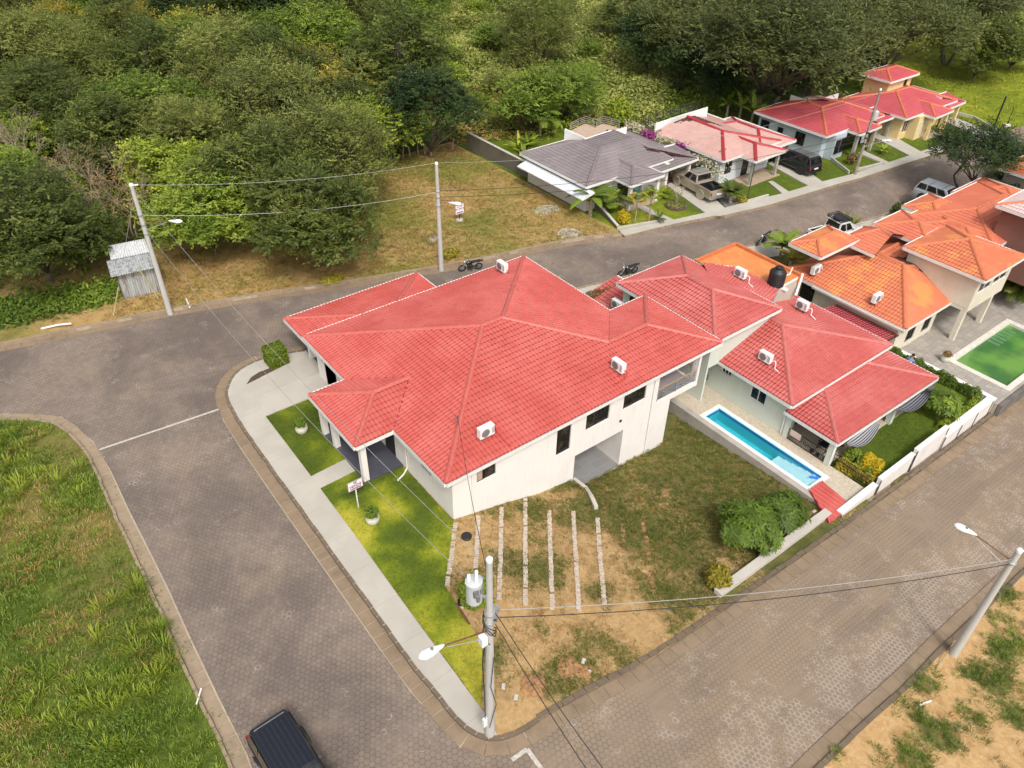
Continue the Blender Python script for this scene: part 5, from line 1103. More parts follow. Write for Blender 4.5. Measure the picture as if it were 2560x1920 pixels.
ht = S(*ZP(11, 425, 860), zl+.5); arm_tip = Vector((ht.x, ht.y, zl+.5)) if (ht-FPb).length < 60 else arm_tip
cobra(FP, (FPb.x-.1, FPb.y, zl), arm_tip, zl)
zb = hz(690); MB().box(FPb.x-.42, FPb.x-.17, FPb.y-.16, FPb.y+.12, zb-.25, zb+.2).build('meter_box', M_LAMP, FP, bevel=.02)
for q in (540, 600): zz = hz(q); MB().lathe([(.17, 0), (.19, .03), (.19, .1), (.17, .13)], (FPb.x, FPb.y, zz), 12).box(FPb.x+.1, FPb.x+.36, FPb.y-.08, FPb.y+.08, zz-.02, zz+.16).build('line_clamp', M_STEEL, FP)
zm = hz(620); cab = MB()
for k in range(5):
    a_ = random.uniform(0, 6.28); P_ = [Vector((FPb.x+.24*math.cos(a_+i*.9), FPb.y+.24*math.sin(a_+i*.9), zm+.5-.22*i+random.uniform(-.1, .1))) for i in range(7)]; cab.tube(P_, .018, 5)
cab.tube([(FPb.x-.27, FPb.y-.1, zb-.2), (FPb.x-.42, FPb.y-.15, zb-1.0), (FPb.x-.33, FPb.y-.15, 3), (FPb.x-.29, FPb.y-.1, 1.6)], .02, 5).tube([(FPb.x+.0, FPb.y-.26, zb-1), (FPb.x-.15, FPb.y-.27, 4), (FPb.x+.1, FPb.y-.28, 2.6), (FPb.x-.2, FPb.y-.26, 1.2)], .016, 5)
MB().box(tc.x-.2, tc.x-.02, tc.y-.31, tc.y-.25, zt0+.55, zt0+.85).box(tc.x+.04, tc.x+.16, tc.y-.31, tc.y-.25, zt0+.6, zt0+.8).build('gauge_plate', M_ACG, FP)
cab.build('loose_cable', M_CABLE, FP)
MB().box(FPb.x-.4, FPb.x-.22, FPb.y-.15, FPb.y-.05, 1.2, 1.75).build('terminal_box', M_LAMP, FP)
LPb = S(425, 781, .14); LPt = TOPZ(322, 461, LPb); LP, t = make_pole(LPb, LPt, 'tall concrete utility pole with street light beside the tin shed', .2, .12)
lz = lambda x, y: TOPZ(*ZP(9, x, y), LPb); zl = lz(1000, 440)
tip = Z(9, 1262, 425, zl+.35); cobra(LP, (LPb.x, LPb.y, zl), tip, zl); insul(LP, (LPb.x, LPb.y, LPt-.1), (1, -.3, 0))
for q in (380, 450, 515): zz = lz(1000, q); MB().lathe([(.17, 0), (.18, .03), (.18, .09), (.17, .12)], (LPb.x, LPb.y, zz), 12).build('line_clamp', M_STEEL, LP)
CPb = S(1103, 671, .2); CPt = TOPZ(1092, 407, CPb); CP, t = make_pole(CPb, CPt, 'concrete utility pole with small street light at the dry lot kerb', .19, .11)
cz = lambda y: TOPZ(*ZP(10, 1025, y), CPb); zl = cz(690)
tip = Z(10, 1220, 725, zl-.1); cobra(CP, (CPb.x, CPb.y, zl), tip, zl); insul(CP, (CPb.x, CPb.y, CPt-.25), (0, -.2, 1), .8)
for q in (620, 670, 745): zz = cz(q); MB().lathe([(.16, 0), (.175, .03), (.175, .09), (.16, .12)], (CPb.x, CPb.y, zz), 12).build('line_clamp', M_STEEL, CP)
RPb = GT(2382, 1636, .08); RPt = TOPZ(2546, 1372, RPb); RP, t = make_pole(RPb, RPt, 'leaning looking concrete utility pole with street light on the orange dirt lot', .2, .12)
rz_ = lambda y: TOPZ(*ZP(6, 2120, y), RPb); zl = rz_(1400)
tip = Z(6, 1605, 1070, zl+.45); cobra(RP, (RPb.x, RPb.y, zl), tip, zl)
MB().lathe([(.16, 0), (.18, .03), (.18, .1), (.16, .13)], (RPb.x, RPb.y, rz_(1420)), 12).build('line_clamp', M_STEEL, RP)
FRb = S(2137, 437, .2); FRt = TOPZ(2196, 222, FRb); FRP, t = make_pole(FRb, FRt, 'grey utility pole with transformer in front of the light blue house', .16, .1, plain('weathered_wood_pole', (.30, .25, .21), .9, 0, .3))
MB().lathe([(.25, 0), (.27, .05), (.27, .8), (.15, .88), (.02, .9)], (FRb.x+.45, FRb.y, FRt-2.9), 16).build('transformer_tank', mt_, FRP)
MB().bar((FRb.x+.45, FRb.y, FRt-2.6), (FRb.x, FRb.y, FRt-2.6), .07).bar((FRb.x-.5, FRb.y, FRt-2), (FRb.x+.5, FRb.y, FRt-2), .07).build('crossarm', M_STEEL, FRP)
cobra(FRP, (FRb.x, FRb.y, FRt-5.0), Vector((FRb.x+1.9, FRb.y-1.6, FRt-4.7)), 0)
for q in (2.2, 3.2, 4.3): MB().lathe([(.13, 0), (.16, .03), (.16, .12), (.13, .15)], (FRb.x, FRb.y, FRt-3-q*.5), 12).build('line_clamp', M_BLACK, FRP)
def thin(b, px, py, label, rad=.05, m=None): b = Vector(b); zt = TOPZ(px, py, b); return tag(MB().tube([b, (b.x, b.y, zt)], rad, 8).build('post', m or M_BLACK), label, 'post')
thin(Z(8, 1942, 637, .1), *ZP(8, 2045, 345), 'tall thin black pole on the grass at the end of the street', .09)
b = Z(8, 2060, 605, .1); thin(b, *ZP(8, 2115, 445), 'short thin dark pole with a concrete foot in the far field', .04); 
tag(MB().lathe([(.45, 0), (.4, .2), (.1, .25)], b, 10).build('concrete_foot', M_CONC), 'small concrete foot around the short thin far pole', 'footing')
thin(Z(7, 2027, 1055, .1), *ZP(7, 2092, 720), 'thin dark metal post on the lawn by the pink roofed house', .05, plain('dark_green_post', (.05, .06, .03)))
# lines
grp = 'power lines between the poles'
wire((LPb.x, LPb.y, LPt-.1), (FPb.x-.2, FPb.y+.3, FPt-.05), 1.0, .010, M_CABLEW, 'pale power line crossing from the left pole to the front pole top', grp)
wire((LPb.x, LPb.y, lz(1000, 470)), (tc.x, tc.y, hz(330)), 1.1, .010, M_CABLEW, 'pale power line from the left pole down to the transformer', grp)
wire((LPb.x, LPb.y, LPt-.05), (CPb.x, CPb.y, CPt), .5, .010, M_CABLEW, 'topmost line between the left pole and the dry lot pole', grp)
wire((LPb.x, LPb.y, lz(990, 378)), (CPb.x, CPb.y, cz(622)), .6, .013, M_CABLEW, 'thick twisted lower line between the left pole and the dry lot pole', grp)
wire((CPb.x, CPb.y, CPt), (FRb.x, FRb.y, FRt-.3), 1.6, .010, M_CABLEW, 'topmost line from the dry lot pole towards the far houses', grp)
wire((CPb.x, CPb.y, cz(612)), (FRb.x, FRb.y, FRt-3.9), 1.2, .02, M_CABLE, 'upper dark line from the dry lot pole towards the far houses', grp)
wire((CPb.x, CPb.y, cz(665)), (FRb.x, FRb.y, FRt-4.6), 1.3, .02, M_CABLE, 'lower dark line from the dry lot pole towards the far houses', grp)
wire((FPb.x+.3, FPb.y, hz(540)), (RPb.x, RPb.y, rz_(1370)), .55, .014, M_CABLEW, 'pale twisted line over the lower street between the two near poles', grp)
wire((FPb.x+.3, FPb.y, hz(597)), (RPb.x, RPb.y, rz_(1425)), .65, .018, M_CABLE, 'dark line over the lower street between the two near poles', grp)
for (xx, yy, q, lab) in ((1520, 1930, 560, 'upper dark line running down over the street from the front pole'), (1490, 1950, 640, 'lower dark line running down over the street from the front pole')):
    a = Vector((FPb.x+.25, FPb.y, hz(q))); e = S(xx, yy, a.z-1.0); d = e-a; wire(a, a+d*1.25, .25, .018, M_CABLE, lab, grp)
wire((FPb.x, FPb.y, hz(300)), SERV, .7, .013, M_CABLE, 'thin black service cable from the front pole to the corner house roof', grp)
wire((LPb.x-.1, LPb.y, lz(905, 260)), Z(9, 783, 1092, .1), .0, .012, M_CABLEW, 'slanting guy wire of the left pole reaching the ground', grp)
tag(MB().tube([Z(9, 783, 1092, .0), Z(9, 783, 1092, 0)+(Vector((LPb.x-.1, LPb.y, lz(905, 260)))-Z(9, 783, 1092, .0)).normalized()*2.6], .045, 8).build('guy_guard', plain('yellow_guard', (.55, .5, .2))), 'pale yellow tube guarding the foot of the guy wire', 'guard')
tag(MB().bar(Z(9, 1098, 962, .15), Z(9, 1098, 962, .15)+Vector((-.6, .5, 2.6)), .06).build('bamboo_pole', plain('bamboo', (.5, .45, .2))), 'thin bamboo prop leaning on the right side of the tin shed', 'stick')
tag(MB().tube([Z(9, 285, 1166, .2), Z(9, 400, 1140, .35), Z(9, 493, 1130, .45)], .07, 8).build('white_pipe', M_WHITE), 'white plastic pipe stub lying in the weeds by the left kerb', 'pipe')
tag(MB().tube([Z(9, 1312, 1020, .2), Z(9, 1287, 958, .2)], .05, 6).build('white_stake', M_WHITE), 'short white stake lying by the kerb right of the left pole', 'stake')
tag(MB().bar(Z(17, 50, 560, .2), Z(17, 108, 372, .35), .05).build('white_stick', M_WHITE), 'thin white stick on the verge edge near the dark car', 'stick')
tag(MB().bar(ZT(12, 1312, 1115, .15), ZT(12, 1410, 1078, .15), .07, .03).build('white_lath', M_WHITE), 'short white strip lying on the orange dirt', 'strip')
tag(MB().tube([ZT(12, 1450, 810, .13), ZT(12, 1530, 690, .3), ZT(12, 1600, 580, .13)], .025, 6).build('dry_stalk', M_BARKL), 'thin yellow dry stalk lying beside the lower right pole', 'stalk')
# ------------------------------------------------------------------ tin shed
a, b = Z(9, 862, 968, .12), Z(9, 1112, 912, .12); d = (b-a); d.z = 0; L = d.length; d.normalize(); n = Vector((-d.y, d.x, 0))
SH = wempty('tin_shed', a, 'rusty grey corrugated tin shed with sloping sheet roof under the trees', 'shed')
mt_s = NT('rusty_corrugated_tin'); mp = mt_s.n('ShaderNodeMapping'); mp.inputs['Scale'].default_value = (1.2, 1.2, .25); mt_s.lk(mt_s.co, mp.inputs[0]); n1 = mt_s.noise(3, 5, .7, mp.outputs[0])
mt_s.color(mt_s.mix(mt_s.step(n1, .42, .72), (.55, .57, .58), (.22, .19, .16))); mt_s.rough(.5); mt_s.b.inputs['Metallic'].default_value = .35
def corr(mb, o, u, v, Lu, Lv, amp=.03, per=.16, nrm=None):
    nrm = nrm or u.cross(v).normalized(); k = int(Lu/per*4); V = []
    for i in range(k+1):
        q = o+u*(Lu*i/k)+nrm*(amp*math.sin(i*math.pi/2)); V += [q, q+v*Lv]
    mb.add(V, [(2*i, 2*i+2, 2*i+3, 2*i+1) for i in range(k)])
m = MB(); up = Vector((0, 0, 1)); D = 2.3; H0, H1h = 2.25, 2.7
corr(m, a, d, up, L, H0); corr(m, a+n*D, d, up, L, H1h); corr(m, a, n, up, D, H0+.1); corr(m, b, n, up, D, H0+.1); m.build('wall_sheet', mt_s.m, SH)
m = MB(); v = (n*D+up*(H1h-H0)).normalized(); corr(m, a-d*.35-v*.45+up*(H0+.03), d, v, L+.6, 1.9); m.build('roof_sheet', mt_s.m, SH)
m = MB(); corr(m, a-d*.05+v*1.35+up*(H0+.10), d, v, L+.1, 1.7); m.build('roof_sheet', plain('pale_tin', (.75, .75, .76), .45, .3), SH)
m = MB()
for q in (a, b, a+n*D, b+n*D): m = MB(); m.bar(q, q+up*H0, .08); m.build('corner_post', M_BARK, SH)
# ------------------------------------------------------------------ signs
def text_mesh(body, size, loc, rot, m, parent, name='lettering', ext=.004, bold=0.0):
    c = bpy.data.curves.new(name, 'FONT'); c.body = body; c.size = size; c.align_x = 'CENTER'; c.align_y = 'CENTER'; c.extrude = ext; c.offset = bold
    t_ = bpy.data.objects.new(name, c); COL.objects.link(t_); me = bpy.data.meshes.new_from_object(t_.evaluated_get(bpy.context.evaluated_depsgraph_get())); bpy.data.objects.remove(t_)
    me.materials.clear(); me.materials.append(m); o = link_mesh(name, me, parent); o.location = loc; o.rotation_euler = rot; return o
M_MAR = plain('maroon_lettering', (.22, .02, .06), .6); M_SIGN = plain('sign_white', (.80, .78, .80), .5, 0, .03); M_PURP = plain('purple_strip', (.30, .10, .24), .6)
def sign(b, zc, w_, h_, lines, label, post_m, foot=False, yaw_=0):
    r = empty('sale_sign', b, yaw_, label, 'sign'); hz_ = zc-b[2]
    MB().box(-.025, .025, -.025, .025, -.1, hz_).build('post', post_m, r)
    MB().box(-w_/2, w_/2, -.05, -.03, hz_-h_/2, hz_+h_/2).build('panel', M_SIGN, r)
    MB().box(-w_/2, w_/2, -.054, -.051, hz_+h_/2-.03, hz_+h_/2).box(-w_/2, w_/2, -.054, -.051, hz_-h_/2, hz_-h_/2+.02).box(-w_/2, -w_/2+.03, -.0541, -.0511, hz_-h_/2+.02, hz_+h_/2-.03).box(w_/2-.03, w_/2, -.0541, -.0511, hz_-h_/2+.02, hz_+h_/2-.03).build('border', M_MAR, r)
    for s_, sz, zz in lines: text_mesh(s_, sz, (0, -.056, hz_+zz), (math.pi/2, 0, 0), M_MAR, r, bold=.003)
    MB().box(-w_*.36, w_*.36, -.055, -.0505, hz_-h_*.40, hz_-h_*.27).build('phone_strip', M_PURP, r)
    if foot: MB().lathe([(.35, -.05), (.3, .08), (.05, .1)], (0, 0, 0), 10).build('foot', M_CONC, r)
    return r
sb = Z(4, 885, 930, .13); zc = TOPZ(*ZP(4, 850, 730), sb)
sign(sb, zc, .86, .60, [('SE', .21, .16), ('VENDE', .215, -.04)], 'white and maroon SE VENDE sale sign on a thin post in the front lawn', M_WHITE)
sb = Z(10, 1207, 865, .15); zc = TOPZ(*ZP(10, 1205, 768), sb)
sign(sb, zc, .9, .88, [('LOTE', .24, .25), ('EN VENTA', .175, .01)], 'LOTE EN VENTA sale sign on a black post in the dry grass lot', M_BLACK, True)
# ------------------------------------------------------------------ brick rows
BR = NT('weathered_bricks'); oi = BR.noise(7, 3, .6); BR.color(BR.mix(BR.step(oi, .35, .7), (.40, .325, .25), (.56, .48, .39))); BR.rough(.95); BR = BR.m
BRR = plain('terracotta_bricks', (.36, .19, .09), .95, 0, .3, 5)
rows = [([(4, 1725, 1068), (4, 1690, 1340), (4, 1650, 1612)], BR, 'first row of laid bricks, bordering the green lawn'), ([(4, 1922, 1005), (4, 1905, 1350), (11, 838, 210)], BR, 'second row of laid bricks, behind the transformer'),
        ([(4, 2122, 930), (4, 2112, 1400), (11, 1012, 440)], BR, 'third row of laid bricks, just right of the front pole'), ([(5, 115, 852), (5, 112, 1250), (11, 1205, 478)], BR, 'fourth row of laid bricks across the dirt yard'),
        ([(5, 320, 958), (5, 330, 1300), (11, 1400, 510)], BR, 'fifth row of laid bricks across the dirt yard'), ([(5, 527, 965), (5, 548, 1300), (11, 1592, 525)], BR, 'sixth row of laid bricks across the dirt yard'),
        ([(5, 738, 1022), (5, 755, 1300), (5, 800, 1790)], BR, 'seventh row of grey bricks, the last before the terracotta ones'), ([(5, 958, 1072), (5, 962, 1310)], BRR, 'short row of terracotta bricks in the dirt yard'),
        ([(5, 1130, 1005), (5, 1172, 1300), (5, 1222, 1659)], BRR, 'long faint row of terracotta bricks, farthest right in the yard')]
for P_, m, lab in rows:
    pts = [ZT(*q, .1) for q in P_]; s_ = [0]
    for a, b in zip(pts, pts[1:]): s_.append(s_[-1]+(b-a).length)
    mb = MB(); n = int(s_[-1]/.135)
    for i in range(n):
        dd = s_[-1]*(i+.5)/n; k = max(0, min(len(pts)-2, int(np.searchsorted(s_, dd))-1)); tt = (dd-s_[k])/(s_[k+1]-s_[k]); c = pts[k].lerp(pts[k+1], tt); u = (pts[k+1]-pts[k]); u.z = 0; u.normalize()
        if random.random() < (.3 if m is BRR else .05): continue
        c = Vector((c.x, c.y, T(c.x, c.y)+.11)); v = Vector((-u.y, u.x, 0)); an = random.uniform(-.12, .12); v = (v+u*an).normalized(); u2 = Vector((v.y, -v.x, 0)); c += v*random.uniform(-.02, .02); h = random.uniform(.05, .075)*(.3 if m is BRR else 1)
        q = [c+v*x*.11+u2*y*.055 for x, y in ((-1, -1), (1, -1), (1, 1), (-1, 1))]
        mb.hexa([p-Vector((0, 0, .05)) for p in q], [p+Vector((0, 0, h)) for p in q])
    tag(mb.build('brick_row', m), lab, 'bricks', 'rows of bricks laid across the dirt yard')
for k, x, y, lab in ((11, 865, 735, 'loose pale brick lying on the lawn edge beside the pole'), (11, 1618, 903, 'pale broken block by the small dirt pit'), (11, 1680, 965, 'small white block right of the small dirt pit'), (6, 385, 975, 'pale stone by the corner of the yard wall'), (11, 1128, 1170, 'broken pale slab in the dirt near the pole'), (11, 1040, 1090, 'pale brick fragment near the pavement corner')):
    p = ZT(k, x, y, .1); mb = MB(); an = random.uniform(0, 3); mb.bar(p, p+Vector((math.cos(an), math.sin(an), 0))*.28, .16, .14); tag(mb.build('loose_block', M_CONC, bevel=.02), lab, 'block')
p = ZT(4, 1820, 1185, .1); tag(MB().lathe([(.25, -.02), (.27, .05), (.27, .1), (.24, .12), (.02, .11)], p, 18).build('utility_cover', M_BLACK), 'round black cover in the dirt beside the first brick row', 'cover')
# dirt mounds
for k, x, y, r_, lab in ((11, 1500, 930, .75, 'brown soil heap in the dirt yard'), (11, 1615, 965, .5, 'small dark soil heap with a hole'), (11, 1260, 1060, .7, 'low reddish soil heap near the front pole')):
    p = ZT(k, x, y, .08); mb = MB(); n_ = 22; prf = [(r_, -.08), (r_*.8, .02), (r_*.5, .06), (r_*.2, .08), (.02, .08)]
    mb.lathe(prf, p, n_); mb.v = [(a+random.uniform(-.04, .04), b+random.uniform(-.04, .04), c+random.uniform(-.02, .03)) for a, b, c in mb.v]
    tag(mb.build('soil_heap', plain('brown_soil', (.34, .18, .08), .95, 0, .35, 6), smooth=True), lab, 'soil heap')

# ------------------------------------------------------------------ vehicles (built facing +Y, origin on the ground)
def loft(mb, secs):
    """secs: (y, [(x,z)...half outline from bottom centre up to top centre])"""
    n = None; base = len(mb.v)
    for y, hp in secs:
        full = [(x, z) for x, z in hp]+[(-x, z) for x, z in hp[::-1]]; n = len(full); mb.v += [(x, y, z) for x, z in full]
    for i in range(len(secs)-1):
        for k in range(n): a = base+i*n+k; b = base+i*n+(k+1) % n; mb.f.append((a, b, b+n, a+n))
    mb.f.append(tuple(base+k for k in range(n))[::-1]); mb.f.append(tuple(base+(len(secs)-1)*n+k for k in range(n)))
def quadface(mb, q, off, inset=(0, 1, 0, 1), th=.012):
    A, B, C, D = [Vector(p) for p in q]; f = lambda u, v: A.lerp(B, u).lerp(D.lerp(C, u), v)
    nn = (B-A).cross(D-A).normalized()
    P_ = [f(inset[0], inset[2])+nn*off, f(inset[1], inset[2])+nn*off, f(inset[1], inset[3])+nn*off, f(inset[0], inset[3])+nn*off]
    mb.hexa([p-nn*th for p in P_], P_)
def wheel(parent, x, y, r, w_):
    sgn = 1 if x > 0 else -1
    t_ = MB().lathe([(r*.62, -w_/2), (r*.93, -w_/2), (r, -w_*.35), (r, w_*.35), (r*.93, w_/2), (r*.62, w_/2)], (x, y, r), 22, 'X')
    o = t_.build('wheel', M_RUBBER, parent, smooth=False)
    m = MB().lathe([(r*.60, -.02), (r*.62, .01), (r*.5, .02), (r*.2, -.0), (.03, .0)], (x+sgn*w_*.5, y, r), 20, 'X')
    for k in range(6): a_ = k*math.pi/3; m.bar((x+sgn*(w_/2+.006), y+math.cos(a_)*r*.12, r+math.sin(a_)*r*.12), (x+sgn*(w_/2+.006), y+math.cos(a_)*r*.56, r+math.sin(a_)*r*.56), .05, .02, (1, 0, 0))
    m.build('rim', M_STEEL, o)
def make_car(name, label, paint, L=4.6, W=1.85, H=1.75, kind='suv', wb=2.75, gc=.28, r=.37, rack=False, ribs=False, cat='car', hood_z=1.05, belt=1.05, soft=0):
    R_ = empty(name, label=label, cat=cat); hw = W/2; yf, yr = L*.5, -L*.5; ay, by = wb/2+.1, -wb/2+.1
    if kind == 'pickup': cab_f, cab_r, top_f, top_r = 1.15, -.72, .45, -.55
    elif kind == 'suv': cab_f, cab_r, top_f, top_r = 1.25, yr+.06, .55, yr+.35
    else: cab_f, cab_r, top_f, top_r = 1.3, yr+.2, .5, yr+.7
    def hp(w_, z0, z1, top): return [(0, z0), (w_*.88, z0), (w_*.98, z0+.12), (w_, (z0+z1)/2), (w_*.97, z1-.1), (w_*.88, top), (0, top+.015)]
    secs = [(yf, hp(hw*.80, .38, .75, .72)), (yf-.07, hp(hw*.9, gc+.02, .88, .86)), (yf-.35, hp(hw*.97, gc, .98, .95)), (cab_f+.25, hp(hw, gc, hood_z, hood_z)), (cab_f, hp(hw, gc, belt, belt)), (0, hp(hw, gc, belt, belt)), (-1.0, hp(hw, gc, belt, belt)), (yr+.3, hp(hw*.99, gc, belt, belt)), (yr+.06, hp(hw*.95, gc+.06, belt-.02, belt-.03)), (yr, hp(hw*.88, .45, belt-.1, belt-.12))]
    if kind == 'pickup': secs = [s_ for s_ in secs if s_[0] > -1]+[(cab_r-.05, hp(hw, gc, belt, belt))]
    mb = MB(); loft(mb, secs)
    body = mb.build('body', paint, R_, bevel=.02+soft*.6)
    if kind == 'pickup':
        y0, y1 = yr+.02, cab_r-.07; m = MB()
        m.box(-hw*.98, hw*.98, y0, y1, gc+.12, .62)
        m.box(-hw, -hw+.1, y0, y1, .55, belt+.04).box(hw-.1, hw, y0, y1, .55, belt+.04).box(-hw+.1, hw-.1, y0, y0+.08, .5, belt+.03).box(-hw+.1, hw-.1, y1-.07, y1, .6, belt)
        m.build('cargo_bed', paint, R_, bevel=.02)
        MB().box(-hw+.11, hw-.11, y0+.09, y1-.08, .621, .66).box(-hw+.101, -hw+.14, y0+.09, y1-.08, .66, belt-.02).box(hw-.14, hw-.101, y0+.09, y1-.08, .66, belt-.02).box(-hw+.15, hw-.15, y1-.12, y1-.08, .66, belt-.02).box(-hw+.15, hw-.15, y0+.09, y0+.12, .66, belt-.05).build('bed_liner', M_BLACK, R_)
    wt_ = hw*.80; zt = H
    b4 = [(-hw*.93, cab_r, belt-.01), (hw*.93, cab_r, belt-.01), (hw*.93, cab_f, belt-.01), (-hw*.93, cab_f, belt-.01)]; t4 = [(-wt_, top_r, zt), (wt_, top_r, zt), (wt_, top_f, zt), (-wt_, top_f, zt)]
    if not soft: MB().hexa(b4, t4).build('cabin', paint, R_, bevel=.05)
    else:
        hc = lambda w0, w1, z: [(0, belt-.03), (w0, belt-.03), (w0, belt+.03), (w0*.45+w1*.55, belt+(z-belt)*.6), (w1, z-.09), (w1-.07, z-.03), (w1*.6, z), (0, z+.01)]
        cb = MB(); loft(cb, [(cab_r, hc(hw*.82, hw*.74, belt+.12)), (cab_r+.12, hc(hw*.90, hw*.74, zt-.22)), (top_r-.05, hc(hw*.93, hw*.76, zt-.07)), (top_r+.15, hc(hw*.93, hw*.79, zt-.01)), (0, hc(hw*.93, hw*.80, zt)), (top_f-.1, hc(hw*.93, hw*.79, zt-.02)), (top_f+.15, hc(hw*.92, hw*.76, zt-.1)), (cab_f, hc(hw*.9, hw*.8, belt+.05))]); cb.build('cabin', paint, R_, bevel=.015)
    def glass(nm, q, ins): g = MB(); quadface(g, q, .012, ins); g.build(nm, M_GLASS, R_)
    glass('windscreen', [b4[2], b4[3], t4[3], t4[2]], (.06, .94, .12, .9)); glass('rear_window', [b4[0], b4[1], t4[1], t4[0]], (.08, .92, .25, .9))
    for sgn, q in ((1, [b4[1], b4[2], t4[2], t4[1]]), (-1, [b4[3], b4[0], t4[0], t4[3]])):
        parts_ = ((.06, .47), (.53, .90)) if kind == 'pickup' else ((.05, .30), (.34, .62), (.66, .90))
        for u0, u1 in parts_:
            if sgn < 0: u0, u1 = 1-u1, 1-u0
            glass('side_window', q, (u0, u1, .12, .86))
    for x in (-hw+.1, hw-.1):
        for y in (ay, by): wheel(R_, x, y, r, .24)
    for x in (-hw+.04, hw-.04):
        for y in (ay, by):
            MB().lathe([(r+.04, -.10), (r+.07, -.08), (r+.07, .06), (r+.03, .065)], (x, y, r+.01), 22, 'X').build('wheel_arch', M_BLACK if kind != 'pickup' else paint, R_)
    MB().box(-hw*.9, hw*.9, yf-.06, yf+.06, .36, .58).build('front_bumper', M_BLACK if kind == 'x' else paint, R_, bevel=.03); MB().box(-hw*.92, hw*.92, yr-.07, yr+.08, .38, .58).build('rear_bumper', M_CHROME if kind == 'pickup' else paint, R_, bevel=.03)
    for sx in (-1, 1):
        MB().box(sx*hw*.72-.16, sx*hw*.72+.16, yf-.16, yf-.0, .68, .84).build('headlight', plain('clear_lens', (.75, .77, .78), .15), R_, bevel=.02)
        MB().box(sx*hw*.87-.06, sx*hw*.87+.06, yr-.03, yr+.05, .72, .98).build('taillight', plain('red_lens', (.35, .02, .02), .2), R_, bevel=.01)
        MB().box(sx*(hw+.03)-.1, sx*(hw+.03)+.1, cab_f-.28, cab_f-.12, belt+.03, belt+.19).build('wing_mirror', paint, R_, bevel=.02)
        MB().box(sx*(hw+.0)-.01, sx*(hw+.0)+.01, .0, .14, belt-.2, belt-.16).build('door_handle', M_CHROME, R_)
    MB().box(-.26, .26, yr-.04, yr-.0, .72, .84).build('number_plate', M_WHITE, R_)
    MB().box(-hw*.5, hw*.5, yf-.05, yf+.02, .62, .76).build('grille', M_BLACK, R_)
    if rack:
        m = MB(); y0, y1 = top_r+.15, top_f-.1
        for i in range(9): x = -wt_*.78+wt_*1.56*i/8; m.box(x-.03, x+.03, y0, y1, zt+.10, zt+.12)
        m.box(-wt_*.82, wt_*.82, y0-.03, y0+.02, zt+.07, zt+.14).box(-wt_*.82, wt_*.82, y1-.02, y1+.03, zt+.07, zt+.14)
        for x in (-wt_*.8, wt_*.8):
            for y in (y0+.1, y1-.1): m.box(x-.03, x+.03, y-.04, y+.04, zt-.02, zt+.08)
        m.build('roof_rack', M_STEEL, R_)
    if ribs:
        m = MB()
        for i in range(7): x = -wt_*.72+wt_*1.44*i/6; m.box(x-.02, x+.02, top_r+.25, top_f-.1, zt-.005, zt+.010)
        m.build('roof_rib', plain('dark_blue_roof', (.02, .022, .035), .3), R_)
        MB().box(-wt_*.78, wt_*.78, top_r+.10, top_r+.13, zt-.005, zt+.02).build('chrome_strip', M_CHROME, R_)
    return R_
def paint(name, c, metal=.3): t = NT(name); t.color(c); t.rough(.3); t.b.inputs['Metallic'].default_value = metal; t.b.inputs['Coat Weight'].default_value = .6; t.b.inputs['Coat Roughness'].default_value = .08; return t.m
P_GOLD, P_BLK, P_NAVY, P_SIL, P_WH = paint('champagne_paint', (.42, .36, .27), .4), paint('black_paint', (.016, .017, .019)), paint('midnight_blue_paint', (.008, .009, .016), .1), paint('silver_paint', (.45, .48, .52), .5), paint('white_paint', (.7, .7, .68), 0)
c = make_car('pickup_truck', 'champagne gold double cab pickup truck with roof rack on the driveway', P_GOLD, L=5.25, W=1.86, H=1.82, kind='pickup', wb=3.08, rack=True, cat='pickup truck', belt=1.12, hood_z=1.1, r=.40)
c.location = (55.35, 42.95, .23); c.rotation_euler = (0, 0, math.radians(-9)); c.scale = (1.1, 1.1, 1.05)
m = MB().lathe([(.12, -.1), (.3, -.12), (.36, -.06), (.36, .06), (.3, .12), (.12, .1)], (.2, -1.4, .82), 20, 'X', sx=1); m.build('spare_wheel', M_RUBBER, c)
c = make_car('black_suv', 'black four wheel drive car with silver roof rack beside the pink roofed house', P_BLK, L=4.8, W=1.88, H=1.74, wb=2.8, rack=True, r=.39, belt=1.12, hood_z=1.1); c.location = (67.5, 40.9, .23); c.rotation_euler = (0, 0, math.radians(-6))
c = make_car('dark_suv', 'midnight blue car with ribbed roof on the street, cut by the bottom edge', P_NAVY, L=4.7, W=1.95, H=1.72, wb=2.75, ribs=True, r=.37, belt=1.02, soft=.13); c.location = (2.36, 15.5, .0); c.rotation_euler = (0, 0, math.radians(180+2))
c = make_car('silver_suv', 'silver car with roof bars parked on the near pavement by the street tree', P_SIL, L=4.5, W=1.85, H=1.68, wb=2.65, r=.36); c.location = (71.6, 28.2, .1); c.rotation_euler = (0, 0, math.radians(180))
m = MB().bar((-.85, .3, 1.76), (.85, .3, 1.76), .05).bar((-.85, -.9, 1.76), (.85, -.9, 1.76), .05); m.build('roof_rack', M_CHROME, c)
c = make_car('white_jeep', 'white double cab pickup with black roof cage and spare wheel behind the orange roofs', P_WH, L=4.9, W=1.8, H=1.95, kind='pickup', wb=3.0, r=.4, cat='pickup truck', belt=1.15, hood_z=1.12); c.location = (57.3, 29.55, .12); c.rotation_euler = (0, 0, math.radians(-100))
m = MB()
for x in (-.75, 0, .75): m.bar((x, -.65, 2.08), (x, .55, 2.08), .05)
for y in (-.65, .55): m.bar((-.78, y, 2.08), (.78, y, 2.08), .06).bar((-.78, y, 2.2), (.78, y, 2.2), .05)
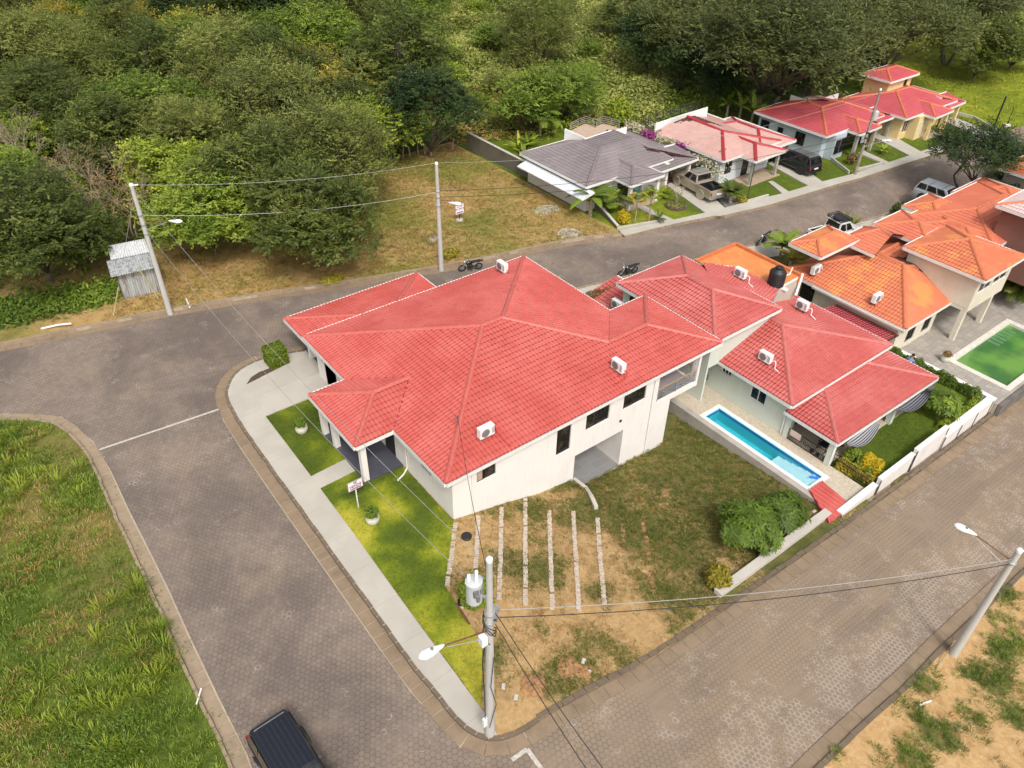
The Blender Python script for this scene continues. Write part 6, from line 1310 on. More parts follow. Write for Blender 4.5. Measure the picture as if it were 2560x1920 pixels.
m.bar((-.78, -.65, 2.2), (-.78, .55, 2.2), .05).bar((.78, -.65, 2.2), (.78, .55, 2.2), .05).box(-.6, .6, -.2, .5, 2.1, 2.13); m.build('roof_rack', M_BLACK, c)
MB().lathe([(.2, -.1), (.36, -.1), (.4, 0), (.36, .1), (.2, .1)], (.1, -.35, 2.22), 18).build('spare_wheel', M_RUBBER, c)
# motorcycles facing +X
def make_moto():
    r = empty('motorcycle'); R0 = .31
    for x in (.68, -.66):
        m = MB(); k = 22
        P_ = [(x+math.cos(i*2*math.pi/k)*(R0-.05), 0, R0+math.sin(i*2*math.pi/k)*(R0-.05)) for i in range(k+1)]; m.tube(P_, .055, 8, False); w_ = m.build('wheel', M_RUBBER, r)
        m = MB().lathe([(.05, -.06), (.06, 0), (.05, .06)], (x, 0, R0), 10, 'Y')
        for q in range(5): a_ = q*2*math.pi/5; m.bar((x, 0, R0), (x+math.cos(a_)*.24, 0, R0+math.sin(a_)*.24), .03)
        m.build('rim', M_ACG, w_)
    MB().tube([(.68, .09, R0), (.42, .08, .88)], .03, 7).tube([(.68, -.09, R0), (.42, -.08, .88)], .03, 7).build('front_fork', M_STEEL, r)
    MB().tube([(.42, 0, .8), (.15, 0, .45), (-.1, 0, .3), (-.3, 0, .42), (-.66, 0, R0)], [.05, .06, .07, .05, .03], 8).tube([(.4, 0, .78), (-.1, 0, .70), (-.65, 0, .80)], .04, 8).build('frame', M_BLACK, r)
    MB().box(-.15, .25, -.14, .14, .25, .58).box(-.1, .12, -.2, .2, .3, .45).build('engine', plain('dark_engine', (.06, .06, .065), .4, .6), r, bevel=.03)
    MB().ball((.14, 0, .80), .2, 14, 8, (1.35, .72, .62)).build('fuel_tank', P_BLK, r, smooth=True)
    MB().hexa([(-.75, -.08, .80), (-.05, -.13, .74), (-.05, .13, .74), (-.75, .08, .80)], [(-.78, -.09, .92), (-.05, -.13, .84), (-.05, .13, .84), (-.78, .09, .92)]).build('seat', M_RUBBER, r, bevel=.03)
    MB().hexa([(-.98, -.05, .80), (-.5, -.07, .72), (-.5, .07, .72), (-.98, .05, .80)], [(-1.0, -.05, .86), (-.5, -.07, .80), (-.5, .07, .80), (-1.0, .05, .86)]).build('rear_mudguard', P_BLK, r)
    MB().tube([(.34, -.36, .98), (.42, -.15, 1.0), (.44, 0, .96), (.42, .15, 1.0), (.34, .36, .98)], .02, 7).tube([(.4, -.25, 1.0), (.42, -.32, 1.2)], .01, 5).tube([(.4, .25, 1.0), (.42, .32, 1.2)], .01, 5).build('handlebar', M_CHROME, r)
    MB().ball((.52, 0, .88), .1, 12, 6).build('headlight', M_CHROME, r, smooth=True)
    MB().tube([(.1, -.16, .3), (-.2, -.18, .26), (-.8, -.2, .36)], [.03, .035, .055], 8).build('exhaust', M_CHROME, r)
    MB().tube([(.0, .12, .3), (.02, .3, .0)], .014, 6).build('side_stand', M_BLACK, r)
    return r
mo = make_moto(); p, q = Z(10, 1235, 1305), Z(10, 1355, 1290)
for i, (a, b, lab) in enumerate((((10, 1238, 1308), (10, 1362, 1290), 'black motorcycle parked against the kerb of the dry lot'), ((2, 940, 318), (2, 1045, 288), 'black motorcycle parked in the middle of the back street behind the red roofs'), ((7, 2112, 1438), (7, 2200, 1385), 'dark motorcycle parked at the far kerb near the orange terrace'))):
    o = mo if i == 0 else copy_tree(mo); a, b = Z(*a), Z(*b); c = (a+b)/2; d = a-b; o.location = c+Vector((0, 0, T(c.x, c.y)*0+.01)); o.rotation_euler = (math.radians(-9), 0, math.atan2(d.y, d.x)); tag(o, lab, 'motorcycle', 'parked motorcycles')
# ------------------------------------------------------------------ furniture, awnings, person
def striped(name, c1, c2):
    t = NT(name); sx = t.n('ShaderNodeSeparateXYZ'); t.lk(t.n('ShaderNodeTexCoord').outputs['UV'], sx.inputs[0]); t.color(t.mix(t.math('GREATER_THAN', t.math('FRACT', t.math('MULTIPLY', sx.outputs[0], 6)), .5), c1, c2)); t.rough(.9); return t.m
def hammock(a, b, w_, sag, label, m):
    a, b = Vector(a), Vector(b); d = (b-a); d.z = 0; s_ = Vector((-d.y, d.x, 0)).normalized(); nu, nv = 18, 12; V = []; UV = []
    for i in range(nu+1):
        t_ = i/nu; wd = w_*math.sin(math.pi*min(1, max(0, t_*.86+.07)))**.6
        for j in range(nv+1):
            q = j/nv*2-1; p = a.lerp(b, t_)-Vector((0, 0, 4*sag*t_*(1-t_)))+s_*q*wd*.5+Vector((0, 0, q*q*.16*wd)); V.append(tuple(p)); UV.append((j/nv, t_))
    F = [(i*(nv+1)+j, i*(nv+1)+j+1, (i+1)*(nv+1)+j+1, (i+1)*(nv+1)+j) for i in range(nu) for j in range(nv)]
    mb = MB().add(V, F); o = mb.build('hammock', m); uv = o.data.uv_layers.new(name='UVMap')
    for l in o.data.loops: uv.data[l.index].uv = UV[l.vertex_index]
    o.data.shade_smooth(); return tag(o, label, 'hammock', 'striped hammocks under the porch')
ms = striped('striped_canvas', (.42, .42, .44), (.05, .05, .06))
hammock((36.9, 14.35, -.75), (40.2, 14.5, -.85), .9, .55, 'grey and black striped hammock at the near corner of the porch', ms)
hammock((42.3, 14.4, -.75), (46.6, 14.5, -.8), 1.0, .7, 'dark striped hammock at the garden end of the porch', striped('dark_striped_canvas', (.22, .22, .25), (.04, .04, .05)))
def rocking_chair(name, label, m, loc, rz, s_=1):
    r = empty(name, loc, rz, label, 'chair'); r.scale = (s_, s_, s_)
    MB().box(-.28, .28, -.26, .26, .40, .44).build('seat', m, r)
    b = MB(); 
    for i in range(6): x = -.25+.1*i; b.bar((x, -.26, .44), (x, -.42, 1.12), .05, .02)
    b.bar((-.29, -.43, 1.12), (.29, -.43, 1.12), .07, .05); b.build('backrest', m, r)
    for x in (-.28, .28):
        MB().tube([(x, .45, .12), (x, .2, .04), (x, -.1, .03), (x, -.45, .12), (x, -.6, .2)], .025, 6).build('rocker', m, r)
        MB().bar((x, .24, .05), (x, .24, .64), .045).build('leg', m, r); MB().bar((x, -.26, .05), (x, -.26, .5), .045).build('leg', m, r)
        MB().box(x-.04, x+.04, -.32, .3, .64, .67).build('armrest', m, r)
    return r
rocking_chair('rocking_chair', 'turquoise wooden chair on the front porch of the grey roofed house', plain('turquoise_paint', (.09, .50, .42), .6), Z(7, 1088, 1035, .2), math.radians(180), 1.15)
rocking_chair('rocking_chair', 'dark wicker rocking chair on the pool house porch, left one', M_BLACK, (38.6, 16.6, -2.47), math.radians(120), 1.05)
rocking_chair('rocking_chair', 'dark wicker armchair by the porch railing near the corner column', M_BLACK, (37.3, 15.9, -2.47), math.radians(90), 1.0)
r = empty('porch_table', (38.6, 15.5, -2.47), 0, 'low round dark table between the wicker chairs on the porch', 'table'); MB().lathe([(.4, .5), (.42, .52), (.42, .54), (.02, .55)], (0, 0, 0), 20).build('tabletop', M_BLACK, r); MB().lathe([(.2, 0), (.04, .05), (.04, .5)], (0, 0, 0), 10).build('pedestal', M_BLACK, r)
# person in the garden: one skinned body plus clothing and hair
def person(loc, rz):
    r = empty('person', loc, rz, 'person in a blue shirt bending over the hedge beside the garden', 'person')
    J = {'pel': ((0, 0, .92), .14), 'sp': ((0, .06, 1.12), .135), 'ch': ((0, .16, 1.32), .15), 'nk': ((0, .24, 1.46), .06), 'hd0': ((0, .27, 1.53), .075), 'hd': ((0, .32, 1.64), .10), 'hd2': ((0, .33, 1.73), .07)}
    E_ = [('pel', 'sp'), ('sp', 'ch'), ('ch', 'nk'), ('nk', 'hd0'), ('hd0', 'hd'), ('hd', 'hd2')]
    for sx, n in ((1, 'R'), (-1, 'L')):
        J.update({'hip'+n: ((.1*sx, 0, .88), .095), 'kn'+n: ((.12*sx, .06, .48), .062), 'an'+n: ((.12*sx, -.02, .09), .045), 'to'+n: ((.13*sx, .15, .035), .035), 'sh'+n: ((.19*sx, .18, 1.38), .062), 'el'+n: ((.26*sx, .34, 1.14), .045), 'wr'+n: ((.2*sx, .56, 1.02), .03), 'pa'+n: ((.19*sx, .63, .99), .034)})
        E_ += [('pel', 'hip'+n), ('hip'+n, 'kn'+n), ('kn'+n, 'an'+n), ('an'+n, 'to'+n), ('ch', 'sh'+n), ('sh'+n, 'el'+n), ('el'+n, 'wr'+n), ('wr'+n, 'pa'+n)]
        for k in range(4): J['f%d' % k+n] = (((.165+.022*k)*sx, .70+.01*(k in (1, 2)), .96), .009); E_.append(('pa'+n, 'f%d' % k+n))
        J['th'+n] = ((.15*sx, .64, .96), .010); E_.append(('pa'+n, 'th'+n))
    ks = list(J); me = bpy.data.meshes.new('body'); me.from_pydata([J[k][0] for k in ks], [(ks.index(a), ks.index(b)) for a, b in E_], []); o = link_mesh('body', me, r)
    sk = o.modifiers.new('skin', 'SKIN'); sv = me.skin_vertices[0].data if me.skin_vertices else None
    if sv is None:
        bm = bmesh.new(); bm.from_mesh(me); bm.verts.layers.skin.verify(); bm.to_mesh(me); bm.free(); sv = me.skin_vertices[0].data
    for i, k in enumerate(ks): sv[i].radius = (J[k][1], J[k][1]*(.8 if k in ('ch', 'sp', 'pel') else 1)); sv[i].use_root = k == 'pel'
    ss = o.modifiers.new('subd', 'SUBSURF'); ss.levels = 1; ss.render_levels = 2; me.materials.append(plain('skin', (.35, .20, .13), .6))
    blue = plain('blue_shirt', (.16, .22, .48), .9); m = MB().tube([(0, .0, .9), (0, .06, 1.12), (0, .17, 1.34), (0, .22, 1.43)], [.165, .16, .2, .085], 14); m.build('shirt', blue, r, smooth=True)
    for sx in (1, -1): MB().tube([(.16*sx, .17, 1.38), (.25*sx, .31, 1.18)], [.085, .065], 10).build('sleeve', blue, r, smooth=True)
    m = MB().tube([(0, 0, .98), (0, 0, .84)], [.165, .17], 12); m.build('waistband', plain('dark_trousers', (.03, .03, .05), .9), r, smooth=True)
    for sx in (1, -1): MB().tube([(.09*sx, 0, .9), (.12*sx, .06, .48), (.12*sx, -.02, .1)], [.12, .085, .07], 10).build('trouser_leg', plain('dark_trousers', (0, 0, 0)), r, smooth=True)
    MB().ball((0, .30, 1.69), .115, 14, 8, (1, 1.05, .9)).build('hair', plain('black_hair', (.012, .010, .009), .7), r, smooth=True)
    return r
pp = Z(3, 1232, 1020, -.95); person((pp.x, pp.y, -2.5), math.radians(-90))
# pots
def pot(loc, r_, h, m, label, plant=None):
    r = empty('plant_pot', loc, 0, label, 'plant pot'); MB().lathe([(r_*.72, 0), (r_*.98, h*.35), (r_, h*.6), (r_*.88, h*.88), (r_*.92, h), (r_*.78, h), (r_*.74, h*.9), (.01, h*.88)], (0, 0, 0), 20).build('pot', m, r, smooth=False); return r
M_POT = wallmat('mossy_pale_pot', (.60, .57, .46), .4)
PT1 = pot(Z(4, 400, 275, .13), .36, .52, M_POT, 'large pale barrel shaped pot with a small bush in the side lawn'); PT2 = pot(Z(4, 1012, 1055, .13), .36, .52, M_POT, 'large pale barrel shaped pot with a small bush near the sale sign')
PT3 = pot(Z(2, 1635, 1250, -2.5), .22, .42, M_BLACK, 'black pot with a spiky plant in the corner behind the blue pool'); PT4 = pot(Z(3, 1525, 1045, -2.5), .34, .5, M_POT, 'pale stone pot with a dry plant beside the green pool')
PT5 = pot(ZT(11, 745, 465, .1), .22, .28, M_BLACK, 'black and white bucket beside the bush under the transformer'); MB().lathe([(.23, .0), (.235, .1), (.22, .12)], (.04, -.05, 0), 16).build('pot_rim', M_WHITE, PT5)
MB().bar(ZT(11, 705, 470, .12), ZT(11, 790, 610, .12), .1, .06)
tag(MB().tube([ZT(11, 700, 465, .12), ZT(11, 795, 612, .14)], .06, 7).build('wooden_log', M_RUST), 'dark reddish wooden pole lying on the lawn edge by the bucket', 'log')
for i in range(3):
    p = Z(6, (375, 420, 490)[i], (450, 490, 520)[i], -2.47); q = pot(p, .13, .22, M_BLACK, ('small dark flower pot at the foot of the black railing, left one', 'small dark flower pot at the foot of the black railing, middle one', 'small dark flower pot at the foot of the black railing, nearest the column')[i])

# ------------------------------------------------------------------ vegetation
def cards(C, D, N_, L, W, var):
    """diamond leaves: centre, long direction, normal, length, width"""
    D = D/np.linalg.norm(D, axis=1, keepdims=True); Sd = np.cross(D, N_); Sd /= np.maximum(1e-6, np.linalg.norm(Sd, axis=1, keepdims=True))
    L = np.broadcast_to(L, len(C))[:, None]; W = np.broadcast_to(W, len(C))[:, None]
    V = np.empty((len(C), 4, 3)); V[:, 0] = C-D*L/2; V[:, 1] = C+Sd*W/2+D*L*.05; V[:, 2] = C+D*L/2; V[:, 3] = C-Sd*W/2+D*L*.05
    return V.reshape(-1, 3), np.repeat(var, 4)
def rdir(n): v = rng.normal(size=(n, 3)); return v/np.linalg.norm(v, axis=1, keepdims=True)
def crown_mesh(name, m, R=5.0, H=5.5, lobes=30, twigs=60, leaf=.34, lw=.13, per=6, flat=.8, base=3.0, droop=.15, upper=.0, lobe_r=.34, twigl=.8, seed=1, holes=.0):
    """leafy crown of lobes; returns mesh data and the lobe centres"""
    g = np.random.default_rng(seed); cs = []
    while len(cs) < lobes:
        p = g.uniform(-1, 1, 3); r = np.linalg.norm(p)
        if r > 1 or r < .45 or p[2] < -.55+upper: continue
        cs.append((p[0]*R*(1-.18*abs(p[2])), p[1]*R*(1-.18*abs(p[2])), base+H*.5+p[2]*H*.5*flat+g.uniform(-.2, .2)*R*.2))
    cs = np.array(cs); C, D, N_, Vv = [], [], [], []
    for c in cs:
        lr = R*lobe_r*g.uniform(.7, 1.25); n = int(twigs*g.uniform(.75, 1.2)); d = g.normal(size=(n, 3)); d[:, 2] = np.abs(d[:, 2])*.9-.25; d /= np.linalg.norm(d, axis=1, keepdims=True)
        o = c+d*lr*g.uniform(.55, 1.05, (n, 1))*np.array([1, 1, .72]); lv = g.uniform(.15, .75)
        out = d+g.normal(size=(n, 3))*.35; out[:, 2] += g.uniform(-droop-.25, .55, n); out /= np.linalg.norm(out, axis=1, keepdims=True)
        tv = np.clip(lv+g.normal(size=n)*.13, 0, 1)
        for k in range(per):
            t_ = (k+.5)/per; sgn = 1 if k % 2 else -1; side = np.cross(out, [0, 0, 1.]); side /= np.maximum(1e-6, np.linalg.norm(side, axis=1, keepdims=True))
            ld = out*.55+side*sgn*.8+g.normal(size=(n, 3))*.22; ld[:, 2] -= droop
            nn = np.array([0, 0, 1.])+d*.5+g.normal(size=(n, 3))*.35
            ld /= np.linalg.norm(ld, axis=1, keepdims=True)
            C.append(o+out*twigl*t_*g.uniform(.8, 1.1, (n, 1))+ld*leaf*.4); D.append(ld); N_.append(nn); Vv.append(np.clip(tv+g.normal(size=n)*.1, 0, 1))
    C, D, N_, Vv = map(np.concatenate, (C, D, N_, Vv))
    g2 = g.uniform(.7, 1.25, len(C)); V, a = cards(C, D, N_, leaf*g2, lw*g2, Vv)
    return fastmesh(name, V, np.arange(len(V)).reshape(-1, 4), m, a), cs
def trunk_mesh(name, cs, base, r0, m, nl=9, seed=1, split=.35, multi=1, sag=.0):
    g = random.Random(seed); mb = MB(); top = Vector((g.uniform(-.3, .3), g.uniform(-.3, .3), base*.9))
    fork = Vector((top.x*.6, top.y*.6, base*split+.4))
    for j in range(multi):
        off = Vector((g.uniform(-.35, .35), g.uniform(-.35, .35), 0))*(multi > 1)
        f2 = fork+off*3.2*(multi > 1)
        mb.tube([off+Vector((0, 0, -.3)), off+Vector((0, 0, .05)), off.lerp(f2, .5)+Vector((g.uniform(-.1, .1), g.uniform(-.1, .1), 0)), f2], [r0*1.35, r0, r0*.86, r0*.75], 9)
        for c in [Vector(q) for q in (cs[g.randrange(len(cs))] for _ in range(max(2, nl//multi)))]:
            a = f2; mid = a.lerp(c, .5)+Vector((g.uniform(-.4, .4), g.uniform(-.4, .4), g.uniform(-.1, .5))); mb.tube([a, a.lerp(mid, .5)+Vector((0, 0, .1)), mid, c], [r0*.62, r0*.45, r0*.3, r0*.08], 7)
            for _ in range(3): e = c+Vector((g.uniform(-1, 1), g.uniform(-1, 1), g.uniform(0, .9))); mb.tube([mid, mid.lerp(e, .6)+Vector((0, 0, .1)), e], [r0*.2, r0*.12, .012], 5)
    me = bpy.data.meshes.new(name); me.from_pydata(mb.v, [], mb.f); me.materials.append(m); me.shade_smooth(); return me
SPEC = {}
def species(key, mat, bark, **kw):
    tk = {k: kw.pop(k) for k in ('r0', 'nl', 'split', 'multi') if k in kw}; tk.setdefault('r0', .16)
    vs = []
    for sd_ in (1, 2): 
        me, cs = crown_mesh('crown_'+key, mat, seed=sd_*13+len(SPEC), **kw); tm = trunk_mesh('trunk_'+key, cs, kw.get('base', 3.0), m=bark, seed=sd_+len(SPEC), **tk); vs.append((me, tm))
    SPEC[key] = (vs, kw.get('R', 5.0), kw.get('base', 3.)+kw.get('H', 5.5))
species('dark', L_DARK, M_BARK, R=4.8, H=7.4, lobes=46, twigs=76, leaf=.32, lw=.11, per=8, base=1.0, flat=.95, droop=.2, lobe_r=.27, r0=.18)
species('deep', L_DEEP, M_BARK, R=4.4, H=6.8, lobes=42, twigs=72, leaf=.32, lw=.11, per=7, base=.9, flat=.95, droop=.2, lobe_r=.27, r0=.18)
species('olive', L_OLIVE, M_BARK, R=5.0, H=8.0, lobes=50, twigs=72, leaf=.28, lw=.08, per=8, base=.8, flat=.95, droop=.05, lobe_r=.26, twigl=1.1, r0=.2)
species('mid', L_MID, M_BARK, R=4.2, H=6.2, lobes=38, twigs=70, leaf=.31, lw=.12, per=7, base=.8, flat=.95, droop=.2, lobe_r=.28, r0=.15)
species('lime', L_LIME, M_BARK, R=3.5, H=5.0, lobes=28, twigs=60, leaf=.34, lw=.18, per=6, base=1.0, flat=.95, droop=.1, r0=.13)
species('yellow', L_YEL, M_BARK, R=3.4, H=3.6, lobes=16, twigs=46, leaf=.30, lw=.13, per=6, base=2.2, droop=.0, lobe_r=.4, r0=.12)
species('feather', L_FINE, M_BARK, R=7.5, H=6.5, lobes=58, twigs=85, leaf=.38, lw=.11, per=7, base=3.2, flat=.85, droop=.1, upper=.15, lobe_r=.24, twigl=1.2, r0=.22, nl=22, split=.5, multi=3)
species('bush', L_MID, M_BARK, R=1.9, H=2.4, lobes=14, twigs=45, leaf=.28, lw=.13, per=6, base=.3, droop=.1, r0=.05)
species('scrub', L_OLIVE, M_BARK, R=2.2, H=2.2, lobes=13, twigs=42, leaf=.26, lw=.09, per=6, base=.2, droop=.0, r0=.05)
species('limebush', L_LIME, M_BARK, R=1.9, H=1.8, lobes=12, twigs=42, leaf=.26, lw=.12, per=6, base=.2, droop=.1, r0=.05)
def dry_mesh(seed):
    g = random.Random(seed); mb = MB()
    def br(p, d, L, r, lv):
        q = p+d*L; m_ = p.lerp(q, .5)+Vector((g.uniform(-1, 1), g.uniform(-1, 1), g.uniform(-.5, 1)))*L*.12; mb.tube([p, m_, q], [r, r*.8, r*.55], 5 if lv > 1 else 7, False)
        if lv >= 5: return
        for _ in range(3 if lv < 4 else 2):
            e = (d+Vector((g.uniform(-1, 1), g.uniform(-1, 1), g.uniform(-.35, .75)))*.8).normalized(); br(q, e, L*g.uniform(.6, .88), r*.55, lv+1)
    for k in range(3): br(Vector((g.uniform(-.4, .4), g.uniform(-.4, .4), -.1)), Vector((g.uniform(-.5, .5), g.uniform(-.5, .5), 1)).normalized(), 1.9, .10, 0)
    me = bpy.data.meshes.new('dry_branches'); me.from_pydata(mb.v, [], mb.f); me.materials.append(M_BARKL); me.shade_smooth(); return me
DRY = [dry_mesh(3), dry_mesh(8)]; DRYL, _ = crown_mesh('dry_leaves', L_DRY, R=3.0, H=3.6, lobes=14, twigs=14, leaf=.22, lw=.08, per=4, base=2.2, seed=5)
tcount = {}
def tree(key, x, y, s_=1.0, label=None, cat='tree', group=None, sz=None, name=None, v=None):
    vs, R_, Ht = SPEC[key]; v = random.randrange(2) if v is None else v; me, tm = vs[v]
    big_ = key in ('bush', 'scrub', 'limebush'); name = name or ('shrub' if big_ else 'tree'); cat = 'shrub' if big_ and cat == 'tree' else cat
    r = empty(name, (x, y, T(x, y)+.05 if y < 33 else .05), random.uniform(0, 6.28), label, cat, group); r.scale = (s_, s_, (sz or s_))
    link_mesh('trunk', tm, r); link_mesh('crown', me, r); return r
def TP(px, py, z): return S(px, py, z)          # crown centre seen at a photo pixel, height z above ground
placed = []
def T14(key, x, y, s_, label, zc=None, sz=None):
    vs, R_, Ht = SPEC[key]; zc = zc or (Ht*(sz or s_))*.62; p = S(x/1.7281, y/1.7281, zc); placed.append((p.x, p.y, R_*s_)); return tree(key, p.x, p.y, s_, label, sz=sz)
def T15(key, x, y, s_, label, sz=None):
    vs, R_, Ht = SPEC[key]; zc = (Ht*(sz or s_))*.62; p = S(1280+x/1.7281, y/1.7281, zc); placed.append((p.x, p.y, R_*s_)); return tree(key, p.x, p.y, s_, label, sz=sz)
# trees one can point to
T14('dark', 1370, 900, .95, 'dark tree reaching lowest at the left edge of the dry grass lot')
T14('olive', 1400, 640, 1.05, 'broad olive green tree standing over the left edge of the dry grass lot')
T14('dark', 1120, 760, 1.0, 'dark glossy tree in the middle of the front tree line')
T14('olive', 1180, 420, 1.05, 'pale olive crowned tree above the front tree line, left of the lime green one')
T14('olive', 1000, 250, 1.1, 'tall pale olive tree with the lightest spiky top in the forest')
T14('yellow', 1370, 300, 1.0, 'small bright yellow green tree between the olive and the grey green ones')
T14('lime', 1600, 560, 1.0, 'lime green tree beside the dry lot fence posts')
T14('dark', 1700, 230, 1.25, 'large grey green tree standing alone at the open slope')
T14('deep', 1850, 470, 1.05, 'large dark tree directly behind the row of fence posts')
T14('mid', 560, 480, 1.1, 'round mid green tree left of the forest centre')
T14('mid', 760, 480, .9, 'light mid green tree with feathery top at the forest centre')
T14('dark', 620, 260, 1.0, 'dark green tree behind the forest centre')
T14('lime', 740, 730, 1.05, 'brightest lime green leafy tree beside the left utility pole top')
T14('mid', 880, 900, .95, 'green tree between the left pole and the dark tree line')
T14('dark', 110, 930, 1.05, 'big dark leafy tree leaning over the left kerb')
T14('mid', 60, 800, .9, 'green tree at the left edge above the kerb')
T14('mid', 350, 1000, .62, 'leafy tree whose branches cover the tin shed roof')
T14('olive', 130, 210, 1.1, 'olive tree with bare upper twigs near the top left corner')
T14('olive', 330, 260, .95, 'second olive tree from the left near the top')
T14('dark', 230, 440, .95, 'dark tree above the bare branched ones on the left')
T14('lime', 60, 590, .9, 'lime green tree behind the bare branches at the left edge')
T14('yellow', 830, 130, 1.1, 'yellowish tree near the top of the picture, left of centre')
T14('yellow', 560, 110, 1.1, 'yellowish tree at the top of the picture, left of the green one')
T14('mid', 1180, 140, .95, 'deep green tree near the top centre of the picture')
T14('dark', 1500, 470, .85, 'dark tree squeezed between the lime green and the olive trees')
T15('feather', 1150, 190, 1.35, 'largest spreading feathery tree behind the houses with visible limbs')
T15('feather', 800, 100, 1.05, 'feathery tree left of the largest spreading one')
T15('feather', 1620, 130, 1.2, 'dark feathery tree behind the yellow tower house')
T15('feather', 1950, 60, 1.1, 'feathery tree at the upper right edge above the field')
T15('deep', 1300, 300, .9, 'dark leafy tree low behind the light blue house')
T15('deep', 590, 160, .95, 'dense dark tree in the middle of the open green slope')
T15('deep', 730, 270, .75, 'pointed dark tree behind the pink roofed house')
T15('olive', 120, 90, 1.05, 'olive tree at the top centre edge of the open slope')
T15('mid', 80, 420, .9, 'mid green tree directly behind the grey roofed house, left')
T15('mid', 240, 380, .85, 'leafy tree with drooping light leaves behind the roof terrace')
T15('scrub', 40, 260, 1.2, 'dry brownish green shrub on the open slope')
T15('dark', 480, 50, .8, 'dark tree at the top of the open slope')
T15('dark', 2050, 200, .85, 'dark round tree at the far side of the field'); T15('mid', 2190, 190, .8, 'green tree at the right edge behind the field')
T15('deep', 1480, 240, .8, 'dark tree just left of the yellow tower')
T15('deep', 950, 330, .8, 'dark tree behind the railing of the pink roofed house')
for (x, y, s_, lab) in ((100, 640, 1.1, 'bare tree with pale forked branches at the left edge'), (390, 790, 1.15, 'large dry brown tree with bare twigs left of the utility pole'), (520, 830, .9, 'dry brown tangle of branches right beside the utility pole top')):
    p = S(x/1.7281, y/1.7281, 4.0); r = empty('dead_tree', (p.x, p.y, .05), random.uniform(0, 6), lab, 'tree'); r.scale = (s_, s_, s_); link_mesh('trunk', DRY[tcount.setdefault('d', 0) % 2], r); tcount['d'] += 1
    if x > 200: link_mesh('crown', DRYL, r)
    placed.append((p.x, p.y, 3))
# the rest of the forest: individual trees, evenly scattered behind the lots
def treeline(x):      # nearest y where trees may stand
    return float(np.interp(x, [-30, 0, 5.0, 9.5, 14, 22, 28, 34, 44, 60, 75, 95, 120, 170], [60, 57.5, 57.5, 58.5, 61, 62, 66, 73, 73, 62, 60, 62, 70, 78]))
cand = 0; fill = []
grp_lab = {'deep': 'deep green forest tree among its neighbours', 'dark': 'dark green forest tree among its neighbours', 'olive': 'olive green forest tree among its neighbours', 'mid': 'mid green forest tree among its neighbours', 'lime': 'lime green forest tree among its neighbours', 'yellow': 'yellow green forest tree among its neighbours', 'feather': 'feathery grey green forest tree behind the houses', 'bush': 'leafy green shrub on the forest slope', 'scrub': 'olive scrub bush on the forest slope', 'limebush': 'bright green low bush on the forest slope'}
vis = lambda p: (lambda d: d.dot(FW) > 1 and abs(d.dot(RT)/d.dot(FW)*FPX) < 1480 and -1350 < d.dot(DN)/d.dot(FW)*FPX < 1000)(p-ORI)
while len(fill) < 245 and cand < 30000:
    cand += 1; x = random.uniform(-12, 230); y = random.uniform(56, 290); dist = math.hypot(x, y)
    if y < treeline(x)+1.5 or dist > 245: continue
    if not vis(Vector((x, y, 6))) and not vis(Vector((x, y, 1))): continue
    if x > 95 and y < .9*(x-95)*.35+62: continue
    q = None; px_ = (Vector((x, y, 3))-ORI); u = 1280+px_.dot(RT)/px_.dot(FW)*FPX; v_ = 960+px_.dot(DN)/px_.dot(FW)*FPX
    clearing = (1080 < u < 1660 and v_ < 330) or (1380 < u < 1680 and v_ < 430)
    n_ = float(vnoise(np.array([x]), np.array([y]), 22, 91)[0])
    if clearing: key = random.choice(['bush', 'limebush', 'scrub', 'scrub', 'bush']); s_ = random.uniform(.6, 1.35); md = 4.6
    elif u > 1680: key = random.choice(['feather', 'deep', 'dark', 'deep']); s_ = random.uniform(.8, 1.1); md = 6.5 if key != 'feather' else 8
    else: key = random.choice(['dark', 'olive', 'mid', 'deep'] if n_ < .45 else ['olive', 'yellow', 'mid', 'lime'] if n_ > .56 else ['dark', 'olive', 'mid', 'mid', 'olive', 'yellow']); s_ = random.uniform(.75, 1.12); md = 5.0
    md *= .8+dist/300
    if any((x-a)**2+(y-b)**2 < (md)**2 for a, b, c in placed): continue
    placed.append((x, y, 3)); fill.append(tree(key, x, y, s_, grp_lab[key], group=grp_lab[key].split(' among')[0]+' group'))
# undergrowth below and between the trees
def under(name, N, P, m, Lf, lab, dens=None, hmax=.9, var=(.1, .8), k=5):
    xs = [p[0] for p in P]; ys = [p[1] for p in P]; x = rng.uniform(min(xs), max(xs), N*3); y = rng.uniform(min(ys), max(ys), N*3); ok = inpoly(x, y, P)
    if dens is not None: ok &= dens(x, y) > rng.random(len(x))
    x, y = x[ok][:N], y[ok][:N]; n = len(x); C = []; D = []; Vv = []; N_ = []; hv = vnoise(x, y, 6, 33)*hmax*1.5; tv = np.clip(vnoise(x, y, 8, 37)*1.3-.15, 0, 1)
    for i in range(k):
        z = hv*rng.uniform(.1, 1, n)+.1; C.append(np.c_[x+rng.normal(0, .35, n), y+rng.normal(0, .35, n), z]); d = rdir(n); d[:, 2] = np.abs(d[:, 2])*.6; D.append(d); N_.append(np.array([0, 0, 1.])+rng.normal(0, .45, (n, 3))); Vv.append(np.clip(var[0]+(var[1]-var[0])*tv+rng.normal(0, .12, n), 0, 1))
    C, D, N_, Vv = map(np.concatenate, (C, D, N_, Vv)); g2 = rng.uniform(.6, 1.3, len(C)); V, a = cards(C, D, N_, Lf*g2, Lf*.42*g2, Vv)
    o = link_mesh(name, fastmesh(name, V, np.arange(len(V)).reshape(-1, 4), m, a)); o['kind'] = 'stuff'; o['label'] = lab; return o
